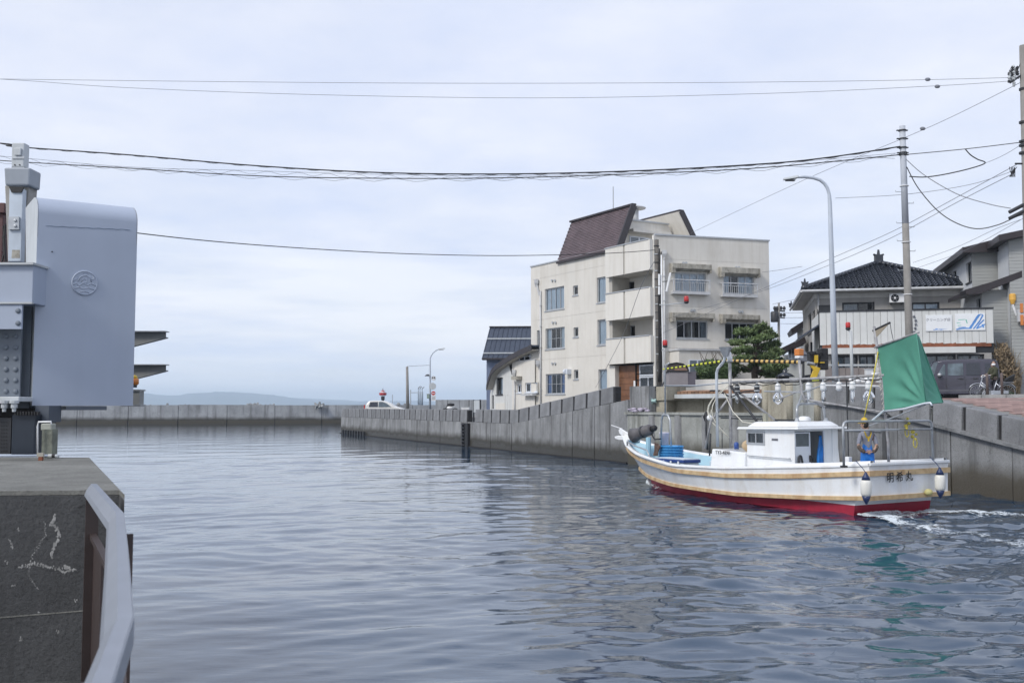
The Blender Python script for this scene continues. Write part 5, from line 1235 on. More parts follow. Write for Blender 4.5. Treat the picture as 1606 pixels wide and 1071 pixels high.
# cabin walls with real window openings
def cw_pt(s, l, z): return Vector((s, l, z))
zc0, zc1 = .37, 1.70
class BFace:
    def __init__(s, o, u, n): s.o = Vector(o); s.u = Vector(u); s.n = Vector(n)
    def p(s, a, n, z): return Vector((s.o.x+s.u.x*a+s.n.x*n, s.o.y+s.u.y*a+s.n.y*n, z))
    box = Face.box
P_F = BFace((cs1, cw, 0), (-1,0,0), (0,-1,0)); LP = cs1-cs0
def bpa(px, py): q = bp(px, py, cw); return cs1-q.x, q.z
a0, z1 = bpa(1172, 677); a1, z0 = bpa(1199, 696.5)
wP = (a0, a1, z0, z1)
obj('cabin_wall', wall(P_F, 0, LP, zc0, zc1, [wP], .06), GEL, BT)
def bwindow(F, r, panes, fm_):
    a0, a1, z0, z1 = r; f = .03; mb = MB(); F.box(mb, a0-.02, a1+.02, -.015, .03, z0-.02, z0+f); F.box(mb, a0-.02, a1+.02, -.015, .03, z1-f, z1+.02); F.box(mb, a0-.02, a0+f, -.014, .03, z0+f, z1-f); F.box(mb, a1-f, a1+.02, -.014, .03, z0+f, z1-f)
    o = obj('window', mb, fm_, BT); wd = (a1-a0-2*f)/panes
    for i in range(panes):
        b0 = a0+f+i*wd; mb = MB(); F.box(mb, b0+wd-.015, b0+wd+.015, -.004, .028, z0+f, z1-f); obj('sash', mb, fm_, o)
        mb = MB().quad(F.p(b0,.012,z0+f), F.p(b0+wd,.012,z0+f), F.p(b0+wd,.012,z1-f), F.p(b0,.012,z1-f)); obj('pane', mb, GLSD, o)
    return o
bwindow(P_F, wP, 2, ALU)
P_S = BFace((cs0, -cw, 0), (1,0,0), (0,1,0)); obj('cabin_wall', wall(P_S, 0, LP, zc0, zc1, [(LP-a1, LP-a0, z0, z1)], .06), GEL, BT); bwindow(P_S, (LP-a1, LP-a0, z0, z1), 2, ALU)
F_F = BFace((cs1, -cw, 0), (0,1,0), (-1,0,0)); fw = [(.1,.6,1.22,1.6),(.76,1.26,1.22,1.6)]
obj('cabin_wall', wall(F_F, 0, 2*cw, zc0, zc1, fw, .05), GEL, BT)
for r_ in fw: bwindow(F_F, r_, 1, ALU)
A_F = BFace((cs0, cw, 0), (0,-1,0), (1,0,0))
def ba(px, py): q = bps(px, py, cs0); return cw-q.y, q.z
d0 = ba(1246, 676)[0]; dm = ba(1271, 690)[0]; d1 = ba(1292, 690)[0]; dt = ba(1270, 676)[1]; dmid = ba(1258, 700)[1]
obj('cabin_wall', wall(A_F, 0, 2*cw, zc0, zc1, [(d0, d1, zc0+.01, dt)], .05), GEL, BT)
# door leaf (left half) with a grey window, right half open
mb = MB(); A_F.box(mb, d0+.01, dm, .0, .035, zc0+.02, dmid); dl = obj('door', mb, pm('door_grey_white', (.62,.66,.72), .4, var=.04), BT)
mb = MB(); A_F.box(mb, d0+.01, d0+.04, .002, .033, dmid, dt-.02); A_F.box(mb, dm-.04, dm, .002, .033, dmid, dt-.02); A_F.box(mb, d0+.04, dm-.04, .002, .033, dt-.05, dt-.02); obj('door_frame', mb, ALUW, dl)
mb = MB(); A_F.box(mb, d0+.04, dm-.04, .012, .02, dmid, dt-.05); obj('pane', mb, pm('grey_door_pane', (.13,.15,.16), .15, var=.2), dl)
mb = MB(); A_F.box(mb, dm-.05, dm-.02, -.04, 0, dmid-.35, dmid-.2); obj('handle', mb, BLK, dl)
mb = MB(); A_F.box(mb, d1-.03, d1+.01, -.02, .02, zc0, dt); obj('door_post', mb, ALUW, BT)
mb = MB(); mb.box(cs0+.06, cs1-.1, -cw+.05, cw-.05, .375, .39); obj('cabin_floor', mb, DARKM, BT)
mb = MB(); mb.hexa([(cs1-.45,-.6,.39),(cs1-.1,-.6,.39),(cs1-.1,.6,.39),(cs1-.45,.6,.39),(cs1-.4,-.6,1.15),(cs1-.1,-.6,1.15),(cs1-.1,.6,1.15),(cs1-.4,.6,1.15)]); obj('console', mb, pm('console_grey', (.3,.33,.36), .6), BT)
mb = MB(); W = [cs1-.5, 0, 1.1]; mb.tube([(cs1-.52+.03*math.sin(a), .15+.17*math.cos(a), 1.18+.17*math.sin(a)) for a in [i*.5236 for i in range(12)]], .015, 6, True); obj('steering_wheel', mb, BLK, BT)
# roof: overhanging visor and crowned top
zr_ = zc1+.004
mb = MB(); mb.hexa([(cs0-.22,-cw-.14,zr_),(cs1+.22,-cw-.12,zr_-.03),(cs1+.22,cw+.12,zr_-.03),(cs0-.22,cw+.14,zr_),(cs0-.2,-cw-.12,zr_+.05),(cs1+.2,-cw-.1,zr_+.02),(cs1+.2,cw+.1,zr_+.02),(cs0-.2,cw+.12,zr_+.05)]); rf_ = obj('cabin_roof', mb, GEL, BT, bev=.012)
mb = MB(); mb.hexa([(cs0-.08,-cw-.02,zr_+.05),(cs1+.05,-cw+.02,zr_+.025),(cs1+.05,cw-.02,zr_+.025),(cs0-.08,cw+.02,zr_+.05),(cs0+.05,-cw+.14,zr_+.17),(cs1-.12,-cw+.14,zr_+.15),(cs1-.12,cw-.14,zr_+.15),(cs0+.05,cw-.14,zr_+.17)]); obj('roof_crown', mb, GEL, rf_, bev=.04)
mb = MB(); mb.tube([(cs0+.1, cw+.05, 1.04), (cs1-.05, cw+.05, 1.06)], .013, 6); 
for x in (cs0+.15, cs1-.2): mb.tube([(x, cw, 1.05),(x, cw+.05, 1.05)], .011, 6)
obj('grab_rail', mb, GALV, BT)
p = bp(1212, 691, cw); 
mb = MB(); mb.box(p.x-.17, p.x+.03, cw+.001, cw+.007, p.z, p.z+.055); pl_ = obj('name_plate', mb, pm('plate_grey', (.32,.34,.38), .5), BT)
mb = MB()
for i in range(6): mb.box(p.x+.02-.031*i-.022, p.x+.02-.031*i, cw+.0075, cw+.0095, p.z+.012, p.z+.043)
obj('plate_mark', mb, BLKI, pl_)
mb = MB(); mb.hexa([(cs0-.02,-cw-.04,.8),(cs0+.04,-cw-.04,.8),(cs0+.04,-cw+.2,.8),(cs0-.02,-cw+.2,.8),(cs0-.02,-cw+.08,zc1),(cs0+.04,-cw+.08,zc1),(cs0+.04,-cw+.2,zc1),(cs0-.02,-cw+.2,zc1)]); obj('roof_bracket', mb, GEL, BT)
# hose coil by the door, roof fittings
mb = MB(); mb.tube([(cs0-.05, .58+.12*math.cos(a)*.5, .95+.17*math.sin(a)) for a in [i*.4488 for i in range(14)]], .022, 6, True); mb.tube([(cs0-.07, .58+.1*math.cos(a)*.5, .93+.14*math.sin(a)) for a in [i*.4488 for i in range(14)]], .02, 6, True); o = obj('hose_coil', mb, DARKM, BT)
mb = MB(); mb.box(3.2,3.3,.3,.38,zr_+.1,zr_+.34); obj('roof_stub', mb, pm('stub_olive', (.3,.3,.24), .7), BT)
mb = MB(); mb.lathe([(.14,0),(.15,.02),(.15,.05),(.10,.1),(0.02,.11)], (2.55,-.2,zr_+.17), n=14); obj('radar_dome', mb, WHITEP, BT, smooth=True)
mb = MB(); mb.box(2.7,3.6,-.38,-.3,zr_+.16,zr_+.20); obj('antenna_bar', mb, DARKM, BT)
# tube bows on the roof
mb = MB(); mb.tube([(2.15,.45,zr_+.12),(2.15,.45,zr_+.40),(2.17,.42,zr_+.50),(2.25,.3,zr_+.55),(2.3,.1,zr_+.57),(2.3,-.4,zr_+.57),(2.25,-.5,zr_+.5),(2.2,-.52,zr_+.1)], .03, 8); obj('roof_bow', mb, GALV, BT, smooth=True)
for l in (.45,-.52): obj('bow_foot', MB().lathe([(.07,0),(.05,.04),(.035,.09)], (2.15 if l > 0 else 2.2,l,zr_+.155), n=10), GALV, BT)
# blue oilskin hanging in the doorway
bs_ = root('oilskin', 'bright blue oilskin hanging in the open cabin doorway of the boat', 'oilskin', tuple(BO.tolist())+(0,), BANG)
mb = MB(); cxa = cw-ba(1284, 690)[0]; vs = []; hgt = [dt-.1, dt-.3, 1.25, 1.05, .85, .6]
ww = [.03, .07, .11, .15, .17, .14]
for z, wd in zip(hgt, ww):
    for k in range(9): a = k/8; vs.append((cs0-.05-.035*math.sin(k*2.4+z*4), cxa+(a-.5)*2*wd*.62, z))
mb.add(vs, [(9*i+k, 9*i+k+1, 9*i+10+k, 9*i+9+k) for i in range(5) for k in range(8)]); bo_ = obj('cloth', mb, pm('oilskin_blue', (.02,.20,.60), .45, var=.2, vscale=5), bs_, smooth=True); sm = bo_.modifiers.new('s', 'SOLIDIFY'); sm.thickness = .012
# ---- masts and the long lamp pole
def bar_(name, a, b_, r_=.022, mat=GALV, par=BT, n=8): return obj(name, MB().tube([a, b_] if not isinstance(a, list) else a, r_, n), mat, par, smooth=True)
m1 = bp(1145, 600, 0); m2 = bp(1257, 597, 0); m3 = bp(1384, 588, 0); m0 = bp(1043, 600, 0)
zp = (m0.z+m1.z+m2.z+m3.z)/4; print('masts', m0, m1, m2, m3, zp)
SPOLE = pm('weathered_pole', (.33,.33,.34), .6, .2, var=.35, vscale=7, dirt=.5, dirtc=(.16,.12,.09), dscale=6)
POLE = obj('lamp_pole', MB().tube([(m3.x-.05,0,zp+.03),(m2.x,0,zp),(m1.x,0,zp-.02)], .032, 8), SPOLE, BT, smooth=True)
obj('fore_pole', MB().tube([(m1.x,0,zp-.02),((m1.x+m0.x)/2,0,zp-.08),(m0.x,0,zp-.06)], .022, 8), GALV, BT, smooth=True)
# cables bound along the pole
mb = MB(); pts = []; x = m3.x
while x < m1.x: pts.append((x, .03*math.sin(x*9), zp-.03-.035*abs(math.sin(x*4.1))+.01*math.sin(x*17))); x += .09
mb.tube(pts, .014, 5); pts2 = [(a+.03, .04*math.cos(a*7), c-.015-.05*abs(math.sin(a*2.9))) for a, b_, c in pts if a > m2.x-.2]; mb.tube(pts2, .011, 5); obj('lamp_cable', mb, BLK, POLE, smooth=True)
# fore mast with inverted U foot
zf = bp(1043, 650, 0).z
obj('fore_mast', MB().tube([(m0.x,0,zf),(m0.x,0,zp+.32),(m0.x-.05,0,zp+.5),(m0.x-.2,0,zp+.56)], .024, 8), GALV, BT, smooth=True)
u0, u1 = bp(1036, 694, 0).x, bp(1053, 694, 0).x; zf2 = .9
obj('mast_hoop', MB().tube([(u0,0,zf2),(u0-.05,0,zf-.15),(m0.x+.12,0,zf-.02),(m0.x,0,zf),(m0.x-.12,0,zf-.02),(u1+.05,0,zf-.15),(u1,0,zf2-.1)], .03, 8), GALV, BT, smooth=True)
# main mast with legs, white lamp
zt1_ = bp(1145, 566, 0).z
obj('main_mast', MB().tube([(m1.x,0,tz-.05),(m1.x,0,zt1_)], .04, 8), SPOLE, BT, smooth=True)
obj('mast_leg', MB().tube([(m1.x-.02,0,zp-.35),(m1.x+.45,.25,zp-1.0),(m1.x+.62,.3,tz-.05)], .03, 8), SPOLE, BT, smooth=True)
obj('mast_leg', MB().tube([(m1.x,0,zp-.1),(cs1+.05,.3,zr_+.14)], .03, 8), DARKM, BT, smooth=True)
obj('mast_leg', MB().tube([(m1.x,0,zp-.1),(cs1+.05,-.35,zr_+.14)], .03, 8), SPOLE, BT, smooth=True)
obj('cross_bar', MB().tube([(m1.x+.35,.0,bp(1110,655,0).z),(cs1+.1,.0,bp(1110,655,0).z-.02)], .018, 6), DARKM, BT)
obj('lamp_arm', MB().tube([(m1.x+.75,0,zp-.22),(m1.x+.4,0,zp-.22),(m1.x,0,zp-.4)], .022, 6), DARKM, BT, smooth=True)
obj('lamp_arm', MB().tube([(m1.x,0,zp-.4),(m1.x-.5,.0,zp-.26),(m1.x-.95,0,zp-.24),(m1.x-.95,0,zp-.12)], .016, 6), DARKM, BT, smooth=True)
ml = root('masthead_lamp', 'small white lamp on top of the main boat mast', 'lamp', tuple(BO.tolist())+(0,), BANG); obj('lens', MB().lathe([(.03,0),(.065,.02),(.07,.09),(.04,.13),(.045,.2),(.02,.23)], (m1.x,0,zt1_), n=12), WHITEP, ml, smooth=True)
obj('lamp_base', MB().lathe([(.08,0),(.08,.03)], (m1.x,0,zt1_-.02), n=12), LIGHTG, ml)
# white ropes at the main mast
ROPE = pm('pale_rope', (.62,.60,.52), .9, var=.15)
for k, (dx, l) in enumerate(((.55,.25),(.75,.1),(.3,.35))):
    pts = [(m1.x+dx*math.sin(a*math.pi), l*math.sin(a*math.pi), zp-.05 - (zp-1.45)*a) for a in [i/10 for i in range(11)]]; obj('rope', MB().tube(pts, .012, 5), ROPE, BT, smooth=True)
obj('rope', MB().tube([(m1.x+.1,.1,zp-.3),(m1.x-.3,.2,zp-.75),(m1.x-.75,.3,zp-1.0),(cs1+.1,.4,zr_+.1)], .012, 5), ROPE, BT, smooth=True)
# drop gear with a white float
g0 = bp(1108, 655, .1); ft = root('net_float', 'white ball float tied to the foremast rigging of the boat', 'float', tuple(BO.tolist())+(0,), BANG)
obj('ball', MB().ball((g0.x-.12,.1,g0.z), .075, 12), WHITEP, ft, smooth=True); obj('cord', MB().tube([(g0.x-.12,.1,g0.z+.07),(g0.x-.18,.1,g0.z+.2)], .008, 5), ROPE, ft)
mb = MB(); mb.tube([(g0.x,.1,g0.z+.15),(g0.x+.02,.1,g0.z-.3),(g0.x-.02,.1,1.1)], .028, 8); mb.tube([(g0.x,.1,g0.z+.15),(g0.x+.1,.1,g0.z+.02),(g0.x+.02,.1,g0.z-.1)], .03, 6); mb.tube([(g0.x-.15,.1,g0.z-.4),(g0.x-.1,.1,.95)], .02, 6)
obj('davit', mb, DARKM, BT, smooth=True)
# after mast with amber lamp
zt2 = bp(1250, 562, 0).z
obj('after_mast', MB().tube([(2.3,0,zr_+.6),(m2.x,0,zp-.3),(m2.x+.06,0,zt2)], .032, 8), SPOLE, BT, smooth=True)
al = root('amber_lamp', 'amber square lamp on the boat mast behind the cabin', 'lamp', tuple(BO.tolist())+(0,), BANG)
mb = MB(); mb.box(m2.x-.02,m2.x+.14,-.08,.08,zt2+.06,zt2+.22); obj('lens', mb, ORN, al, bev=.02); mb = MB(); mb.box(m2.x-.01,m2.x+.13,-.07,.07,zt2,zt2+.058); obj('lamp_base', mb, WHITEP, al, bev=.01)
for q in ([(m2.x,0,zp-.35),(2.15,.45,zr_+.45)], [(m2.x,0,zp-.35),(2.2,-.5,zr_+.5)], [(m2.x,0,zp-.3),(m2.x+1.2,0,zp-.26)], [(m2.x,0,zp-.25),(m2.x+.9,0,zp-.5)], [(m2.x,0,zp-.3),(m2.x-.7,0,zp-.14)], [(m2.x,0,zp-.45),(m3.x,.0,zp-.75)]): obj('stay', MB().tube(q, .02, 6), SPOLE if rnd.random() < .5 else GALV, BT)
obj('stay', MB().tube([bp(1292,604,0),bp(1378,605,0)], .015, 6), WHITEP, BT)
# squid lamps: glass bulbs under metal sockets
LG = glass('lamp_glass', (.93,.95,.97), 1.2)
def squid(px, kind, label, drop=.0, cat='lamp'):
    x = bp(px, 605, 0).x; o = root('fishing_lamp', label, cat, tuple(BO.tolist())+(0,), BANG, group='fishing lamps hanging from the boat pole')
    z = zp-.05
    mt = DARKM if kind in ('big', 'darktube') else WHITEP
    obj('hook', MB().tube([(x,0,z+.05),(x,0,z-.04)], .02, 6), GALV, o)
    mb = MB(); mb.lathe([(.03,0),(.05,-.02),(.065,-.06),(.065,-.17),(.05,-.20),(.03,-.2)], (x,0,z-.03), n=12); obj('socket', mb, mt, o, smooth=True)
    mb = MB(); mb.lathe([(.072,-.045),(.072,-.07)], (x,0,z-.03), n=12); mb.lathe([(.075,-.15),(.07,-.18)], (x,0,z-.03), n=12); obj('socket_ring', mb, LIGHTG, o)
    b0 = z-.235
    if kind in ('big', 'bigw'):
        pr_ = [(.035,.02),(.05,-.01),(.09,-.05),(.125,-.11),(.13,-.16),(.11,-.22),(.07,-.26),(.03,-.29),(.0,-.30)]
        obj('bulb', MB().lathe(pr_, (x,0,b0), n=20), LG, o, smooth=True); obj('filament', MB().lathe([(.012,0),(.02,-.1),(.012,-.2)], (x,0,b0), n=8), WHITEP, o)
    elif kind in ('tube', 'darktube'):
        pr_ = [(.035,.02),(.04,-.03),(.045,-.16),(.04,-.22),(.015,-.26),(.0,-.27)]
        obj('bulb', MB().lathe(pr_, (x,0,b0), n=14), LG, o, smooth=True); obj('filament', MB().lathe([(.02,0),(.022,-.1),(.015,-.18)], (x,0,b0), n=8), WHITEP, o)
    return o
squid(1156, 'darktube', 'slim bulb in dark socket nearest the main boat mast')
squid(1187, 'big', 'large round bulb in dark socket, left of the two over the boat cabin front')
squid(1220, 'bigw', 'large round bulb in white socket between the two boat masts')
squid(1268, 'tube', 'slim bulb in white socket just aft of the mast with the amber lamp')
squid(1291, 'tube', 'slim bulb in white socket in front of the pale street lamp post base')
squid(1316, 'socket', 'empty white lamp socket without a bulb on the boat pole')
squid(1337, 'tube', 'slim bulb in white socket between the empty socket and the last round bulb')
squid(1362, 'bigw', 'large round bulb beside the green sail, aftmost on the pole')
# exhaust stack with funnel
f0 = bp(1124, 600, .25); f1 = bp(1124, 585, .25); f2 = bp(1136, 569, .25); f3 = bp(1138, 549, .25)
obj('exhaust_pipe', MB().tube([(f0.x,.25,1.2),(f0.x,.25,f0.z),(f1.x,.25,f1.z),(f1.x-.05,.25,f1.z+.12),(f2.x+.06,.25,f2.z),(f2.x,.25,f2.z+.07),(f3.x,.25,f3.z)], .036, 10), pm('bright_pipe', (.62,.66,.70), .3, .5), BT, smooth=True)
obj('funnel', MB().lathe([(.06,-.22),(.15,.0),(.17,.02),(.15,.01),(.05,-.18)], (f3.x,.25,f3.z+.05), n=14), GALV, BT)
# green steadying sail
mt_, mbot = bp(1371, 512, 0), bp(1393, 694, 0)
obj('sail_mast', MB().tube([(mbot.x,0,.4),(mbot.x,0,mbot.z),bp(1384,600,0),mt_], .03, 8), SPOLE, BT, smooth=True)
L1 = [bp(1376.5,542,.02), bp(1437,523,.35), bp(1452.5,633,.35), bp(1386,643,.02)]
L2 = [bp(1437.5,524,.35), bp(1441,528,.0), bp(1479,631,-.35), bp(1453,633,.35)]
def sail(name, q, mat, puck, nu=14, nv=16):
    mb = MB(); vs = []
    n_ = (q[1]-q[0]).cross(q[3]-q[0]).normalized()
    for j in range(nv+1):
        for i in range(nu+1):
            u, v = i/nu, j/nv; p = q[0].lerp(q[1], u).lerp(q[3].lerp(q[2], u), v)
            b_ = .09*math.sin(math.pi*u)*math.sin(math.pi*v)
            r_ = math.hypot(1-u, 1-v); an = math.atan2(1-v+.001, 1-u+.001)
            b_ += puck*math.sin(an*17)*math.exp(-((r_-.45)/.35)**2)*min(1, 4*u*(1-u)+.0)*min(1, v*3)*min(1, (1-v)*8)
            b_ += .008*math.sin(u*13+v*3)*min(1, 5*v*(1-v))
            vs.append(p + n_*b_)
    mb.add(vs, [(j*(nu+1)+i, j*(nu+1)+i+1, (j+1)*(nu+1)+i+1, (j+1)*(nu+1)+i) for j in range(nv) for i in range(nu)])
    return obj(name, mb, mat, BT, smooth=True)
sail('sail', L1, GREEN, .038, 40, 40); sail('sail_flap', L2, GREEN, .02, 16, 24)
for q_, nm_ in ((L1,0),(L2,1)):
    obj('sail_hem', MB().tube([q_[1], q_[1].lerp(q_[2],.5), q_[2]], .011, 5), GREEN, BT, smooth=True); obj('sail_hem', MB().tube([q_[3].lerp(q_[2], k/6)+Vector((0,0,.0)) for k in range(7)], .012, 5), GREEN, BT, smooth=True)
t_ = obj('sail_top_spar', MB().tube([bp(1372,545,.02), bp(1441,521,.35)], .022, 8), SPOLE, BT, smooth=True)
t_ = obj('sail_foot_spar', MB().tube([bp(1385,645,.02), bp(1418,641,.2), bp(1450,632.5,.36), bp(1459,631.5,.36), bp(1462,636,.36)], .02, 8), ALUW, BT, smooth=True)
mb = MB()
for i in range(14):
    a = L1[0].lerp(L1[3], (i+.3)/14); b_ = bp(1374,544,0).lerp(bp(1387,646,0), (i+.3)/14); mb.tube([b_+Vector((.03,0,.01)), a+Vector((-.02,.02,0)), b_+Vector((0,.04,-.01))], .007, 4)
obj('lacing', mb, ROPE, BT)
mb = MB(); mb.prism([bp(1369,518,0), bp(1395,507.5,0), bp(1373,531,0)], (0,.01,0)); obj('net_scrap', mb, pm('net_brown', (.3,.26,.2), .9), BT)
obj('gaff', MB().tube([bp(1369,519,0), bp(1396,506,0)], .024, 6), DARKM, BT); obj('gaff_line', MB().tube([bp(1396,507,0), bp(1398,520,0.1), bp(1401,533,0.15)], .007, 4), DARKM, BT)
# stern gallows: two-bar frame athwart the deck
sg = -.22; a = bps(1322, 661, sg); b_ = bps(1461, 660, sg); c_ = bps(1461,675,sg); print('gallows', a, b_)
za, zl_ = a.z, bps(1322, 675, sg).z
obj('gallows', MB().tube([(sg,a.y,1.0),(sg,a.y,za-.1),(sg,a.y-.03,za-.03),(sg,a.y-.1,za),(sg,b_.y+.08,za),(sg,b_.y+.02,za-.03),(sg,b_.y,za-.1),(sg,b_.y-.02,1.03)], .026, 8), GALV, BT, smooth=True)
obj('gallows_bar', MB().tube([(sg,a.y,zl_),(sg,b_.y,zl_)], .022, 8), GALV, BT, smooth=True)
for y in (a.y, b_.y-.02): obj('gallows_foot', MB().box(sg-.05,sg+.05,y-.05,y+.05,1.0,1.04), DARKM, BT)
obj('strut', MB().tube([bp(1387,643,0), bps(1366,661,sg)], .02, 6), ALUW, BT); obj('strut', MB().tube([bp(1452,634,.3), bps(1400,655,sg), bp(1350,672,.3)], .014, 6), GALV, BT)
obj('strut', MB().tube([bp(1390,648,0), bps(1412,661,sg)], .016, 6), DARKM, BT)
# white rod holder / pump on the port quarter
p = bps(1331, 729, .25); o = root('bilge_pump', 'white box-like pump with a thin black rod on the port quarter of the boat', 'pump', tuple(BO.tolist())+(0,), BANG)
obj('housing', MB().box(.2,.3,p.y-.05,p.y+.05,p.z,p.z+.17), WHITEP, o, bev=.01); obj('rod', MB().tube([(.25,p.y,p.z+.171),(.25,p.y+.01,p.z+1.75)], .013, 6), DARKM, o); obj('foot', MB().box(.16,.34,p.y-.09,p.y+.09,p.z-.05,p.z-.001), BLK, o)
# yellow gear hanging on the gallows
for px, py, lab in ((1421, 664, 'small yellow rope bundle hanging on the stern frame of the boat'), (1434, 681, 'yellow ring hanging low on the right of the stern frame')):
    p = bps(px, py, sg); o = root('rope_bundle', lab, 'rope', tuple(BO.tolist())+(0,), BANG); mb = MB()
    for k in range(5): mb.ball((sg+rnd.uniform(-.05,.05), p.y+rnd.uniform(-.05,.05), p.z+.10-k*.05), rnd.uniform(.025,.045), 8)
    obj('bundle', mb, pm('faded_yellow', (.5,.42,.06), .6, var=.3, vscale=14), o, smooth=True)
    mb = MB(); mb.tube([(sg, p.y-.02+.06*math.cos(t), p.z-.18+.1*math.sin(t)) for t in [i*.63 for i in range(10)]], .012, 5, True); obj('loop', mb, MATS['faded_yellow'], o)
# fenders
NAVY = pm('fender_navy', (.015,.03,.10), .4)
def fender(px, py0, py1, s, lab):
    t_ = bps(px, py0, s); b2 = bps(px-.5, py1, s); hgt = t_.z-b2.z; y = t_.y
    o = root('fender', lab, 'fender', tuple(BO.tolist())+(0,), BANG, group='white fenders on the transom'); r_ = .105
    obj('body', MB().lathe([(.02,-.0),(r_*.75,.03),(r_,.08),(r_,hgt*.5),(r_,hgt-.08),(r_*.75,hgt-.03),(.02,hgt)], (s,y,b2.z), n=18), pm('fender_white', (.74,.73,.68), .4, var=.06, streak=.25), o, smooth=True)
    obj('end_cap', MB().lathe([(.085,.03),(.06,-.05),(.03,-.1),(.02,-.13)], (s,y,b2.z), n=12), NAVY, o, smooth=True); obj('end_cap', MB().lathe([(.085,-.03),(.06,.04),(.03,.09),(.02,.12)], (s,y,b2.z+hgt), n=12), NAVY, o, smooth=True)
    obj('lanyard', MB().tube([(s,y,b2.z+hgt+.11),(s+.08,y,b2.z+hgt+.2),(s+.2,y+.05,b2.z+hgt+.34)], .008, 5), NAVY, o)
fender(1358, 750, 780, -.66, 'white cylindrical fender with navy ends on the left corner of the transom')
fender(1474, 742, 771, -.70, 'white cylindrical fender with navy ends on the right corner of the transom')
p = bps(1461, 772, -.62); tag(obj('small_float', MB().ball((0,0,0), .07, 10, (1.3,1,1)), pm('dull_yellow', (.5,.46,.2), .6), org=None, smooth=True), 'small yellow float tied low under the right transom corner', 'float')
fo = bpy.data.objects['small_float']; fo.location = (BO[0]+BA[0]*-.55+BL[0]*p.y, BO[1]+BA[1]*-.55+BL[1]*p.y, p.z)
# ---- foredeck gear
bl = (tuple(BO.tolist())+(0,))
hr = root('line_hauler', 'dark grey drum-shaped line hauler on the bow of the boat', 'line hauler', bl, BANG)
c0_ = bp(993, 683, .35); c1_ = bp(1024, 672, .2); ax = (c1_-c0_).normalized(); Lh = (c1_-c0_).length
DG = pm('hauler_grey', (.10,.095,.10), .55, var=.25, vscale=8, dirt=.4, dirtc=(.2,.19,.18))
obj('drum', MB().lathe([(.12,.04),(.20,0),(.215,.0),(.17,Lh*.22),(.155,Lh*.45),(.155,Lh*.85),(.12,Lh*.92),(.03,Lh*.93)], c0_, ax, 20), DG, hr, smooth=True)
obj('drum_band', MB().lathe([(.168,Lh*.48),(.175,Lh*.5),(.175,Lh*.55),(.168,Lh*.57)], c0_, ax, 20), DARKM, hr); obj('drum_mouth', MB().lathe([(.125,.03),(.02,.05)], c0_, ax, 20), BLK, hr)
obj('motor', MB().lathe([(.08,Lh*.93),(.085,Lh*1.1),(.05,Lh*1.17)], c0_, ax, 12), BLK, hr, smooth=True)
obj('hauler_post', MB().tube([bp(1022,673,.2), bp(1023,683,.2), bp(1027,689,.2), bp(1036,688,.2)], .02, 6), BLK, hr, smooth=True); q_ = bp(1017,700,.3); obj('hauler_column', MB().tube([(q_.x,.3,.5),(q_.x,.3,q_.z+.25)], .07, 8), GELB, hr)
# bow roller: white fork
bx = LV[6][3]
BR = obj('bow_roller', MB().prism([(bx-.5,-.1,1.27),(bx+.0,-.1,1.28),(bx+.25,-.1,1.42),(bx+.30,-.1,1.52),(bx+.22,-.1,1.58),(bx-.1,-.1,1.47),(bx-.5,-.1,1.40)], (0,.06,0)), GEL, BT, bev=.02, norm=True)
obj('bow_roller', MB().prism([(bx-.5,.06,1.25),(bx+.05,.06,1.24),(bx+.24,.06,1.27),(bx+.28,.06,1.34),(bx+.1,.06,1.37),(bx-.5,.06,1.36)], (0,.06,0)), GEL, BT, bev=.02, norm=True)
obj('bow_sprit', MB().tube([(bx+.1,-.05,1.56),(bx+.65,-.05,1.66)], .012, 6), WHITEP, BT)
obj('bow_post', MB().lathe([(.09,1.2),(.1,1.5),(.06,1.55)], (bx-.45,-.18,0), n=12), GEL, BT, smooth=True)
mb = MB(); mb.tube([hp(6,.90,1,.0,.02), hp(6,.90,1,.0,.14), hp(6,.82,1,.02,.17), hp(6,.74,1,.05,.18), hp(6,.72,1,.05,.02)], .022, 6); obj('bow_rail', mb, GALV, BT, smooth=True)
# blue basket stack
bk = bp(1060, 690, .1)
BASK = pm('basket_blue', (.06,.30,.62), .4, var=.15)
for i in range(9):
    zz = .5+i*.072; o = tag(obj('basket', MB().lathe([(.30,.0),(.335,.055),(.345,.055),(.345,.075),(.33,.075),(.31,.02),(.02,.02)], (0,0,0), n=20), BASK, smooth=False), ['lowest', 'second', 'third', 'fourth', 'fifth', 'sixth', 'seventh', 'eighth', 'topmost'][i] + (' ' if i in (0, 8) else ' from below ') + 'blue plastic basket in the stack on the boat foredeck', 'basket', 'blue baskets stacked on the foredeck')
    s_, l_ = 7.2+rnd.uniform(-.01,.01), -.02; o.location = (BO[0]+BA[0]*s_+BL[0]*l_, BO[1]+BA[1]*s_+BL[1]*l_, zz)
# white buckets, box, sacks
o = tag(obj('bucket', MB().lathe([(.12,0),(.14,.32),(.15,.33),(.14,.345),(.02,.345)], n=16), pm('bucket_lilac', (.68,.66,.78), .4), smooth=True), 'pale lilac bucket standing near the bow of the boat', 'bucket'); s_, l_ = 7.9, -.35; o.location = (BO[0]+BA[0]*s_+BL[0]*l_, BO[1]+BA[1]*s_+BL[1]*l_, 1.145)
lk = root('cool_box', 'pale box with dark blue lid edge on the foredeck of the boat', 'cool box', bl, BANG)
k0, k1 = bp(1087,718,.55).x, bp(1042,716,.55).x; kz = bp(1062,719,.8).z
obj('body', MB().box(k0,k1,.35,.85,.40,kz-.1), pm('box_pale', (.55,.6,.62), .5), lk, bev=.02); obj('lid', MB().box(k0-.03,k1+.03,.32,.88,kz-.097,kz-.02), pm('lid_navy', (.02,.05,.2), .35), lk, bev=.012); obj('lid_top', MB().box(k0,k1,.35,.85,kz-.018,kz), pm('lid_pale', (.6,.66,.7), .4), lk)
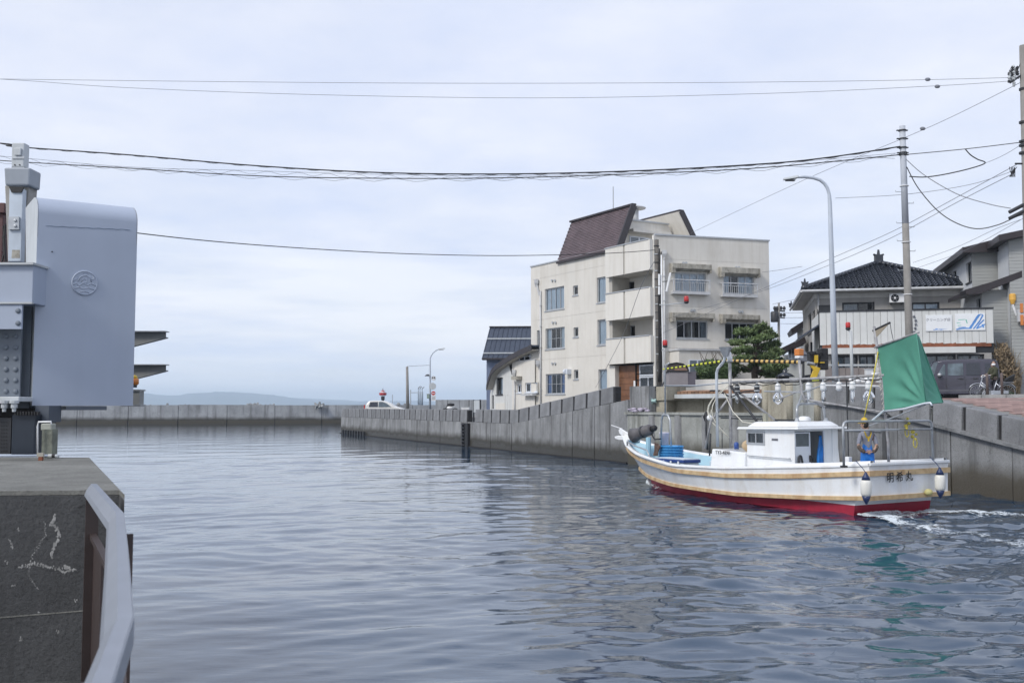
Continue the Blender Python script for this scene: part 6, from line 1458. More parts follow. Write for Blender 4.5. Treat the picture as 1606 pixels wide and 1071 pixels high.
for i in range(3): obj('lid_latch', MB().box(k0+.15+i*.3,k0+.2+i*.3,.881,.9,kz-.14,kz-.06), WHITEP, lk)
sk = tag(obj('canvas_sack', MB().ball((0,0,0), .22, 10, (1.2,.7,.75)), pm('sack_tan', (.50,.38,.24), .9, var=.2, vscale=8), smooth=True), 'tan folded sack lying in front of the boat cabin', 'sack'); s_, l_ = 3.85, .2; sk.location = (BO[0]+BA[0]*s_+BL[0]*l_, BO[1]+BA[1]*s_+BL[1]*l_, 1.27)
cn = tag(obj('blue_canister', MB().lathe([(.06,0),(.06,.14),(.03,.17)], n=10), pm('can_blue', (.03,.08,.3), .4), smooth=True), 'small dark blue canister in front of the boat cabin', 'canister'); s_, l_ = 4.35, .25; cn.location = (BO[0]+BA[0]*s_+BL[0]*l_, BO[1]+BA[1]*s_+BL[1]*l_, 1.17)
# pale blue gear boxes, floats and a coil of net inside the bow
for i, (s0_, s1_, l0, l1, z0_, z1_, m_) in enumerate(((7.7,8.1,-.55,-.15,.5,1.14,GELB),(5.0,5.6,-.9,-.5,.37,.9,GELB),(4.95,5.25,.1,.34,.37,.85,pm('box_ice', (.5,.62,.7), .5)))):
    obj('gear_locker', MB().box(s0_,s1_,l0,l1,z0_,z1_), m_, BT, bev=.02)
mb = MB()
for i in range(60): mb.ball((5.05+rnd.gauss(0,.16), .95+rnd.gauss(0,.08), .50+abs(rnd.gauss(0,.09))), rnd.uniform(.03,.06), 6)
nn_o = obj('net_pile', mb, pm('net_grey', (.24,.23,.21), .95, var=.3, vscale=15)); nn_o.location = bl; nn_o.rotation_euler = (0,0,BANG); tag(nn_o, 'grey heap of folded net by the port rail of the boat', 'net')
obj('antenna', MB().tube([(5.7,-.5,.4),(5.7,-.5,1.65)], [.018,.008], 6), DARKM, BT)
mb = MB()
for i in range(8): a_ = bp(1028+rnd.uniform(-3,3),714,.4); b_ = bp(1031+rnd.uniform(-4,4),697+rnd.uniform(-3,5),.4); mb.tube([a_, b_], .028, 6)
obj('winch_levers', mb, pm('rusty_winch', (.14,.09,.07), .8, var=.5, vscale=10), BT)
obj('deck_rail', MB().tube([(5.6,-.95,.95),(4.9,-.9,1.0),(4.9,-.9,.5)], .018, 6), ALUW, BT); obj('deck_rail', MB().tube([(6.0,-.6,.8),(4.85,-.55,.78)], .03, 6), GELB, BT)
# guy line from the bow rigging
obj('stay_line', MB().tube([bp(1378,605,0), (m3.x-.5,0,zp-.6), bps(1462,640,-.3), bps(1461,660,sg)], .006, 4), ROPE, BT)
yl = [bp(1377,552,.05), bp(1370,590,.15), bp(1362,625,.25), bp(1355,656,.35)]
obj('yellow_line', MB().tube(yl, .014, 5), pm('yellow_rope', (.62,.52,.10), .8), BT, smooth=True)
p = bps(1353, 659, .0)

# ------------------------------------------------------------------ people (skin-modifier bodies)
def skin(name, joints, edges, radii, mat, parent, sub=2):
    me = bpy.data.meshes.new(name); me.from_pydata(joints, edges, []); me.materials.append(mat)
    o = bpy.data.objects.new(name, me); C.objects.link(o); o.parent = parent; ORG[o.name] = Vector((0,0,0))
    o.modifiers.new('skin', 'SKIN').use_smooth_shade = True
    for i, r_ in enumerate(radii):
        sv = me.skin_vertices[0].data[i]; sv.radius = r_ if isinstance(r_, tuple) else (r_, r_); sv.use_root = (i == 0)
    s_ = o.modifiers.new('sub', 'SUBSURF'); s_.levels = sub; s_.render_levels = sub
    return o
SKINM = pm('skin', (.42,.26,.19), .55, var=.06)
def chain(pts, rads, base=0):
    return pts, [(base+i, base+i+1) for i in range(len(pts)-1)], rads
def hand(parent, wrist, dirv, palmn, mat, curl=.5):
    """palm, four unequal bent fingers and a thumb"""
    w_ = Vector(wrist); d = Vector(dirv).normalized(); n = Vector(palmn).normalized(); s_ = d.cross(n).normalized()
    J = [w_, w_+d*.045, w_+d*.09]; E = [(0,1),(1,2)]; Rr = [(.026,.018), (.036,.017), (.036,.015)]
    skin('palm', [tuple(x) for x in J], E, Rr, mat, parent, 2)
    for k, (o_, L_) in enumerate(((-.030,.065),(-.010,.078),(.010,.074),(.029,.058))):
        b_ = w_+d*.085+s_*o_; p1 = b_+d*L_*.4+n*L_*.1*curl; p2 = p1+d*L_*.33*(1-curl*.4)+n*L_*.33*curl; p3 = p2+d*L_*.2*(1-curl)+n*L_*.28*curl
        skin('finger', [tuple(b_-d*.02), tuple(b_), tuple(p1), tuple(p2), tuple(p3)], [(0,1),(1,2),(2,3),(3,4)], [.009,.009,.0088,.008,.0065], mat, parent, 1)
    b_ = w_+d*.035-s_*.03; skin('thumb', [tuple(b_), tuple(b_-s_*.02+d*.025), tuple(b_-s_*.03+d*.05+n*.012)], [(0,1),(1,2)], [.012,.010,.008], mat, parent, 1)
# fisherman: stands on the after deck with his back to us, elbows out and forearms folded across the waist behind
fp = bps(1360, 700, -.1)
FM = root('person', 'fisherman in blue bib overalls and yellow cap standing at the stern of the boat', 'person', bl[:2]+(.375,), BANG)
FM.location = (BO[0]+BA[0]*-.1+BL[0]*fp.y, BO[1]+BA[1]*-.1+BL[1]*fp.y, .375); FM.rotation_euler = (0,0,R(84))
FM.scale = (.86,.68,.925)
# x forward, y left
J = [(0,0,.92),(0,0,1.08),(.0,0,1.24),(.02,0,1.36),(.03,0,1.45),(.06,0,1.52),(.08,0,1.60),
     (0,.10,.86),(.02,.12,.48),(-.01,.13,.08),(.14,.14,.035),(0,-.10,.86),(.0,-.12,.48),(-.02,-.13,.08),(.13,-.14,.035),
     (.01,.17,1.36),(-.04,.27,1.12),(-.17,.13,.98),(.01,-.17,1.36),(-.04,-.27,1.12),(-.17,-.12,.99)]
E = [(0,1),(1,2),(2,3),(3,4),(4,5),(5,6),(0,7),(7,8),(8,9),(9,10),(0,11),(11,12),(12,13),(13,14),(3,15),(15,16),(16,17),(3,18),(18,19),(19,20)]
Rr = [(.15,.12),(.145,.115),(.16,.12),(.13,.09),(.055,.055),(.085,.09),(.085,.095),.09,.065,.05,.04,.09,.065,.05,.04,.065,.05,.035,.065,.05,.035]
body = skin('body', J, E, Rr, SKINM, FM)
SHIRT = pm('grey_shirt', (.23,.24,.29), .9, var=.15, vscale=10); CAMO = pm('brown_sleeve', (.10,.075,.06), .9, var=.6, vscale=16)
JS = [(0,0,1.0),(0,0,1.12),(0,0,1.26),(.015,0,1.38),(.01,.175,1.37),(-.04,.28,1.12),(.01,-.175,1.37),(-.04,-.28,1.12),(.03,0,1.44)]
skin('shirt', JS, [(0,1),(1,2),(2,3),(3,4),(4,5),(3,6),(6,7),(3,8)], [(.165,.125),(.16,.125),(.175,.13),(.145,.10),.078,.062,.078,.062,(.07,.07)], SHIRT, FM)
for sgn in (1,-1): skin('sleeve', [(-.035,sgn*.285,1.13),(-.10,sgn*.21,1.03),(-.17,sgn*.10,.985)], [(0,1),(1,2)], [.062,.056,.045], CAMO, FM)
OVR = pm('overall_blue', (.015,.17,.58), .5, var=.14, vscale=7)
JO = [(0,0,.93),(0,0,1.10),(.005,0,1.22),(0,.105,.84),(.02,.125,.48),(-.01,.13,.10),(0,-.105,.84),(0,-.125,.48),(-.02,-.13,.10)]
skin('overalls', JO, [(0,1),(1,2),(0,3),(3,4),(4,5),(0,6),(6,7),(7,8)], [(.175,.15),(.168,.138),(.14,.125),.115,.095,.085,.115,.095,.085], OVR, FM)
mb = MB()
for sgn in (1,-1): mb.bar((-.135,sgn*.02,1.26),(-.125,sgn*.09,1.40),.035,.012,up=(1,0,0)); mb.bar((-.125,sgn*.09,1.40),(-.02,sgn*.10,1.475),.035,.012,up=(1,0,1))
mb.bar((-.145,0,1.22),(-.14,0,1.33),.05,.014,up=(1,0,0)); obj('yellow_strap', mb, YEL, FM)
for sgn in (1,-1): skin('boot', [(-.01,sgn*.135,.22),(-.01,sgn*.135,.07),(.05,sgn*.14,.045),(.15,sgn*.145,.04)], [(0,1),(1,2),(2,3)], [.07,.065,.055,.045], BLK, FM)
hd = obj('head', MB().ball((.075,0,1.585), .098, 16, (1.05,.82,1.18)), SKINM, FM, smooth=True)
obj('nose', MB().ball((.18,0,1.575), .018, 8, (1,.8,1.3)), SKINM, hd, smooth=True); obj('mouth', MB().ball((.168,0,1.532), .02, 8, (.5,1.3,.35)), pm('lips', (.35,.13,.11), .5), hd)
for sgn in (1,-1): obj('ear', MB().ball((.06,sgn*.082,1.58), .026, 8, (.7,.4,1.2)), SKINM, hd, smooth=True); obj('eye', MB().ball((.162,sgn*.033,1.6), .012, 8), BLK, hd)
obj('hair', MB().ball((.048,0,1.60), .104, 14, (1.0,.88,1.1)), pm('dark_hair', (.02,.017,.015), .7), hd, smooth=True)
cp = obj('cap', MB().lathe([(.105,0),(.108,.04),(.09,.09),(.05,.12),(.01,.128)], (.07,0,1.615), n=18), YEL, FM, smooth=True); obj('cap_peak', MB().hexa([(.15,-.07,1.62),(.25,-.05,1.605),(.25,.05,1.605),(.15,.07,1.62),(.15,-.07,1.632),(.25,-.05,1.615),(.25,.05,1.615),(.15,.07,1.632)]), YEL, cp)
for q_ in (hd, cp): q_.rotation_euler = (0,0,R(48))
hand(FM, (-.17,.11,.985), (0,-1,.05), (-1,0,0), SKINM, .5); hand(FM, (-.185,-.10,.992), (0,1,-.1), (1,0,0), SKINM, .4)
# ------------------------------------------------------------------ near left: concrete pier, bridge end, handrail
GZ = .55
pf = [onz(-260, 772, 1.69), onz(0, 772, 1.69), onz(187, 768.5, 1.69), onz(195.5, 776, 1.69), onz(140, 717.5, 1.69), onz(-260, 716.5, 1.69)]
PR_ = root('concrete_pier', 'dark weathered concrete pier with pale scratches in the near left corner', 'pier', (pf[1].x, pf[1].y, 0))
top_ = [(p.x, p.y, 1.69) for p in (pf[0], pf[2], pf[3], pf[4], pf[5])]
mb = MB(); mb.prism([(x, y, -1.5) for x, y, z in top_], (0, 0, 3.16)); obj('pier_body', mb, CONC_N, PR_, bev=.03, norm=True)
mb = MB(); mb.prism([(x, y, 1.662) for x, y, z in top_], (0, 0, .03)); obj('pier_top', mb, CONC_NT, PR_, bev=.025, norm=True)
# lime runs on the face: raised crusts following cracks
FPr = Face((pf[0].x, pf[0].y), (pf[2].x, pf[2].y))
LIME = pm('lime_crust', (.27,.27,.265), .9, var=.45, vscale=18)
def crack(pts, w0):
    mb = MB()
    for (x0, y0), (x1, y1) in zip(pts, pts[1:]):
        n = max(4, int(math.hypot(x1-x0, y1-y0)/1.1))
        for i in range(n):
            f = (i+rnd.random())/n; a, z = FPr.hit(x0+(x1-x0)*f+rnd.gauss(0,.8), y0+(y1-y0)*f+rnd.gauss(0,.8)); 
            for _ in range(2): r_ = w0*rnd.uniform(.15,.7); mb.ball(FPr.p(a+rnd.gauss(0,w0*.5), .0, z+rnd.gauss(0,w0*.5)), r_, 5, (1,.25,1.4))
    return obj('lime_run', mb, LIME, PR_)
crack([(84,805),(86,812),(80,820),(88,826),(93,838),(90,850),(84,860),(81,874)], .009); crack([(71,817),(71,840),(60,855),(50,872),(46,886)], .004)
crack([(28,890),(45,887),(54,883),(64,885),(75,889),(92,892),(100,898),(119,893)], .007); crack([(100,890),(112,891)], .013); crack([(45,886),(46,905),(60,925)], .003); crack([(15,845),(20,860)], .006); crack([(82,818),(78,824)], .008)
for px, py in ((28,829),(20,918),(135,835),(10,880),(60,960),(118,940),(30,1000),(90,990)): crack([(px,py),(px+2,py+2)], .007)
mb = MB(); a0, z0 = FPr.hit(0, 968); a1, z1 = FPr.hit(135, 957); mb.bar(FPr.p(a0,-.0,z0), FPr.p(a1,-.0,z1), .006, .008); obj('form_line', mb, CONC_NT, PR_)
# quay floor the viewer stands on
q0 = onz(195, 1060, GZ)
mb = MB(); mb.add([(-14, -6, GZ), (-.55, -6, GZ), (-.66, 1.6, GZ), (-.86, 2.3, GZ), (-1.8, 4.4, GZ), (-2.55, 6.1, GZ), (-2.55, 6.4, GZ), (-14, 6.4, GZ)] + [(-14, -6, -1.5), (-.55, -6, -1.5), (-.66, 1.6, -1.5), (-.86, 2.3, -1.5), (-1.8, 4.4, -1.5), (-2.55, 6.1, -1.5)], [(0,1,2,3,4,5,6,7), (1,9,10,2), (2,10,11,3), (3,11,12,4), (4,12,13,5)])
struct('quay_floor', mb, CONC_N)
mb = MB(); 
for i in range(90): p = onz(rnd.uniform(-30, 120), rnd.uniform(1040, 1062), GZ); mb.ball((p.x, p.y, GZ+.01), rnd.uniform(.01,.03), 6, (1.6,1.2,.5))
tag(obj('moss', mb, pm('dark_moss', (.03,.035,.02), .95, var=.4)), kind='stuff')
# handrail
RL_ = [(-2.50, 5.95, 1.745), (-1.71, 4.33, 1.745), (-1.265, 3.22, 1.745), (-.86, 2.2, 1.745), (-.672, 1.6, 1.745), (-.25, .35, 1.745)]
HR = root('handrail', 'curving grey metal handrail with brown posts in the near left foreground', 'handrail', (-.8, 2.2, GZ))
def railseg(name, pts, prof, mat):
    mb = MB(); n = len(prof); vs = []
    for i, p in enumerate(pts):
        a = Vector(pts[max(0, i-1)]); b_ = Vector(pts[min(len(pts)-1, i+1)]); d = (b_-a).normalized(); x = d.cross(Vector((0,0,1))).normalized()
        vs += [Vector(p) + x*u + Vector((0,0,1))*v for u, v in prof]
    mb.add(vs, [(n*i+j, n*i+n+j, n*i+n+(j+1) % n, n*i+(j+1) % n) for i in range(len(pts)-1) for j in range(n)] + [tuple(range(n)), tuple(n*(len(pts)-1)+j for j in range(n))])
    return obj(name, mb, mat, HR, norm=True)
pr_ = [(.036,-.004),(.032,0),(.002,0),(-.026,-.042),(-.034,-.068),(.0,-.072),(.036,-.06)]
railseg('top_rail', [tuple(p) for p in RL_], [(-u, v) for u, v in pr_], RAILM)
railseg('lower_rail', [(p[0]+.015, p[1], p[2]-.28) for p in RL_[:1]] + [(p[0]+.015, p[1], p[2]-.28) for p in RL_[1:]], [(-.018,-.03),(.018,-.03),(.018,0),(-.018,0)], RAILB)
for i, (x, y) in enumerate(((-2.46,5.86),(-1.66,4.28),(-.82,2.0),(-.5,.9))):
    mb = MB(); d = Vector((.44,-.9,0)).normalized(); c_ = Vector((x+.01, y, 0)); mb.bar(c_+Vector((0,0,GZ)), c_+Vector((0,0,1.66)), .07, .03, up=(d.x,d.y,0)); obj('post', mb, RAILB, HR)
for i in range(3):
    a, b_ = Vector(RL_[0]), Vector(RL_[1]); p = a.lerp(b_, .04+i*.0)
mb = MB(); a = Vector(RL_[0]); b_ = Vector(RL_[1]); 
mb.add([(a.x+.02,a.y,GZ+.05),(a.lerp(b_,.42).x+.02,a.lerp(b_,.42).y,GZ+.05),(a.lerp(b_,.42).x+.02,a.lerp(b_,.42).y,1.42),(a.x+.02,a.y,1.42)], [(0,1,2,3)]); pn = obj('brown_panel', mb, RAILB, HR); sm_ = pn.modifiers.new('s','SOLIDIFY'); sm_.thickness = .012
for i in range(9):     # bars along the rest of the rail
    f = i/8; k = 1+f*2.6; j = int(k); ff = k-j; p = Vector(RL_[j]).lerp(Vector(RL_[j+1]), ff)
    mb = MB(); mb.tube([(p.x+.01,p.y,1.44),(p.x+.01,p.y,GZ+.08)], .009, 6); obj('baluster', mb, RAILB, HR)

# bridge end: big painted fairing with a curved head
DX = 11.0
f0 = at(50, 636, DX); f1 = at(208.5, 636, DX*1.053)
FB_ = Face((f0.x, f0.y), (f1.x, f1.y)); print('fairing width', FB_.L)
zb0 = FB_.hit(50, 636)[1]; zt0 = FB_.hit(52, 300)[1]; 
ztm = (FB_.hit(52,300)[1] + FB_.hit(205,318)[1])/2
BG = root('bridge_fairing', 'large blue-grey painted steel fairing with rounded top and a round medallion', 'bridge part', (f0.x, f0.y, zb0))
prof = [(0, zb0), (0, ztm-.5)] ; rc = .38
for i in range(13):
    a = math.pi/2*i/12; prof.append((rc - rc*math.cos(a), ztm - rc*.62 + rc*.62*math.sin(a)))
prof.append((1.05, ztm)); 
mb = MB(); vs = []
for n_, z_ in prof: vs += [FB_.p(0, n_, z_), FB_.p(FB_.L, n_, z_)]
mb.add(vs, [(2*i, 2*i+1, 2*i+3, 2*i+2) for i in range(len(prof)-1)]); fo_ = obj('front_shell', mb, BEAM, BG, smooth=True); pass
for a, nm in ((.004, 'side_plate'), (FB_.L-.004, 'side_plate')):
    mb = MB(); pts = [FB_.p(a, n_, z_) for n_, z_ in prof[1:]] + [FB_.p(a, .62, zb0+.9), FB_.p(a, .5, zb0), FB_.p(a, .014, zb0)]
    mb.add(pts, [tuple(range(len(pts)))]); o = obj(nm, mb, LIGHTG, BG); s_ = o.modifiers.new('s','SOLIDIFY'); s_.thickness = .01; s_.offset = 0
mb = MB(); FB_.box(mb, .0, FB_.L, .55, .62, zb0+.02, ztm-.2); obj('back_plate', mb, BEAMD, BG)
mb = MB(); FB_.box(mb, .35, .78, .0, .5, zb0-.05, zb0-.004); obj('bottom_plate', mb, BEAMD, BG)
# weathered weld line under the curved head
mb = MB()
for i in range(40):
    a = FB_.L*(.08+.84*i/40); zz = FB_.hit(60+i*3.6, 353+i*.18)[1]+.003*math.sin(i*1.1)
    FB_.box(mb, a, a+FB_.L*.84/40+.004, -.0035, .0, zz-.003-.003*abs(math.sin(i*.7)), zz+.001)
obj('weld_seam', mb, pm('seam_stain', (.19,.24,.32), .7, var=.3, vscale=10), BG)
# medallion: plain relief disc with generic ripples
cm = FB_.hit(132.5, 444); Rm = .142; nrm = Vector((-FB_.n.x, -FB_.n.y, 0))
me_ = obj('medallion', MB().lathe([(Rm,0),(Rm,.014),(Rm*.93,.02),(Rm*.91,.012),(.0,.012)], FB_.p(cm[0],0,cm[1]), nrm, 32), BEAM, BG, smooth=False)
mb = MB(); uu = Vector((FB_.u.x, FB_.u.y, 0))
def relief(pts, w0):
    mb = MB(); mb.tube([FB_.p(cm[0],0,cm[1]) + uu*(x*Rm) + Vector((0,0,y*Rm)) + nrm*.012 for x, y in pts], w0, 5); return obj('relief', mb, BEAM, me_, smooth=True)
relief([(-.85,-.2),(-.6,-.05),(-.4,-.25),(-.1,0),(.2,-.2),(.5,.0),(.82,-.18)], .007); relief([(-.75,-.5),(-.4,-.35),(-.1,-.5),(.25,-.35),(.7,-.5)], .007)
relief([(-.5,.1),(-.35,.45),(-.1,.6),(.15,.62),(.4,.45),(.5,.1)], .008); relief([(-.25,.1),(-.1,.35),(.12,.3),(.2,.08),(0,.0),(-.2,.1)], .007); relief([(.5,.3),(.72,.38),(.6,.55)], .006); relief([(-.55,.35),(-.75,.2),(-.85,.05)], .006); relief([(-.35,-.75),(0,-.65),(.35,-.78)], .006); relief([(-.15,.75),(0,.82),(.2,.78)], .005)
for px, py in ((81.7,395),(65,423)): c_ = FB_.hit(px, py); obj('bolt', MB().lathe([(.008,0),(.008,.006)], FB_.p(c_[0],0,c_[1]), nrm, 8), DARKM, BG)
# girder end left of the fairing
def pbox(name, x0, x1, y0, y1, Y, dep, mat, par, bev=0):
    a = at(x0, (y0+y1)/2, Y); b_ = at(x1, (y0+y1)/2, Y); mb = MB(); mb.box(a.x, b_.x, Y, Y+dep, tozed(y1, Y), tozed(y0, Y)); return obj(name, mb, mat, par, bev=bev)
GD = root('bridge_girder', 'blue-grey steel girder end with rows of round rivets at the left edge', 'bridge part', tuple(at(0, 640, 11)))
pbox('top_beam', -160, 51.5, 415, 475.5, 10.75, .5, BEAM, GD, .006); pbox('top_flange', -160, 52, 411.5, 415, 10.7, .6, LIGHTG, GD); pbox('flange_lip', -160, 50, 473.5, 476.5, 10.70, .04, LIGHTG, GD)
pl = pbox('bolted_plate', -160, 34, 478, 516, 10.72, .03, BEAM, GD)
GMAT = BEAMD; pbox('web_plate', -160, 48, 476, 640, 11.1, .2, pm('bridge_paint_shade', (.15,.175,.21), .55, var=.1), GD)  # shade on the web plate is put into this darker paint
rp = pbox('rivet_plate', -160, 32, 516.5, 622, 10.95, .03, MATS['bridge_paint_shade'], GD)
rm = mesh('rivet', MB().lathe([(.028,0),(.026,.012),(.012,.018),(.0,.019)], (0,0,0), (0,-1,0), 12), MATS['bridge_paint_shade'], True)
for i in range(6):
    for px in (-36, -22, -7, 9.5, 24.5):
        p = at(px, 527.5+i*17.2, 10.95) - ORG[GD.name]; inst(rm, 'rivet', rp, p)
for px, py in ((28.5, 487.5),(28.5, 507)): p = at(px, py, 10.72) - ORG[GD.name]; inst(rm, 'rivet', pl, p)
# roller bearing under the girder
BR_ = root('bridge_bearing', 'dark steel bridge bearing block with big toothed nuts under the girder', 'bearing', tuple(at(20, 640, 10.6)))
pbox('cap_plate', -160, 30, 622, 630, 10.7, .6, LIGHTG, BR_, .01)
for px in (-20, 7, 22.5):
    c_ = at(px, 628, 10.7); obj('anchor_nut', MB().lathe([(.05,0),(.05,-.03),(.034,-.035),(.034,-.08),(.022,-.085),(.02,-.12)], c_, (0,0,1), 10), LIGHTG, BR_)
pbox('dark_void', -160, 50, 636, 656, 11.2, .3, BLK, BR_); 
bx_ = pbox('bearing_block', 18, 54.5, 649, 713, 10.75, .5, pm('bearing_blue', (.030,.038,.052), .35, .3, var=.15), BR_, .01); pbox('left_block', -160, 17, 655, 712, 10.8, .4, DARKM, BR_)
pbox('side_column', 55, 76.5, 636, 662, 10.9, .3, BEAMD, BR_)
for i in range(9): pbox('rack_tooth', 22+i*4.4, 24.4+i*4.4, 645, 651, 10.7, .05, BLK, BR_)
hm_ = mesh('perforation', MB().lathe([(.007,0),(.007,.004)], (0,0,0), (0,-1,0), 6), BLK)
for i in range(9):
    for j in range(3): inst(hm_, 'perforation', BR_, at(2+j*4, 662+i*5.6, 10.798) - ORG[BR_.name])
# concrete bollard post, white pipe rails
o = root('marker_post', 'small square weathered concrete post on the back edge of the pier', 'post', tuple(at(73, 716, 9.9)))
pbox('post_body', 65, 82, 673, 718, 9.8, .12, pm('post_concrete', (.16,.17,.14), .9, var=.35, vscale=9, bump=.4), o, .006); pbox('post_cap', 63.5, 81, 664, 675, 9.82, .1, pm('post_concrete_light', (.34,.35,.31), .9, var=.2, vscale=12), o, .012)
WP_ = root('pipe_rail', 'thin white bent pipe frame standing beside the small concrete post', 'rail', tuple(at(70, 700, 9.75)))
obj('frame_pipe', MB().tube([at(59,712,9.75), at(59,668,9.75), at(60.5,661.5,9.75), at(80,661,9.75), at(80.5,666,9.75)], .0085, 8), WHITEP, WP_, smooth=True)
o = root('conduit', 'white horizontal pipe lying along the back edge of the concrete pier', 'pipe', tuple(at(0, 715, 9.7)))
obj('pipe_run', MB().tube([at(-200,715,9.6), at(76,714.5,9.6)], .013, 10), pm('conduit_white', (.5,.55,.63), .4), o, smooth=True); obj('pipe_cap', MB().tube([at(76,714.5,9.6), at(88,714.8,9.6), at(92,716,9.6)], .017, 10), LIGHTG, o, smooth=True); obj('coupling', MB().tube([at(82,714.6,9.6), at(87,714.7,9.6)], .0185, 10), BLK, o)
o = root('pipe_bracket', 'small rusty bracket holding the white pipe on the pier', 'bracket', tuple(at(62.5, 718, 9.5))); pbox('clamp', 57.5, 67.5, 710, 716, 9.5, .03, STAINED, o); pbox('leg', 60, 66, 716, 723, 9.5, .03, RUST, o)
# cantilever brackets and beacon beyond the fairing
for k, (yt, lab) in enumerate(((519.5, 'upper tapering steel bracket sticking out right of the blue-grey fairing'), (571.5, 'lower tapering steel bracket sticking out right of the blue-grey fairing'))):
    Y = 13.2; o = root('steel_bracket', lab, 'bracket', tuple(at(200, yt, Y)), group='tapering steel brackets')
    a, b_ = at(170, yt, Y), at(262.5, yt, Y); mb = MB(); mb.box(a.x, b_.x, Y-.08, Y+.08, a.z-.012, a.z); obj('top_flange', mb, GALV, o)
    pts = [at(170, yt+1.6, Y), at(260, yt+1.6, Y), at(260, yt+9, Y), at(170, yt+32, Y)]; mb = MB(); mb.prism(pts, (0,.015,0)); obj('web', mb, pm('bracket_grey', (.24,.245,.24), .7, var=.15, streak=.3), o, norm=True)
    mb = MB(); mb.prism([pts[2], pts[3], pts[3]+Vector((0,0,-.012)), pts[2]+Vector((0,0,-.012))], (0,.1,0)); obj('bottom_flange', mb, MATS['bracket_grey'], o, norm=True)
Y = 12.6; o = root('beacon', 'orange and yellow beacon lamp beside the fairing under the lower bracket', 'beacon', tuple(at(211, 605, Y)))
obj('lens', MB().lathe([(.035,0),(.052,.02),(.052,.07),(.04,.085)], at(211,604,Y), n=14), ORN, o, smooth=True); obj('lens_top', MB().lathe([(.04,0),(.045,.03),(.02,.05)], at(210,594.5,Y), n=12), YEL, o, smooth=True); obj('base', MB().lathe([(.03,-.03),(.03,0)], at(211,604,Y), n=12), DARKM, o)
pbox('stand', 196, 219, 612, 636, 12.6, .15, MATS['bracket_grey'], o, .005); pbox('stand_cap', 196, 219.5, 610.5, 613, 12.58, .19, GALV, o); pbox('stand_foot', 190, 219.5, 634, 637.5, 12.58, .19, GALV, o)
# lamp standard on the bridge
Y = 12.5; o = root('bridge_lamp_post', 'pale grey lantern-like lamp standard rising behind the blue-grey fairing', 'lamp post', tuple(at(27, 640, Y)))
def taper(name, xt0, xt1, yt, xb0, xb1, yb, Y, dep, mat, par, bev=0):
    p = [at(xb0,yb,Y), at(xb1,yb,Y), at(xt1,yt,Y), at(xt0,yt,Y)]; mb = MB(); mb.prism(p, (0,dep,0)); return obj(name, mb, mat, par, norm=True, bev=bev)
taper('upper_shaft', 18.5, 38.5, 224, 17.5, 37, 262, Y, .14, LIGHTG, o, .012); taper('shade', 6, 47.5, 263, 7.5, 45.5, 291, Y-.08, .3, pm('shade_grey', (.27,.30,.34), .5), o, .02)
taper('shade_skirt', 7.5, 46, 291, 12, 37, 411, Y+.02, .22, pm('skirt_beige', (.33,.32,.30), .7, var=.1, streak=.3), o, .01); taper('shaft', 14.5, 36, 296, 12.5, 32.5, 410, Y-.1, .1, pm('shaft_blue_white', (.50,.56,.63), .5, streak=.3), o, .006)
taper('lamp_recess', 14, 38, 293, 18, 33, 302, Y-.12, .02, BLK, o); taper('bracket_plate', 13, 29.5, 340, 13, 29.5, 360, Y-.13, .025, GALV, o)
for py in (346, 354.5): obj('bolt', MB().lathe([(.022,0),(.018,.015),(0,.018)], at(24,py,Y-.13), (0,-1,0), 10), GALV, o)
for px in (23.5, 31): obj('bolt', MB().lathe([(.01,0),(.008,.01)], at(px,259,Y), (0,-1,0), 8), DARKM, o)
taper('top_fitting', 21, 33, 232, 22, 32, 244, Y-.03, .028, LIGHTG, o, .01); taper('stain', 19, 31, 392, 18, 31, 405, Y-.102, .002, STAINED, o)
for q in ((18.5,245,38,249),(18,262,38,264)): taper('band', q[0], q[2], q[1], q[0], q[2], q[3], Y-.012, .01, GALV, o)
o = root('brown_column', 'brown painted steel column cut by the left edge of the photo', 'column', tuple(at(0, 640, 13))); pbox('column_shaft', -30, 4, 330, 412, 13, .2, pm('brown_paint', (.10,.045,.045), .6, var=.1), o, .01); pbox('column_head', -30, 7, 318, 334, 12.95, .3, MATS['brown_paint'], o, .01)
mb = MB()
for i in range(9): p = at(5+rnd.uniform(-1,2.5), 355+i*6, 12.9); mb.tube([p, p+Vector((rnd.uniform(-.02,.02),0,-.06))], .012, 5)
mb.tube([at(8,352,12.9), at(7,380,12.9), at(9,411,12.9)], .014, 6); tag(obj('hanging_cables', mb, BLACKW, org=at(6,380,12.9)), 'tangle of black cables between the brown column and the lamp standard', 'cable')

# ------------------------------------------------------------------ poles and street furniture on the right bank
def pole(name, label, cat, px0, py0, px1, py1, Y, r0, r1, mat, zb=None, sleeve=None):
    b_ = at(px1, py1, Y); t_ = at(px0, py0, Y)
    if zb is not None: f = (zb-t_.z)/(b_.z-t_.z); b_ = t_.lerp(b_, f)
    o = root(name, label, cat, tuple(b_)); s_ = .0 if not sleeve else sleeve
    m_ = b_.lerp(t_, 1-s_)
    obj('shaft', MB().tube([b_, m_], [r1, r1+(r0-r1)*(1-s_)], 14), mat, o, smooth=True)
    if sleeve: obj('sleeve', MB().tube([m_, t_], [r0*1.12, r0], 14), POLEG, o, smooth=True)
    return o, b_, t_
PO, pb, ptp = pole('utility_pole', 'tall tapered concrete utility pole with grey upper sleeve behind the green sail', 'utility pole', 1415, 198, 1427, 560, 33.5, .10, .135, POLEC, 2.4, .36)
for py in (205,218,232,240,243):
    f = (py-198)/(560-198); c_ = at(1415+12*f, py, 33.5); obj('band', MB().lathe([(.135,-.02),(.135,.02)], c_, n=12), DARKM, PO)
    obj('band_ear', MB().box(c_.x-.2, c_.x+.18, c_.y-.03, c_.y+.03, c_.z-.015, c_.z+.02), DARKM, PO)
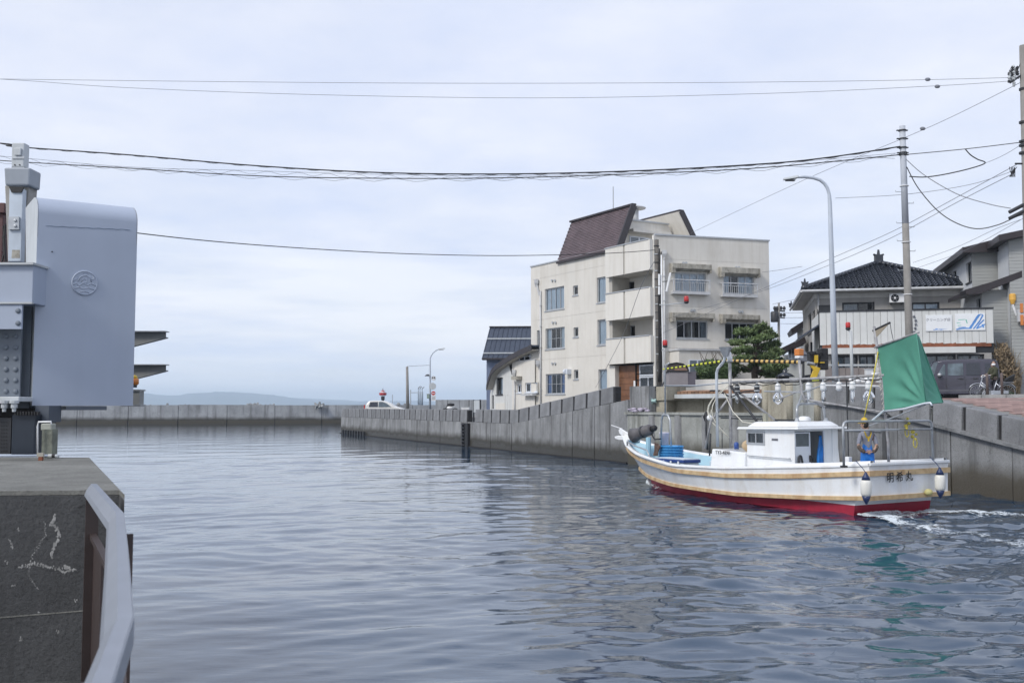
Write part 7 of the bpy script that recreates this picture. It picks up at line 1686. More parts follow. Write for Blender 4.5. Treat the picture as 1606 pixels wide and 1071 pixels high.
for i, py in enumerate((301,319,350,356,378,394,424)):
    f = (py-198)/(560-198); c_ = at(1415+12*f, py, 33.5); sg = 1 if i % 2 else -1; obj('step_bolt', MB().tube([c_, c_+Vector((sg*.3,0,0)), c_+Vector((sg*.3,0,.05))], .012, 5), GALV, PO)
for py in (292, 380, 462): f = (py-198)/(560-198); c_ = at(1415+12*f, py, 33.5); obj('pale_ring', MB().lathe([(.15,-.012),(.15,.012)], c_, n=14), WHITEP, PO)
PN, nb_0, nt_0 = pole('utility_pole', 'grey concrete utility pole with box gear, cut by the right edge of the photo', 'utility pole', 1605, 72, 1617, 540, 31, .12, .17, POLEC, 2.3)
for i in range(14): 
    c_ = at(1597-rnd.uniform(0,14), 115+rnd.uniform(-12,18), 31); obj('insulator', MB().lathe([(.03,-.08),(.055,-.02),(.03,0),(.055,.03),(.025,.09)], c_, (rnd.uniform(-1,1),0,1), 8), LIGHTG if i % 2 else DARKM, PN)
obj('cross_arm', MB().bar(at(1584,130,31), at(1612,112,31), .07, .07), DARKM, PN)
mb = MB(); mb.tube([at(1583,112,31), at(1587,104,31), at(1592,110,31), at(1590,120,31), at(1598,124,31)], .012, 5); mb.tube([at(1590,128,31), at(1600,100,31), at(1604,90,31), at(1606,106,31)], .012, 5); mb.tube([at(1580,122,31), at(1586,128,31), at(1594,118,31)], .012, 5); obj('jumper_wire', mb, BLACKW, PN, smooth=True)
for y0, y1 in ((320,333),(330,343)): obj('cable_arm', MB().tube([at(1583,y1,31), at(1614,y0-3,31)], .06, 7), DARKM, PN)
for py in (140,192,222,228,240): obj('band', MB().lathe([(.16,-.03),(.16,.03)], at(1606.5,py,31), n=12), DARKM, PN)
mb = MB()
for i in range(5): mb.tube([at(1583+i*3,262,31), at(1584+rnd.uniform(-4,8),270,31), at(1586+rnd.uniform(-3,6),278,31), at(1592,264,31)], .012, 5)
mb.tube([at(1592,257,31), at(1612,257,31)], .03, 6); obj('drop_loops', mb, DARKM, PN)
# pole by the cream building
PB_, b0_, t0_ = pole('utility_pole', 'slim dark utility pole strapped with cables against the corner of the cream building', 'utility pole', 1029.5, 376, 1034, 600, 43, .095, .13, pm('old_pole', (.13,.12,.11), .9, var=.3, vscale=4), 2.4)
for i, py in enumerate(range(386, 596, 13)):
    f = (py-376)/224; c_ = at(1029.5+4.5*f, py, 43); obj('strap', MB().lathe([(.125,-.02),(.125,.02)], c_, n=10), GALV if i % 2 else DARKM, PB_)
mb = MB()
for k in range(4): mb.tube([at(1033+k*1.3+rnd.uniform(-.6,.6), y, 42.85) for y in range(395, 600, 17)], .022, 5)
mb.tube([at(1034,390,42.8), at(1038,430,42.8), at(1036,470,42.8), at(1039,520,42.8), at(1037,598,42.8)], .03, 6); obj('cable_bundle', mb, BLACKW, PB_, smooth=True)
for x0, y0, x1, y1 in ((1034,430,1034,448),(1034,449,1034,462)): obj('white_guard', MB().tube([at(x0,y0,42.7), at(x1,y1,42.7)], .05, 8), WHITEP, PB_)
obj('panel_antenna', MB().bar(at(1051.5,428,42.5), at(1045,458,42.5), .14, .08), WHITEP, PB_, bev=.02); obj('antenna_arm', MB().tube([at(1034,442,42.8), at(1048,441,42.6)], .02, 6), DARKM, PB_)
obj('white_conduit', MB().tube([at(1037,400,42.8), at(1038,470,42.7), at(1039.5,540,42.6), at(1041,600,42.6)], .035, 8), WHITEP, PB_, smooth=True)
# red warning lamps
def redlamp(label, px, py, Y, arm=None, post=None):
    o = root('warning_lamp', label, 'warning lamp', tuple(at(px, py+4, Y)), group='red warning lamps'); s_ = Y/40
    c_ = at(px, py+4, Y); obj('lens', MB().lathe([(.085*s_,0),(.1*s_,.04),(.1*s_,.17*s_),(.075*s_,.22*s_),(0,.23*s_)], c_, n=14), REDL, o, smooth=True); obj('base', MB().lathe([(.05,-.09),(.1*s_,-.05),(.1*s_,-.003)], c_, n=12), DARKM, o)
    if arm: obj('arm', MB().tube([at(x, y, Y) for x, y in arm], .022, 6), LIGHTG, o, smooth=True)
    if post: obj('post', MB().tube([at(x, y, Y) for x, y in post], .055, 8), LIGHTG, o, smooth=True)
redlamp('red lamp on a white arm in front of the cream wall, under the left balconet', 1076.5, 469, 42.6, arm=[(1076,475),(1060,476),(1045,478),(1034,478)])
redlamp('red lamp low on the pole at the corner of the cream building', 1043, 538, 42.4, arm=[(1042,544),(1038,550)])
redlamp('red lamp on a thin grey post in front of the white shop fascia', 1330, 510, 34.5, arm=[(1330,518),(1334,520)], post=[(1334,519),(1335.5,560),(1337,606)])
# street lamps
def street_lamp(label, px_b, py_b, px_t, py_t, pts, Y, r_, mat, head):
    o = root('street_lamp', label, 'street lamp', tuple(at(px_b, py_b, Y)), group='curved-arm street lamps')
    m_ = [at(px_b, py_b, Y), at((px_b+px_t)/2, (py_b+py_t)/2, Y), at(px_t, py_t, Y)] + [at(x, y, Y) for x, y in pts]
    rs = [r_, r_*.85, r_*.62] + [r_*.5]*len(pts); obj('pole_shaft', MB().tube(m_, rs, 14), mat, o, smooth=True)
    (x0, y0), (x1, y1) = head; a, b_ = at(x0, y0, Y), at(x1, y1, Y); d = (b_-a); L = d.length; d.normalize()
    h_ = obj('lamp_head', MB().hexa([a+Vector((0,-.14,-.03)), b_+Vector((0,-.1,-.02)), b_+Vector((0,.1,-.02)), a+Vector((0,.14,-.03)), a+Vector((0,-.1,.07)), b_+Vector((0,-.06,.06)), b_+Vector((0,.06,.06)), a+Vector((0,.1,.07))]), LIGHTG, o, bev=.02)
    obj('diffuser', MB().box(min(a.x,b_.x)+L*.15, max(a.x,b_.x)-L*.2, Y-.09, Y+.09, min(a.z,b_.z)-.045, min(a.z,b_.z)-.015), DARKM, h_)
    return o
street_lamp('tall pale blue-grey street lamp with a curved arm left of the tall pole', 1310.5, 604, 1301.5, 318, [(1300.5,305),(1298,296),(1293.5,288.5),(1286,282.5),(1275,279),(1262,277.5),(1250,277.5)], 36, .118, LAMPM, ((1251,278.5),(1229,282)))
sl_ = street_lamp('small distant street lamp carrying round signs on the harbour quay', 674.5, 645, 674.5, 570, [(674.6,563),(676,558),(679,553.5),(683,550),(688,547.7)], 92, .11, LAMPM, ((687,548),(698,546.5)))
# signs at the distant lamp
def disc(name, label, px, py, rp, Y, mats, cat='sign'):
    c_ = at(px, py, Y); r_ = rp/FPX*Y; o = root(name, label, cat, tuple(c_)); obj('plate', MB().lathe([(r_,0),(r_,.04)], c_, (0,1,0), 24), mats[0], o); return o, c_, r_
o, c_, r_ = disc('round_sign', 'round white two-digit speed limit sign with grey rim on the distant lamp post', 680, 593, 3.6, 91.7, (GALV,))
obj('face', MB().lathe([(r_*.86,0),(r_*.86,-.012)], c_, (0,1,0), 24), WHITEP, o); mb = MB(); mb.box(c_.x-.13,c_.x-.03,c_.y-.03,c_.y-.015,c_.z-.04,c_.z+.12); mb.box(c_.x+.03,c_.x+.13,c_.y-.03,c_.y-.015,c_.z-.04,c_.z+.12); obj('mark', mb, BLKI, o)
o, c_, r_ = disc('traffic_mirror', 'round grey traffic mirror turned sideways on the distant lamp post', 678.5, 605.5, 5.0, 91.6, (pm('mirror_back', (.30,.27,.27), .5),)); obj('rim', MB().lathe([(r_*1.04,-.02),(r_*1.08,.0),(r_*1.04,.05)], c_, (0,1,0), 24), LIGHTG, o)
o, c_, r_ = disc('no_entry_sign', 'small red no-entry sign with white bar on the distant lamp post', 679.7, 616.5, 3.4, 91.5, (WHITEP,)); obj('red_face', MB().lathe([(r_*.94,0),(r_*.94,-.015)], c_, (0,1,0), 24), REDL, o); obj('white_bar', MB().box(c_.x-r_*.66,c_.x+r_*.66,c_.y-.035,c_.y-.017,c_.z-r_*.17,c_.z+r_*.17), WHITEP, o)
o = root('notice_board', 'small pale notice board under the no-entry sign on the distant lamp post', 'sign', tuple(at(680,624,91.4))); c_ = at(680,624,91.4); obj('plate', MB().box(c_.x-.2,c_.x+.2,91.4,91.44,c_.z-.25,c_.z+.25), WHITEP, o)
for k in range(3): obj('text_line', MB().box(c_.x-.15,c_.x+.15,91.385,91.398,c_.z-.13+k*.12,c_.z-.1+k*.12), INK, o)
o = root('solar_panel', 'tiny dark solar panel on the left of the distant lamp post', 'solar panel', tuple(at(671,589,92))); c_ = at(671,589,92); obj('panel', MB().hexa([(c_.x-.28,c_.y-.2,c_.z-.06),(c_.x+.15,c_.y-.2,c_.z-.06),(c_.x+.15,c_.y+.2,c_.z+.1),(c_.x-.1,c_.y+.2,c_.z+.1),(c_.x-.28,c_.y-.2,c_.z-.03),(c_.x+.15,c_.y-.2,c_.z-.03),(c_.x+.15,c_.y+.2,c_.z+.13),(c_.x-.1,c_.y+.2,c_.z+.13)]), BLK, o); obj('arm', MB().tube([c_+Vector((.1,.1,0)), c_+Vector((.3,.1,-.1))], .02, 5), GALV, o)
o = root('equipment_box', 'small grey green box on the left side of the distant lamp post', 'box', tuple(at(672,621,91.8))); c_ = at(672,621.5,91.8); obj('case', MB().box(c_.x-.14,c_.x+.1,91.7,91.9,c_.z-.2,c_.z+.2), pm('box_grey_green', (.25,.32,.28), .6), o, bev=.02); obj('lid', MB().box(c_.x-.16,c_.x+.12,91.68,91.92,c_.z+.203,c_.z+.24), LIGHTG, o)
pole('utility_pole', 'slim grey utility pole standing far off on the harbour quay', 'utility pole', 638.5, 575, 639.5, 645, 98, .12, .17, POLEC)
# distant tanks / silos with frame
for k, (x0, x1) in enumerate(((655,657),(657.6,659.6),(660.2,663.6))):
    o = root('silo', ['left and thinnest', 'middle', 'right and widest'][k]+' of three slim grey silos beyond the harbour', 'silo', tuple(at((x0+x1)/2, 634, 240)), group='slim silos beyond the harbour'); c_ = at((x0+x1)/2, 636, 240); r_ = (x1-x0)/2/FPX*240; h_ = at(0,614+k*.6,240).z-c_.z
    obj('body', MB().lathe([(r_,0),(r_,h_),(r_*.4,h_+.5)], c_, n=14), pm('silo_grey', (.36,.41,.46), .6), o, smooth=True); obj('top_pipe', MB().tube([c_+Vector((0,0,h_)), c_+Vector((0,0,h_+.9)), c_+Vector((.5,0,h_+1.3))], .08, 5), DARKM, o)
o = root('light_mast', 'thin pale gantry left of the three silos', 'mast', tuple(at(644,634,240))); obj('mast', MB().tube([at(644,636,240), at(644,611,240)], .12, 6), GALV, o); obj('beam', MB().tube([at(644,615.5,240), at(655,615.5,240)], .09, 6), GALV, o)
# lighthouse / red-white marker
o = root('beacon_tower', 'tiny red and white harbour beacon left of the distant quay', 'beacon', tuple(at(600,634,190))); Y = 190
c_ = at(600.5,636,Y)
for k, (y0, y1, m_, w0) in enumerate(((634,627,DARKM,.5),(627,621.5,BLK,.75),(621,619.5,WHITEP,1.1),(619.5,616,REDL,1.5),(616,613.5,WHITEP,1.0),(613.5,612,REDL,.6))):
    a_, b_ = at(600.5,y0,Y), at(600.5,y1,Y); obj('tower_band', MB().lathe([(w0*.9/2,0),(w0/2,b_.z-a_.z-.005)], a_, n=12), m_, o)
obj('mast', MB().tube([at(600.5,612,Y), at(600.5,609,Y)], .06, 5), DARKM, o)
o = tag(obj('thin_mast', MB().tube([at(615.5,636,200), at(615.5,619,200)], .07, 5), GALV, org=at(615.5,636,200)), 'hair-thin mast between the beacon and the distant utility pole', 'mast')
for k, (x0,x1,y0) in enumerate(((622,628,630.5),(633,637,630),(640,643,629.5))): 
    p = at((x0+x1)/2, 634, 150); tag(obj('rubble_rock', MB().ball((0,0,0), (x1-x0)/2/FPX*150, 8, (1,.8,.9)), CONC_P), ['leftmost','middle','rightmost'][k]+' grey rock showing over the sea wall near the distant pole', 'rock'); bpy.context.scene.collection.objects[-1].location = p

# ------------------------------------------------------------------ cars
def car(label, side_pts, windows, L, W, paint, P, rz, wheels, name='parked_car', mirror=None, extras=None, group=None):
    """side silhouette (x forward to the left as seen, z up) extruded across the width with tumblehome"""
    o = root(name, label, 'car', tuple(P), rz, group)
    mb = MB(); n = len(side_pts); sec = [(-1, .94, .0), (-.88, 1.0, 0), (.88, 1.0, 0), (1, .94, 0)]
    zt = max(z for x, z in side_pts); vs = []
    def yy(z, k): tum = .0 if z < .95*zt*.55 else .13*((z-.52*zt)/(zt*.48)); return k*(W/2 - tum)
    cx_m = sum(x for x, z in side_pts)/n; cz_m = sum(z for x, z in side_pts)/n
    for k, sc_, _ in sec:
        for x, z in side_pts: vs.append((cx_m+(x-cx_m)*(sc_ if abs(k) == 1 else 1), yy(z, k), cz_m+(z-cz_m)*(sc_ if abs(k) == 1 else 1)))
    fs = [(j*n+i, j*n+(i+1) % n, (j+1)*n+(i+1) % n, (j+1)*n+i) for j in range(3) for i in range(n)] + [tuple(range(n))[::-1], tuple(3*n+i for i in range(n))]
    mb.add(vs, fs); b_ = obj('body', mb, paint, o, norm=True); bv = b_.modifiers.new('b','BEVEL'); bv.width = .05; bv.segments = 3; bv.limit_method = 'ANGLE'; bv.angle_limit = R(20)
    for nm, poly, m_ in windows:
        for sg in (-1, 1):
            pts = [(x, yy(z, sg)*1.0+sg*.012, z) for x, z in poly]; mb = MB(); mb.prism(pts, (0, -sg*.03, 0)); obj(nm, mb, m_, o, norm=True)
    for wx, wr_ in wheels:
        for sg in (-1, 1):
            w_ = obj('wheel', MB().lathe([(wr_*.6,-.1),(wr_*.95,-.1),(wr_,-.07),(wr_,.07),(wr_*.95,.1),(wr_*.6,.1)], (wx, sg*(W/2-.1), wr_), (0,1,0), 22), pm('tyre', (.02,.02,.02), .85), o, smooth=True)
            obj('rim', MB().lathe([(wr_*.6,-.105),(wr_*.5,-.11),(wr_*.12,-.095),(wr_*.12,.095),(wr_*.5,.11),(wr_*.6,.105)], (wx, sg*(W/2-.1), wr_), (0,1,0), 16), pm('alloy', (.4,.41,.43), .35, .7), w_)
    return o
PURP = pm('purple_grey_paint', (.045,.042,.062), .22, .35, var=.03, coat=.8, spec=.6); CGL = pm('car_glass', (.09,.12,.14), .06, var=.5, vscale=3, spec=.8); CGD = pm('car_glass_tinted', (.018,.022,.032), .08, spec=.8)
Pv = at(1571, 640, 42.3); Pl = at(1455, 640, 43.6)
rzv = math.atan2(Pl.y-Pv.y, Pl.x-Pv.x)
VS = [(0,.30),(0,.95),(.06,1.55),(.14,1.74),(.4,1.79),(1.6,1.80),(2.3,1.78),(2.62,1.70),(2.95,1.15),(3.02,1.05),(3.30,.98),(3.42,.85),(3.44,.45),(3.36,.26),(3.0,.24),(.3,.24)]
vw = [('side_window', [(2.02,1.10),(2.02,1.60),(1.42,1.62),(1.42,1.10)], CGL), ('side_window', [(1.30,1.10),(1.30,1.62),(.78,1.62),(.74,1.10)], CGD), ('quarter_window', [(.58,1.12),(.58,1.60),(.16,1.56),(.12,1.12)], CGD), ('front_quarter_window', [(2.45,1.12),(2.18,1.58),(2.12,1.58),(2.12,1.10)], CGL), ('windscreen_edge', [(2.88,1.13),(2.56,1.66),(2.40,1.68),(2.56,1.13)], CGL)]
van = car('dark purple-grey boxy minivan parked behind the green sail', VS, vw, 3.44, 1.48, PURP, (Pv.x, Pv.y, 2.44), rzv, ((.55,.29),(2.85,.29)), 'parked_minivan')
for x in (.66, 1.36, 2.08):
    for sg in (-1,1): obj('door_seam', MB().box(x-.006, x+.006, sg*.742-.003, sg*.742+.003, .35, 1.08), BLK, van)
for x in (.95, 1.52):
    for sg in (-1,1): obj('door_handle', MB().box(x-.1, x+.1, sg*.745-.02, sg*.745+.02, .94, .985), DARKM, van, bev=.01)
for sg in (-1,1):
    obj('wing_mirror', MB().ball((2.34, sg*.84, 1.12), .12, 10, (.8,.7,.75)), pm('mirror_chrome', (.45,.46,.48), .3, .5), van, smooth=True); obj('mirror_foot', MB().box(2.30,2.40,sg*.74-.02,sg*.80+.02,1.0,1.06), BLK, van)
    obj('sill_strip', MB().box(.9, 2.5, sg*.735-.012, sg*.735+.012, .42, .50), pm('sill_shine', (.13,.13,.15), .25, .4), van); obj('headlight', MB().ball((3.28, sg*.55, .80), .14, 10, (.8,.9,.7)), CGL, van, smooth=True)
obj('windscreen', MB().hexa([(2.985,-.6,1.10),(2.985,.6,1.10),(2.95,.6,1.10),(2.95,-.6,1.10),(2.66,-.55,1.66),(2.66,.55,1.66),(2.62,.55,1.66),(2.62,-.55,1.66)]), CGL, van)
# white hatchback on the distant quay
HS = [(0,.35),(-.02,.75),(.12,1.2),(.35,1.47),(.9,1.52),(1.7,1.48),(2.2,1.25),(2.6,1.0),(3.2,.84),(3.36,.7),(3.38,.35),(3.1,.25),(.2,.25)]
hw2 = [('side_window', [(1.15,.98),(1.15,1.4),(.5,1.38),(.38,.98)], CGD), ('side_window', [(2.3,.98),(1.9,1.28),(1.55,1.41),(1.22,1.41),(1.22,.98)], CGL)]
Pw = at(574, 640, 84.5); car_w = car('white small hatchback parked beyond the far end of the quay wall', HS, hw2, 3.38, 1.48, pm('white_car_paint', (.66,.65,.62), .25, coat=.5), (Pw.x, Pw.y, 1.22), R(-4), ((.6,.28),(2.7,.28)))
for sg in (-1,1): obj('tail_light', MB().box(-.03,.05,sg*.66-.05,sg*.66+.05,.72,1.15), REDL, car_w)
# moped under cover
Y = 78; p = at(707, 640, Y); o = root('covered_motorbike', 'black scooter with pale fairing just showing over the quay parapet', 'motorbike', tuple(p))
obj('seat_cover', MB().ball(at(707,634.5,Y), .3, 12, (1.05,.7,.42)), BLK, o, smooth=True); obj('fairing', MB().ball(at(706,639.5,Y), .3, 12, (.9,.6,.5)), WHITEP, o, smooth=True); obj('front_wheel', MB().lathe([(.26,-.05),(.26,.05),(.15,.05),(.15,-.05)], at(698,645,Y), (0,1,0), 16), BLK, o); obj('rear_wheel', MB().lathe([(.26,-.05),(.26,.05),(.15,.05),(.15,-.05)], at(714,645,Y), (0,1,0), 16), BLK, o)
obj('handlebar', MB().tube([at(699,640,Y), at(701,636,Y), at(703,636.5,Y)], .03, 6), DARKM, o)
o = root('white_container', 'low white box behind the quay parapet left of the white annex', 'container', tuple(at(728,640,80))); c0_ = at(723.5,637.5,80); c1_ = at(736,645,80); obj('body', MB().box(c0_.x,c1_.x,80,81,1.2,c0_.z-.04), WHITEP, o, bev=.02); obj('lid', MB().box(c0_.x-.03,c1_.x+.03,79.97,81.03,c0_.z-.037,c0_.z), LIGHTG, o)
# crane-like folded loader with yellow stripes
Y = 39.0; o = root('folded_crane', 'folded black and yellow striped crane boom by the pale street lamp', 'crane', tuple(at(1285,600,Y)))
obj('boom_box', MB().bar(at(1284,559,Y), at(1296.5,559,Y), .45, .62), BLK, o, bev=.03); obj('boom_box', MB().bar(at(1284,572,Y-.1), at(1297,572,Y-.1), .4, .4), BLK, o, bev=.03); obj('knuckle', MB().bar(at(1268,562,Y), at(1279,562,Y), .4, .55), BLK, o, bev=.03)
obj('yellow_post', MB().bar(at(1280,557,Y-.3), at(1280,569,Y-.3), .12, .12), YEL, o); obj('yellow_arm', MB().bar(at(1282,576,Y-.2), at(1274,596,Y-.2), .2, .16, up=(0,1,0)), YEL, o); obj('yellow_arm', MB().bar(at(1272,572,Y-.2), at(1279,580,Y-.2), .13, .12, up=(0,1,0)), YEL, o); obj('yellow_cap', MB().box(at(1297.5,0,Y).x,at(1299,0,Y).x,Y-.3,Y,tozed(574,Y),tozed(568,Y)), YEL, o); obj('yellow_foot', MB().bar(at(1279,594,Y-.3), at(1279,599,Y-.3), .25, .1), YELG, o)
obj('ram', MB().tube([at(1266,569,Y-.25), at(1278,571,Y-.25)], .07, 8), GALV, o); obj('stripe', MB().bar(at(1286,568.5,Y-.35), at(1293,568.5,Y-.35), .05, .04), YEL, o); obj('base_column', MB().bar(at(1277,592,Y), at(1277,606,Y), .5, .4), BLK, o)
mb = MB()
for i in range(5): mb.tube([at(1266+i*5,555,Y-.3), at(1268+i*5,551.5+(i % 2)*3,Y-.3), at(1271+i*5,556,Y-.3)], .025, 5)
obj('hoses', mb, BLK, o, smooth=True)
o = root('transformer_box', 'grey rounded equipment box beside the folded crane', 'box', tuple(at(1260,560,45))); Y = 45; c0_ = at(1253.5,556,Y); c1_ = at(1267,567,Y); obj('case', MB().box(c0_.x,c1_.x,Y,Y+.3,c1_.z,c0_.z), pm('box_grey', (.16,.17,.2), .6), o, bev=.03); obj('lid', MB().hexa([(c0_.x,Y-.05,c0_.z+.003),(c1_.x,Y-.05,c0_.z+.003),(c1_.x,Y+.3,c0_.z+.003),(c0_.x,Y+.3,c0_.z+.003),(c0_.x+.12,Y,c0_.z+.16),(c1_.x-.12,Y,c0_.z+.16),(c1_.x-.12,Y+.25,c0_.z+.16),(c0_.x+.12,Y+.25,c0_.z+.16)]), MATS['box_grey'], o); obj('leg', MB().tube([at(1260,567,Y+.1), at(1260,600,Y+.1)], .05, 6), DARKM, o)
Pd = at(1246, 640, 47); dcar = car('dark car half hidden behind the harbour wall right of the pine tree', HS, hw2, 3.38, 1.48, pm('black_car_paint', (.02,.022,.028), .2, coat=.8), (Pd.x, Pd.y, 2.2), R(-8), ((.6,.28),(2.7,.28)))
# guardrail wall pieces in front of the shop
o = root('garden_wall', 'low pinkish-grey block wall between the pale lamp post and the sail', 'wall', tuple(at(1340,640,42))); 
a, b_ = at(1296,590,42), at(1384,590,41.6)
for i in range(8):
    x0, x1 = a.x+(b_.x-a.x)*i/8, a.x+(b_.x-a.x)*(i+1)/8-.02
    for j in range(3): obj('block', MB().box(x0, x1, 42, 42.15, 2.3+j*.52, 2.3+j*.52+.505), pm('pinkish_block', (.25,.22,.21), .9, var=.12, objvar=.1), o)
pbox('coping', 1296, 1384, 571, 574, 41.95, .25, LIGHTG, o)
pbox('gate_post', 1376, 1383, 555, 600, 41.5, .25, WHITEC, root('gate_post', 'white square gate post just left of the green sail', 'post', tuple(at(1380,600,41.5))), .01)
o = root('white_meter', 'white utility box on the wall left of the green sail', 'box', tuple(at(1364,590,38))); pbox('case', 1358.5, 1370, 579, 590, 38, .2, WHITEP, o, .02); pbox('lid', 1358, 1370.5, 578, 579.3, 37.98, .24, LIGHTG, o)
mb = MB(); 
for x, y in ((1337,597),(1345,597),(1353,596.5),(1361,595),(1368,593),(1376,592),(1372,588)): mb.tube([at(x-5,y,33.5), at(x+4,y+rnd.uniform(-2,2),33.4)], .09, 7)
tag(obj('white_cloth_bundle', mb, WHITEP, org=at(1355,596,33.5), smooth=True), 'bundle of white sheet wrapped along the top of the wall left of the green sail', 'cloth')
# low cream garden wall and grey sheds in front of the cream building
o = root('garden_wall', 'long low cream garden wall under the pine tree', 'wall', tuple(at(1150,640,43)))
Y0_, Y1_ = 44.5, 42.5
for i in range(5):
    x0, x1 = 1092.5+i*25.2, 1092.5+(i+1)*25.2-.3; ya, yb = Y0_+(Y1_-Y0_)*i/5, Y0_+(Y1_-Y0_)*(i+1)/5
    A_, B_ = at(x0, 640, ya), at(x1, 640, yb); zt_ = 3.42
    mb = MB(); mb.hexa([(A_.x,ya,2.3),(B_.x,yb,2.3),(B_.x,yb+.2,2.3),(A_.x,ya+.2,2.3),(A_.x,ya,zt_),(B_.x,yb,zt_),(B_.x,yb+.2,zt_),(A_.x,ya+.2,zt_)]); obj('wall_panel', mb, CREAM2, o)
Y = 46; o = root('grey_shed', 'plain grey block shed with curved translucent canopy beside the pole', 'shed', tuple(at(1075,640,Y))); pbox('front_wall', 1049.5, 1079, 583, 606, Y, 1.5, pm('shed_grey', (.27,.25,.26), .85, var=.06), o); pbox('dark_wall', 1079, 1092, 583, 606, Y+.02, 1.5, pm('shed_dark', (.13,.12,.145), .85), o); pbox('side_wall', 1092, 1107, 584, 600, Y+.6, 1, MATS['shed_grey'], o)
mb = MB(); a = at(1046,582,Y); b_ = at(1080,582,Y); pts = [(a.x, Y, tozed(582,Y)), (a.x+.02, Y, tozed(571.5,Y)), (a.x+.45*(b_.x-a.x), Y, tozed(569,Y)), (a.x+.75*(b_.x-a.x), Y, tozed(571,Y)), (a.x+.93*(b_.x-a.x), Y, tozed(575.5,Y)), (b_.x, Y, tozed(582,Y))]; mb.prism(pts, (0,1.6,0)); cn_ = obj('canopy', mb, pm('smoked_polycarbonate', (.07,.05,.045), .25), o, norm=True)
mb = MB(); mb.tube([Vector(p)+Vector((0,-.03,0)) for p in pts[1:]], .035, 6); mb.tube([Vector(pts[0])+Vector((0,-.03,0)), Vector(pts[-1])+Vector((0,-.03,0))], .03, 6); obj('canopy_frame', mb, BLK, cn_)
mb = MB(); mb.prism([Vector(q)+Vector((0,-.02,0)) for q in [(a.x+.35*(b_.x-a.x),Y,tozed(581,Y)),(a.x+.35*(b_.x-a.x),Y,tozed(576,Y)),(a.x+.85*(b_.x-a.x),Y,tozed(576,Y)),(a.x+.95*(b_.x-a.x),Y,tozed(581,Y))]], (0,.01,0)); obj('translucent_panel', mb, pm('amber_glazing', (.22,.13,.09), .3), cn_, norm=True)
# wall-mounted gear on the corner pier, near the bow
Y = 38.5; o = root('siren', 'pale green loudspeaker siren bolted to a plate on the wall corner', 'siren', tuple(at(1018,628,Y))); pbox('back_plate', 1009.5, 1019, 619.5, 638, Y, .06, LIGHTG, o, .01)
MINT = pm('mint_paint', (.36,.52,.50), .5); obj('housing', MB().lathe([(.0,-.02),(.14,0),(.16,.1),(.12,.22)], at(1017,629,Y+.05), (.3,-1,0), 16), MINT, o, smooth=True); obj('horn', MB().lathe([(.04,0),(.05,.1),(.07,.22),(.085,.24),(.085,.26),(.04,.25)], at(1019,628.5,Y-.1), (1,-.5,0), 14), MINT, o, smooth=True); obj('horn_mouth', MB().lathe([(.03,.262),(.001,.265)], at(1019,628.5,Y-.1), (1,-.5,0), 10), BLK, o)
o = root('junction_box', 'grey junction box with cables above the pale green siren', 'box', tuple(at(1019,612,Y))); pbox('case', 1014.5, 1024, 606.5, 617, Y, .15, pm('jb_grey', (.33,.36,.40), .6), o, .01); obj('cable', MB().tube([at(1024,609,Y), at(1030,606,Y), at(1038,605.5,Y+.3), at(1041,600,Y+1)], .035, 6), BLACKW, o, smooth=True); obj('cable', MB().tube([at(1024,611,Y), at(1032,612,Y), at(1034,620,Y)], .025, 6), BLACKW, o, smooth=True)
mb = MB()
for i in range(14): mb.ball((rnd.uniform(-.45,.45), rnd.uniform(-.1,.1), rnd.uniform(0,.12)), rnd.uniform(.05,.1), 6, (1.6,1,.6))
fb = tag(obj('cloth_heap', mb, pm('lilac_cloth', (.42,.38,.46), .9, var=.4, vscale=9), smooth=True), 'heap of pale lilac cloths lying on the wall ledge behind the boat bow', 'cloth'); fb.location = wpt(sB+.55, .05, ZL+.12)
fb.rotation_euler = (0,0,-.6)

# striped yellow and black sleeve on a guy line along the wall
seg_n = 30; G0, G1, G2 = at(1040,579,40), at(1140,565.5,38), at(1258,568,36)
o = root('striped_guard', 'long yellow and black striped sleeve stretched above the wall', 'guard sleeve', tuple(G1)); ORGP = ORG[o.name]
for i in range(seg_n):
    def gp(f): 
        return G0.lerp(G1, f*2) if f < .5 else G1.lerp(G2, f*2-1)
    f0_, f1_ = i/seg_n, (i+.55)/seg_n; r_ = .032+.035*f0_
    obj('yellow_sleeve', MB().tube([gp(f0_), gp(f1_)], r_, 8), YELG if f0_ < .45 else pm('faded_orange_yellow', (.62,.42,.14), .6), o, smooth=True); obj('black_sleeve', MB().tube([gp(f1_), gp((i+1)/seg_n)], r_*.98, 8), BLK, o, smooth=True)

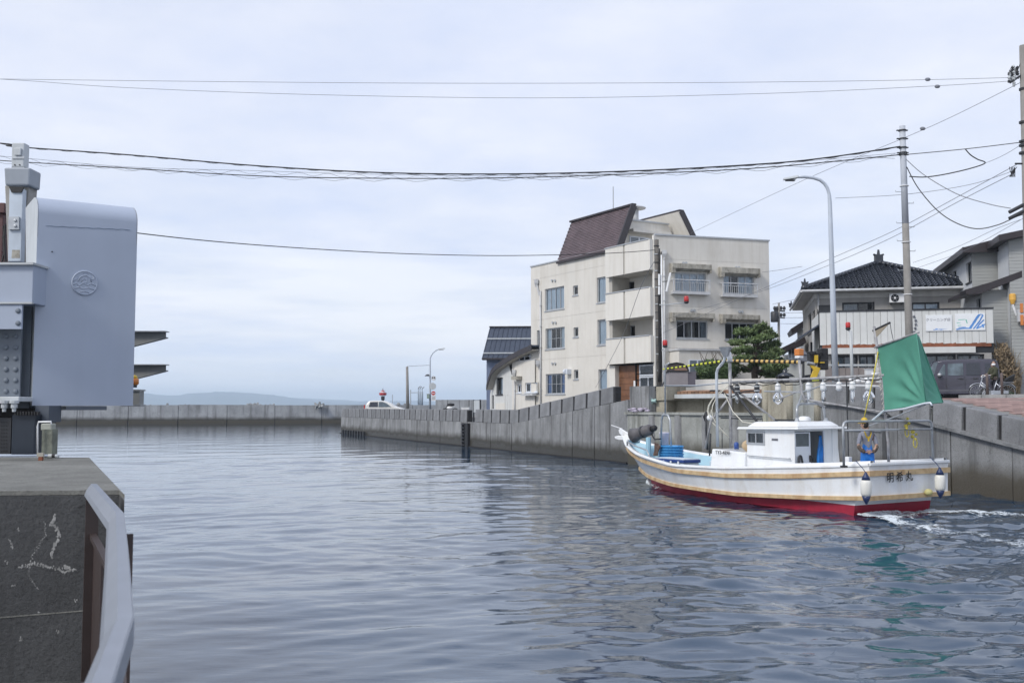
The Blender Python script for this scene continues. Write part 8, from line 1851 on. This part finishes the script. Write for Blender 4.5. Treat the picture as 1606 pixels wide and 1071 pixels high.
# ------------------------------------------------------------------ overhead lines
def wire(label, pts, Ys, r_, mat, sag=0, n=26, name='power_line', twist=None, cat='cable'):
    P_ = [at(x, y, Y) for (x, y), Y in zip(pts, Ys)]
    # smooth curve through the given points
    res = []; m = len(P_)
    if m == 2:
        for i in range(n+1): f = i/n; q = P_[0].lerp(P_[1], f); q.z -= sag*4*f*(1-f); res.append(q)
    else:
        for k in range(m-1):
            p0, p1, p2, p3 = P_[max(0,k-1)], P_[k], P_[k+1], P_[min(m-1,k+2)]
            for i in range(8):
                f = i/8; res.append(.5*((2*p1)+(p2-p0)*f+(2*p0-5*p1+4*p2-p3)*f*f+(3*p1-p0-3*p2+p3)*f*f*f))
        res.append(P_[-1])
    mb = MB().tube(res, r_, 5)
    if twist:
        amp_, per, r2 = twist; acc = 0; pts2 = []
        fine = []
        for a, b_ in zip(res, res[1:]):
            k = max(2, int((b_-a).length/(per/7)))
            for i in range(k): fine.append(a.lerp(b_, i/k))
        d = 0
        for i, q in enumerate(fine):
            if i: d += (q-fine[i-1]).length
            pts2.append(q+Vector((0, amp_*math.sin(d/per*6.283), -amp_*1.15+amp_*math.cos(d/per*6.283+.4*math.sin(d)))))
        mb.tube(pts2, r2, 4)
    o = obj(name, mb, mat, org=P_[0], smooth=True); return tag(o, label, cat)
XL = -260
wire('topmost thin line crossing the whole sky', [(XL,121),(300,128),(700,131),(1100,130),(1400,126.5),(1592,122)], [34,33,32.5,32,31.5,31], .008, GREYW)
wire('second thin line from the top, sagging a little below the topmost', [(XL,114),(0,124.5),(200,138),(500,149),(850,154),(1200,147),(1470,135),(1592,127)], [34,33.6,33,32.8,32.5,32,31.5,31], .008, GREYW)
for k, (px, py) in enumerate(((1455,125),(1470,136),(1447,202))): c_ = at(px, py, 31.3); tag(obj('line_spacer', MB().ball(c_, .06, 8, (1.6,1,1)), GREYW, org=c_), ['small joint on the topmost line near the right pole','small joint on the second line near the right pole','small joint on the slanting line between the two right poles'][k], 'cable joint')
wire('thick black cable bundle, highest of the group sagging to the tall pole', [(XL,207),(0,225),(20,230),(200,243),(400,260),(600,271),(800,273),(1000,268),(1200,257),(1300,247),(1412,230)], [36,35.5,35.4,35,34.8,34.5,34.3,34,33.8,33.6,33.4], .024, BLACKW, twist=(.018,.9,.010))
wire('black cable just below the thickest bundle, ending at the tall pole', [(XL,232),(0,252),(200,264),(400,276),(600,280),(800,279),(1000,273),(1200,263),(1412,243)], [36,35.5,35,34.8,34.5,34.3,34,33.8,33.4], .018, BLACKW, twist=(.05,1.5,.006))
wire('thin wavy line between the two black cables', [(XL,225),(0,245),(200,262),(400,268),(600,274),(800,276),(1000,271),(1200,258),(1412,240)], [36.3,35.8,35.3,35,34.8,34.6,34.3,34,33.5], .007, GREYW, twist=(.06,1.1,.006))
wire('black line from behind the fairing to the pole at the cream building', [(40,341),(210,365),(350,380),(500,391),(650,398.5),(800,401),(950,397.5),(1030,392)], [22,26,30,34,37,39.5,42,43], .015, BLACKW)
wire('black line from the tall pole to the right edge, upper of its loop', [(1418,243),(1514,234),(1606,223)], [33.4,32.5,31.3], .014, BLACKW)
wire('loop of black cable hanging right of the tall pole top', [(1514,234),(1522,243),(1533,250),(1545,256),(1520,265),(1480,274),(1450,278),(1426,277)], [32.5,32.4,32.4,32.3,32.5,32.8,33.1,33.3], .020, BLACKW)
wire('thin line from the loop end up to the right pole', [(1545,256),(1600,228)], [32.3,31.2], .008, GREYW, sag=.05)
wire('long slanting thin line from the right pole down behind the tall pole', [(1604,128),(1500,180),(1424,214),(1260,283),(1085,365)], [31,33,35,42,60], .009, GREYW)
wire('deeply sagging black cable between the two right poles', [(1422,262),(1440,295),(1470,330),(1500,350),(1532,359),(1565,353),(1592,341),(1606,336)], [33.4,33.2,32.8,32.4,32,31.6,31.3,31.1], .017, BLACKW)
wire('shallow sagging grey cable between the two right poles', [(1421,250),(1450,275),(1500,304),(1550,320),(1585,327)], [33.4,33,32.4,31.8,31.2], .014, GREYW)
wire('thin pair line, upper one, crossing behind the lamp post', [(1595,258),(1500,310),(1400,363),(1300,407),(1212,446),(1040,522)], [31.5,35,40,46,55,60], .011, GREYW)
wire('thin pair line, lower one, crossing behind the lamp post', [(1590,272),(1500,318),(1400,372),(1300,416),(1190,458),(1045,500)], [31.5,35,40,46,58,60], .011, GREYW)
wire('level thin line through the lamp post to the right', [(1310,311),(1420,305),(1520,290),(1590,268)], [36,34,32.5,31.2], .009, GREYW)
wire('thin roof-level line right of the tall pole', [(1432,412),(1500,388),(1560,360),(1600,345)], [40,38,34,31.5], .008, GREYW)
wire('second thin roof-level line right of the tall pole', [(1440,420),(1515,392),(1606,342)], [44,40,31.5], .008, GREYW)
wire('faint line from the small distant pole to the distant lamp', [(639,574.5),(675,572.5)], [98,92], .02, GREYW)
wire('thin diagonal guy line down the cream building face', [(1029,405),(1005,450),(975,530),(934,608)], [43.2,46,52,62.5], .012, GREYW)
wire('thin line leaving the right side of the cream building', [(1195,427),(1212,425),(1258,418)], [61,58,52], .012, GREYW)
wire('pale line between cream building and tiled house, lower', [(1212,477),(1260,467)], [62,55], .012, GREYW)
# distant pole with cross-arms between the buildings
o = root('utility_pole', 'small distant utility pole with two cross-arms between pine and houses', 'utility pole', tuple(at(1220,560,95)))
obj('shaft', MB().tube([at(1221,600,95), at(1221.5,475,95)], [.17,.1], 8), POLEC, o, smooth=True)
for y in (487, 497.5): obj('cross_arm', MB().bar(at(1214,y,95), at(1231,y+1,95), .12, .14), DARKM, o); [obj('insulator', MB().lathe([(.1,0),(.16,.15),(.08,.35)], at(x,y-1,95), n=6), DARKM, o) for x in (1215,1219,1225,1230)]
obj('transformer', MB().lathe([(.35,0),(.38,.1),(.38,.9),(.3,1.0)], at(1215,505,94.6), n=12), DARKM, o, smooth=True)
for k, (y0, y1) in enumerate(((491,490),(498.5,498),(507.5,508))): wire(['upper','middle','lower'][k]+' faint line from the distant pole to the tiled house', [(1222,y0),(1266,y1)], [95,60], .016, GREYW)

# ------------------------------------------------------------------ pine tree and shrubs
NEED = pm('pine_needles', (.12,.17,.065), .65, var=.5, vscale=1.6, objvar=.0); NEED2 = pm('hedge_leaves', (.09,.14,.05), .7, var=.6, vscale=3)
def leaf_mesh(name, clumps, mat, per, size, par, up=.4, label=None):
    V = []; Fc = []
    for (c, rx, ry, rz_) in clumps:
        for i in range(int(per*rx*ry*rz_**.5*6)):
            while True:
                a, b_, d = rnd.uniform(-1,1), rnd.uniform(-1,1), rnd.uniform(-1,1)
                q = a*a+b_*b_+d*d
                if q < 1 and (q > .25 or rnd.random() < .3): break
            p = Vector((c.x+a*rx, c.y+b_*ry, c.z+d*rz_)); u = Vector((rnd.gauss(0,1), rnd.gauss(0,1), rnd.gauss(0,.5)+up)).normalized(); v = u.orthogonal().normalized(); s_ = size*rnd.uniform(.6,1.5)
            v = (v*math.cos(i)+u.cross(v)*math.sin(i)); o_ = len(V); V += [tuple(p-v*s_*.22), tuple(p+v*s_*.22), tuple(p+u*s_)]; Fc.append((o_, o_+1, o_+2))
    mb = MB(); mb.v = V; mb.f = Fc; return obj(name, mb, mat, par)
YT = 47.0
PT = root('pine_tree', 'cloud-pruned Japanese pine growing behind the low cream wall', 'tree', tuple(at(1180,600,YT)))
tb = at(1185,602,YT)
trunk = [tb, at(1183,585,YT), at(1188,565,YT), at(1183,548,YT), at(1190,532,YT), at(1194,516,YT)]
obj('trunk', MB().tube(trunk, [.17,.15,.13,.1,.07,.03], 8), BARK, PT, smooth=True)
pads = [(1194,514,11,5),(1203,519,9,4),(1184,522,9,4),(1171,521,14,5.5),(1160,523,9,3.5),(1212,527,8,5),(1198,530,15,5),(1180,535,12,4.5),(1158,538,13,3.8),(1152,540,7,3),(1214,540,10,6),(1200,545,12,5),(1170,549,14,4.5),(1153,552,9,4),(1185,556,13,5),(1217,553,11,7),(1205,562,14,6),(1165,563,12,5),(1150,567,11,4),(1222,568,9,7),(1190,571,14,5),(1212,578,15,7),(1175,580,13,5),(1224,583,8,6),(1196,586,12,4),(1215,592,12,4)]
cl_ = []
for x, y, rw, rh in pads:
    c_ = at(x, y, YT+rnd.uniform(-1.2,.9)); k = YT/FPX; 
    cl_.append((c_, rw*k*1.15, rw*k*1.0, rh*k*.95))
    for _ in range(2): cl_.append((c_+Vector((rnd.uniform(-1,1)*rw*k, rnd.uniform(-.6,.6), rnd.uniform(-.5,.6)*rh*k*1.4)), rw*k*.45, rw*k*.45, rh*k*.6))
    j = min(range(len(trunk)), key=lambda i: abs(trunk[i].z-(c_.z-.3)))
    m_ = trunk[j].lerp(c_, .5)+Vector((0,0,rnd.uniform(.0,.15))); obj('limb', MB().tube([trunk[j], m_, c_-Vector((0,0,.05))], [.05,.035,.012], 6), BARK, PT, smooth=True)
    for q in range(2): e_ = c_+Vector((rnd.uniform(-1,1)*rw*k*.8, rnd.uniform(-.3,.3), rnd.uniform(-.08,.05))); obj('limb', MB().tube([c_-Vector((0,0,.06)), e_], [.02,.006], 5), BARK, PT)
leaf_mesh('crown', cl_, NEED, 1150, .16, PT, up=.9)
SHB = root('hedge', 'dark green hedge between the grey shed and the pine tree', 'hedge', tuple(at(1130,600,47)))
sc_l = []
for i in range(26): x = rnd.uniform(1097,1150); c_ = at(x, rnd.uniform(570,598) + max(0, (1115-x)*.4), 46.6+rnd.uniform(-.5,.6)); sc_l.append((c_, .38, .38, .30))
leaf_mesh('foliage', sc_l, NEED2, 900, .11, SHB); 
for i in range(12): p = at(1100+i*4.6, 602, 46.6); obj('stem', MB().tube([p, p+Vector((rnd.uniform(-.2,.2),0,.9)), p+Vector((rnd.uniform(-.4,.4),0,1.5))], [.03,.02,.01], 5), BARK, SHB)
# stone lantern-like roof finials by the low house
for px, lab in ((1231, 'black pointed roof ornament on the gate beyond the garden wall'),):
    o = root('gate_roof', lab, 'gate', tuple(at(px,592,44))); Y = 44; c_ = at(px,591,Y); obj('tile_cap', MB().lathe([(.45,0),(.3,.12),(.1,.2),(.12,.26),(.02,.36)], c_, n=10), JTILE, o, smooth=True); pbox('gate_body', 1224, 1238, 591, 606, 44.1, .5, pm('gate_dark', (.08,.075,.08), .8), o)
# dry creeper and weeds at the right
CR = root('dry_creeper', 'tangled brown dry creeper climbing beside the grey house at right', 'plant', tuple(at(1580,620,44)))
cc_ = []
for i in range(34):
    f = rnd.random(); x = 1568+26*f+rnd.gauss(0,4); y = 548+f*70+rnd.gauss(0,8); cc_.append((at(x,min(y,622),43.2+rnd.uniform(-.4,.4)), .22, .2, .3))
leaf_mesh('foliage', cc_, pm('dry_leaves', (.26,.20,.13), .9, var=.5, vscale=3), 300, .2, CR, up=1.3)
for i in range(110): p = at(1575+rnd.uniform(-6,26), 624, 43.3); obj('stem', MB().tube([p, p+Vector((rnd.uniform(-.3,.3),0,.9)), p+Vector((rnd.uniform(-.6,.4),rnd.uniform(-.3,.2),1.7+rnd.uniform(-.7,.5)))], [.022,.016,.006], 4), MATS['dry_leaves'], CR)
WD = root('weeds', 'low green weeds at the foot of the dry creeper', 'plant', tuple(at(1592,622,41)))
leaf_mesh('foliage', [(at(1578+i*5,621+rnd.uniform(-2,3)+i*.8,40.5-i*.5), .22, .2, .14) for i in range(7)], pm('weed_green', (.06,.09,.03), .8, var=.5, vscale=5), 3600, .09, WD, up=.8)
# grass bed with kerb between footway and street at the right edge
mb = MB(); mb.hexa([(*gpt(sS+4.4,5.3)[:2],2.3),(*gpt(sS+12,5.0)[:2],1.3),(*gpt(sS+12,7.4)[:2],1.3),(*gpt(sS+4.4,7.4)[:2],2.3),(*gpt(sS+4.4,5.5)[:2],2.47),(*gpt(sS+12,5.2)[:2],2.47),(*gpt(sS+12,7.4)[:2],2.47),(*gpt(sS+4.4,7.4)[:2],2.47)])
# (kept low: a raised planting bed)
bed = struct('planting_bed', mb, pm('bed_soil', (.10,.10,.08), .95, var=.5, vscale=4, bump=.5))
# ------------------------------------------------------------------ bollards, cyclist and bicycle
zr = 2.44
def bollard(px, Y, lab):
    c_ = at(px, 640, Y); o = root('bollard', lab, 'bollard', (c_.x, Y, zr), group='slim bollards with concrete feet'); obj('post', MB().lathe([(.05,.12),(.05,1.0),(.04,1.03),(.01,1.04)], (c_.x,Y,zr), n=12), pm('bollard_brown', (.16,.12,.11), .6, var=.15), o, smooth=True); obj('foot', MB().box(c_.x-.2,c_.x+.2,Y-.15,Y+.15,zr-.05,zr+.115), CONC_P, o, bev=.02)
bollard(1549.5, 38.0, 'slim brown bollard in front of the bicycle front wheel'); bollard(1572.5, 37.6, 'slim brown bollard in front of the cyclist, right of the other')
CB = at(1553, 640, 38.9); rb = R(172)
BK = root('bicycle', 'silver city bicycle pushed by the person in the olive jacket', 'bicycle', (CB.x, CB.y, zr), rb)
SIL = pm('bike_silver', (.5,.52,.56), .3, .6)
wb = 1.1
for wx, nm in ((.45,'front_wheel'), (-.65,'rear_wheel')):
    wh = obj(nm, MB().tube([(wx+.31*math.cos(a), 0, .33+.31*math.sin(a)) for a in [i*.2618 for i in range(24)]], .019, 6, True), pm('tyre', (.02,.02,.02), .85), BK, smooth=True)
    obj('rim', MB().tube([(wx+.285*math.cos(a), 0, .33+.285*math.sin(a)) for a in [i*.2618 for i in range(24)]], .012, 6, True), SIL, wh, smooth=True); mb = MB()
    for i in range(16): a = i*.3927; mb.tube([(wx,0,.33),(wx+.28*math.cos(a),0,.33+.28*math.sin(a))], .0035, 4)
    obj('spokes', mb, SIL, wh); obj('mudguard', MB().tube([(wx+.345*math.cos(a), 0, .33+.345*math.sin(a)) for a in [.5+i*.2 for i in range(12)]], .02, 6), SIL, BK, smooth=True)
mb = MB(); 
for a, b_ in (((.33,0,.62),(-.12,0,.30)), ((.30,0,.72),(-.05,0,.42)), ((-.12,0,.30),(-.28,0,.80)), ((-.12,0,.30),(-.65,0,.33)), ((-.24,0,.68),(-.65,0,.33)), ((.28,0,.80),(.45,0,.33))): mb.tube([a, b_], .02, 8)
obj('frame', mb, SIL, BK, smooth=True)
obj('handlebar', MB().tube([(.02,.27,.98),(.16,.27,1.0),(.25,.15,.93),(.26,0,.90),(.25,-.15,.93),(.16,-.27,1.0),(.02,-.27,.98)], .015, 8), pm('bar_white', (.75,.75,.75), .35), BK, smooth=True); obj('stem', MB().tube([(.28,0,.78),(.26,0,.91)], .018, 8), SIL, BK)
obj('saddle', MB().hexa([(-.42,-.09,.84),(-.14,-.03,.85),(-.14,.03,.85),(-.42,.09,.84),(-.42,-.1,.90),(-.14,-.035,.90),(-.14,.035,.90),(-.42,.1,.90)]), BLK, BK, bev=.02); obj('crank', MB().tube([(-.12,.06,.30),(-.02,.1,.18)], .012, 6), SIL, BK); obj('chainring', MB().lathe([(.09,-.03),(.1,-.02),(.09,-.01)], (-.12,0,.30), (0,1,0), 18), SIL, BK); obj('pedal', MB().box(-.07,.03,.1,.19,.165,.19), BLK, BK); obj('pedal', MB().box(-.27,-.17,-.19,-.1,.41,.435), BLK, BK); obj('crank', MB().tube([(-.12,-.06,.30),(-.22,-.1,.42)], .012, 6), SIL, BK)
obj('rear_rack', MB().box(-.88,-.45,-.07,.07,.70,.72), SIL, BK); obj('chain_case', MB().hexa([(-.68,.04,.27),(-.02,.04,.22),(-.02,.06,.22),(-.68,.06,.27),(-.68,.04,.38),(-.02,.04,.40),(-.02,.06,.40),(-.68,.06,.38)]), SIL, BK, bev=.02); obj('child_seat', MB().hexa([(-.84,-.1,.725),(-.5,-.1,.725),(-.5,.1,.725),(-.84,.1,.725),(-.95,-.13,1.05),(-.62,-.13,.86),(-.62,.13,.86),(-.95,.13,1.05)]), BLK, BK, bev=.03)
# person pushing it, far side of the bicycle
pp = at(1561, 640, 39.35)
PS = root('person', 'person in olive jacket and white face mask standing with the bicycle', 'person', (pp.x, pp.y, zr), R(185))
J = [(0,0,.86),(0,0,1.0),(.01,0,1.14),(.02,0,1.25),(.035,0,1.33),(.05,0,1.39),(.06,0,1.46),(0,.09,.8),(.05,.10,.44),(.02,.10,.08),(.14,.11,.035),(0,-.09,.8),(-.08,-.10,.44),(-.16,-.10,.09),(-.05,-.11,.035),(.02,.16,1.25),(.10,.20,1.05),(.30,.20,.99),(.02,-.16,1.25),(.12,-.20,1.05),(.32,-.15,1.0)]
skin('body', J, E, [(.14,.11),(.13,.105),(.145,.11),(.12,.085),(.05,.05),(.075,.08),(.075,.085),.085,.06,.045,.035,.085,.06,.045,.035,.06,.045,.03,.06,.045,.03], SKINM, PS)
OLV = pm('olive_jacket', (.060,.062,.035), .9, var=.25, vscale=9)
skin('jacket', [(0,0,.80),(0,0,1.0),(.01,0,1.15),(.02,0,1.27),(.02,.17,1.26),(.10,.21,1.05),(.27,.205,1.0),(.02,-.17,1.26),(.12,-.21,1.05),(.29,-.16,1.0),(.035,0,1.34)], [(0,1),(1,2),(2,3),(3,4),(4,5),(5,6),(3,7),(7,8),(8,9),(3,10)], [(.185,.15),(.165,.135),(.175,.135),(.14,.105),.08,.066,.052,.08,.066,.052,(.075,.075)], OLV, PS)
skin('trousers', [(0,0,.84),(0,.09,.76),(.05,.10,.44),(.02,.10,.10),(0,-.09,.76),(-.08,-.10,.44),(-.16,-.10,.11)], [(0,1),(1,2),(2,3),(0,4),(4,5),(5,6)], [(.15,.12),.105,.078,.062,.105,.078,.062], pm('dark_trousers', (.045,.045,.06), .9, var=.2), PS)
for sg, fx in ((.105,.02),(-.105,-.16)): skin('shoe', [(fx-.03,sg,.05),(fx+.06,sg,.04),(fx+.14,sg,.035)], [(0,1),(1,2)], [.05,.045,.035], pm('shoe_white', (.5,.5,.52), .6), PS)
hd2 = obj('head', MB().ball((.065,0,1.455), .092, 16, (1.05,.84,1.18)), SKINM, PS, smooth=True); obj('hair', MB().ball((.04,0,1.475), .1, 14, (.95,.95,1.08)), MATS['dark_hair'], hd2, smooth=True)
obj('face_mask', MB().ball((.125,0,1.425), .072, 12, (.8,1.05,.8)), pm('mask_white', (.85,.85,.86), .8), hd2, smooth=True)
for sg in (1,-1): obj('eye', MB().ball((.15,sg*.032,1.475), .011, 8), BLK, hd2); obj('ear', MB().ball((.055,sg*.088,1.455), .022, 8, (.7,.4,1.2)), SKINM, hd2, smooth=True)
hd2.rotation_euler = (0,0,R(52))
hand(PS, (.30,.20,1.0), (1,.1,-.1), (0,0,-1), SKINM, .7); hand(PS, (.32,-.15,1.01), (1,-.1,-.1), (0,0,-1), SKINM, .7)
print('objects', len(bpy.data.objects), 'tris', sum(len(m.polygons)*2*m.users for m in bpy.data.meshes))
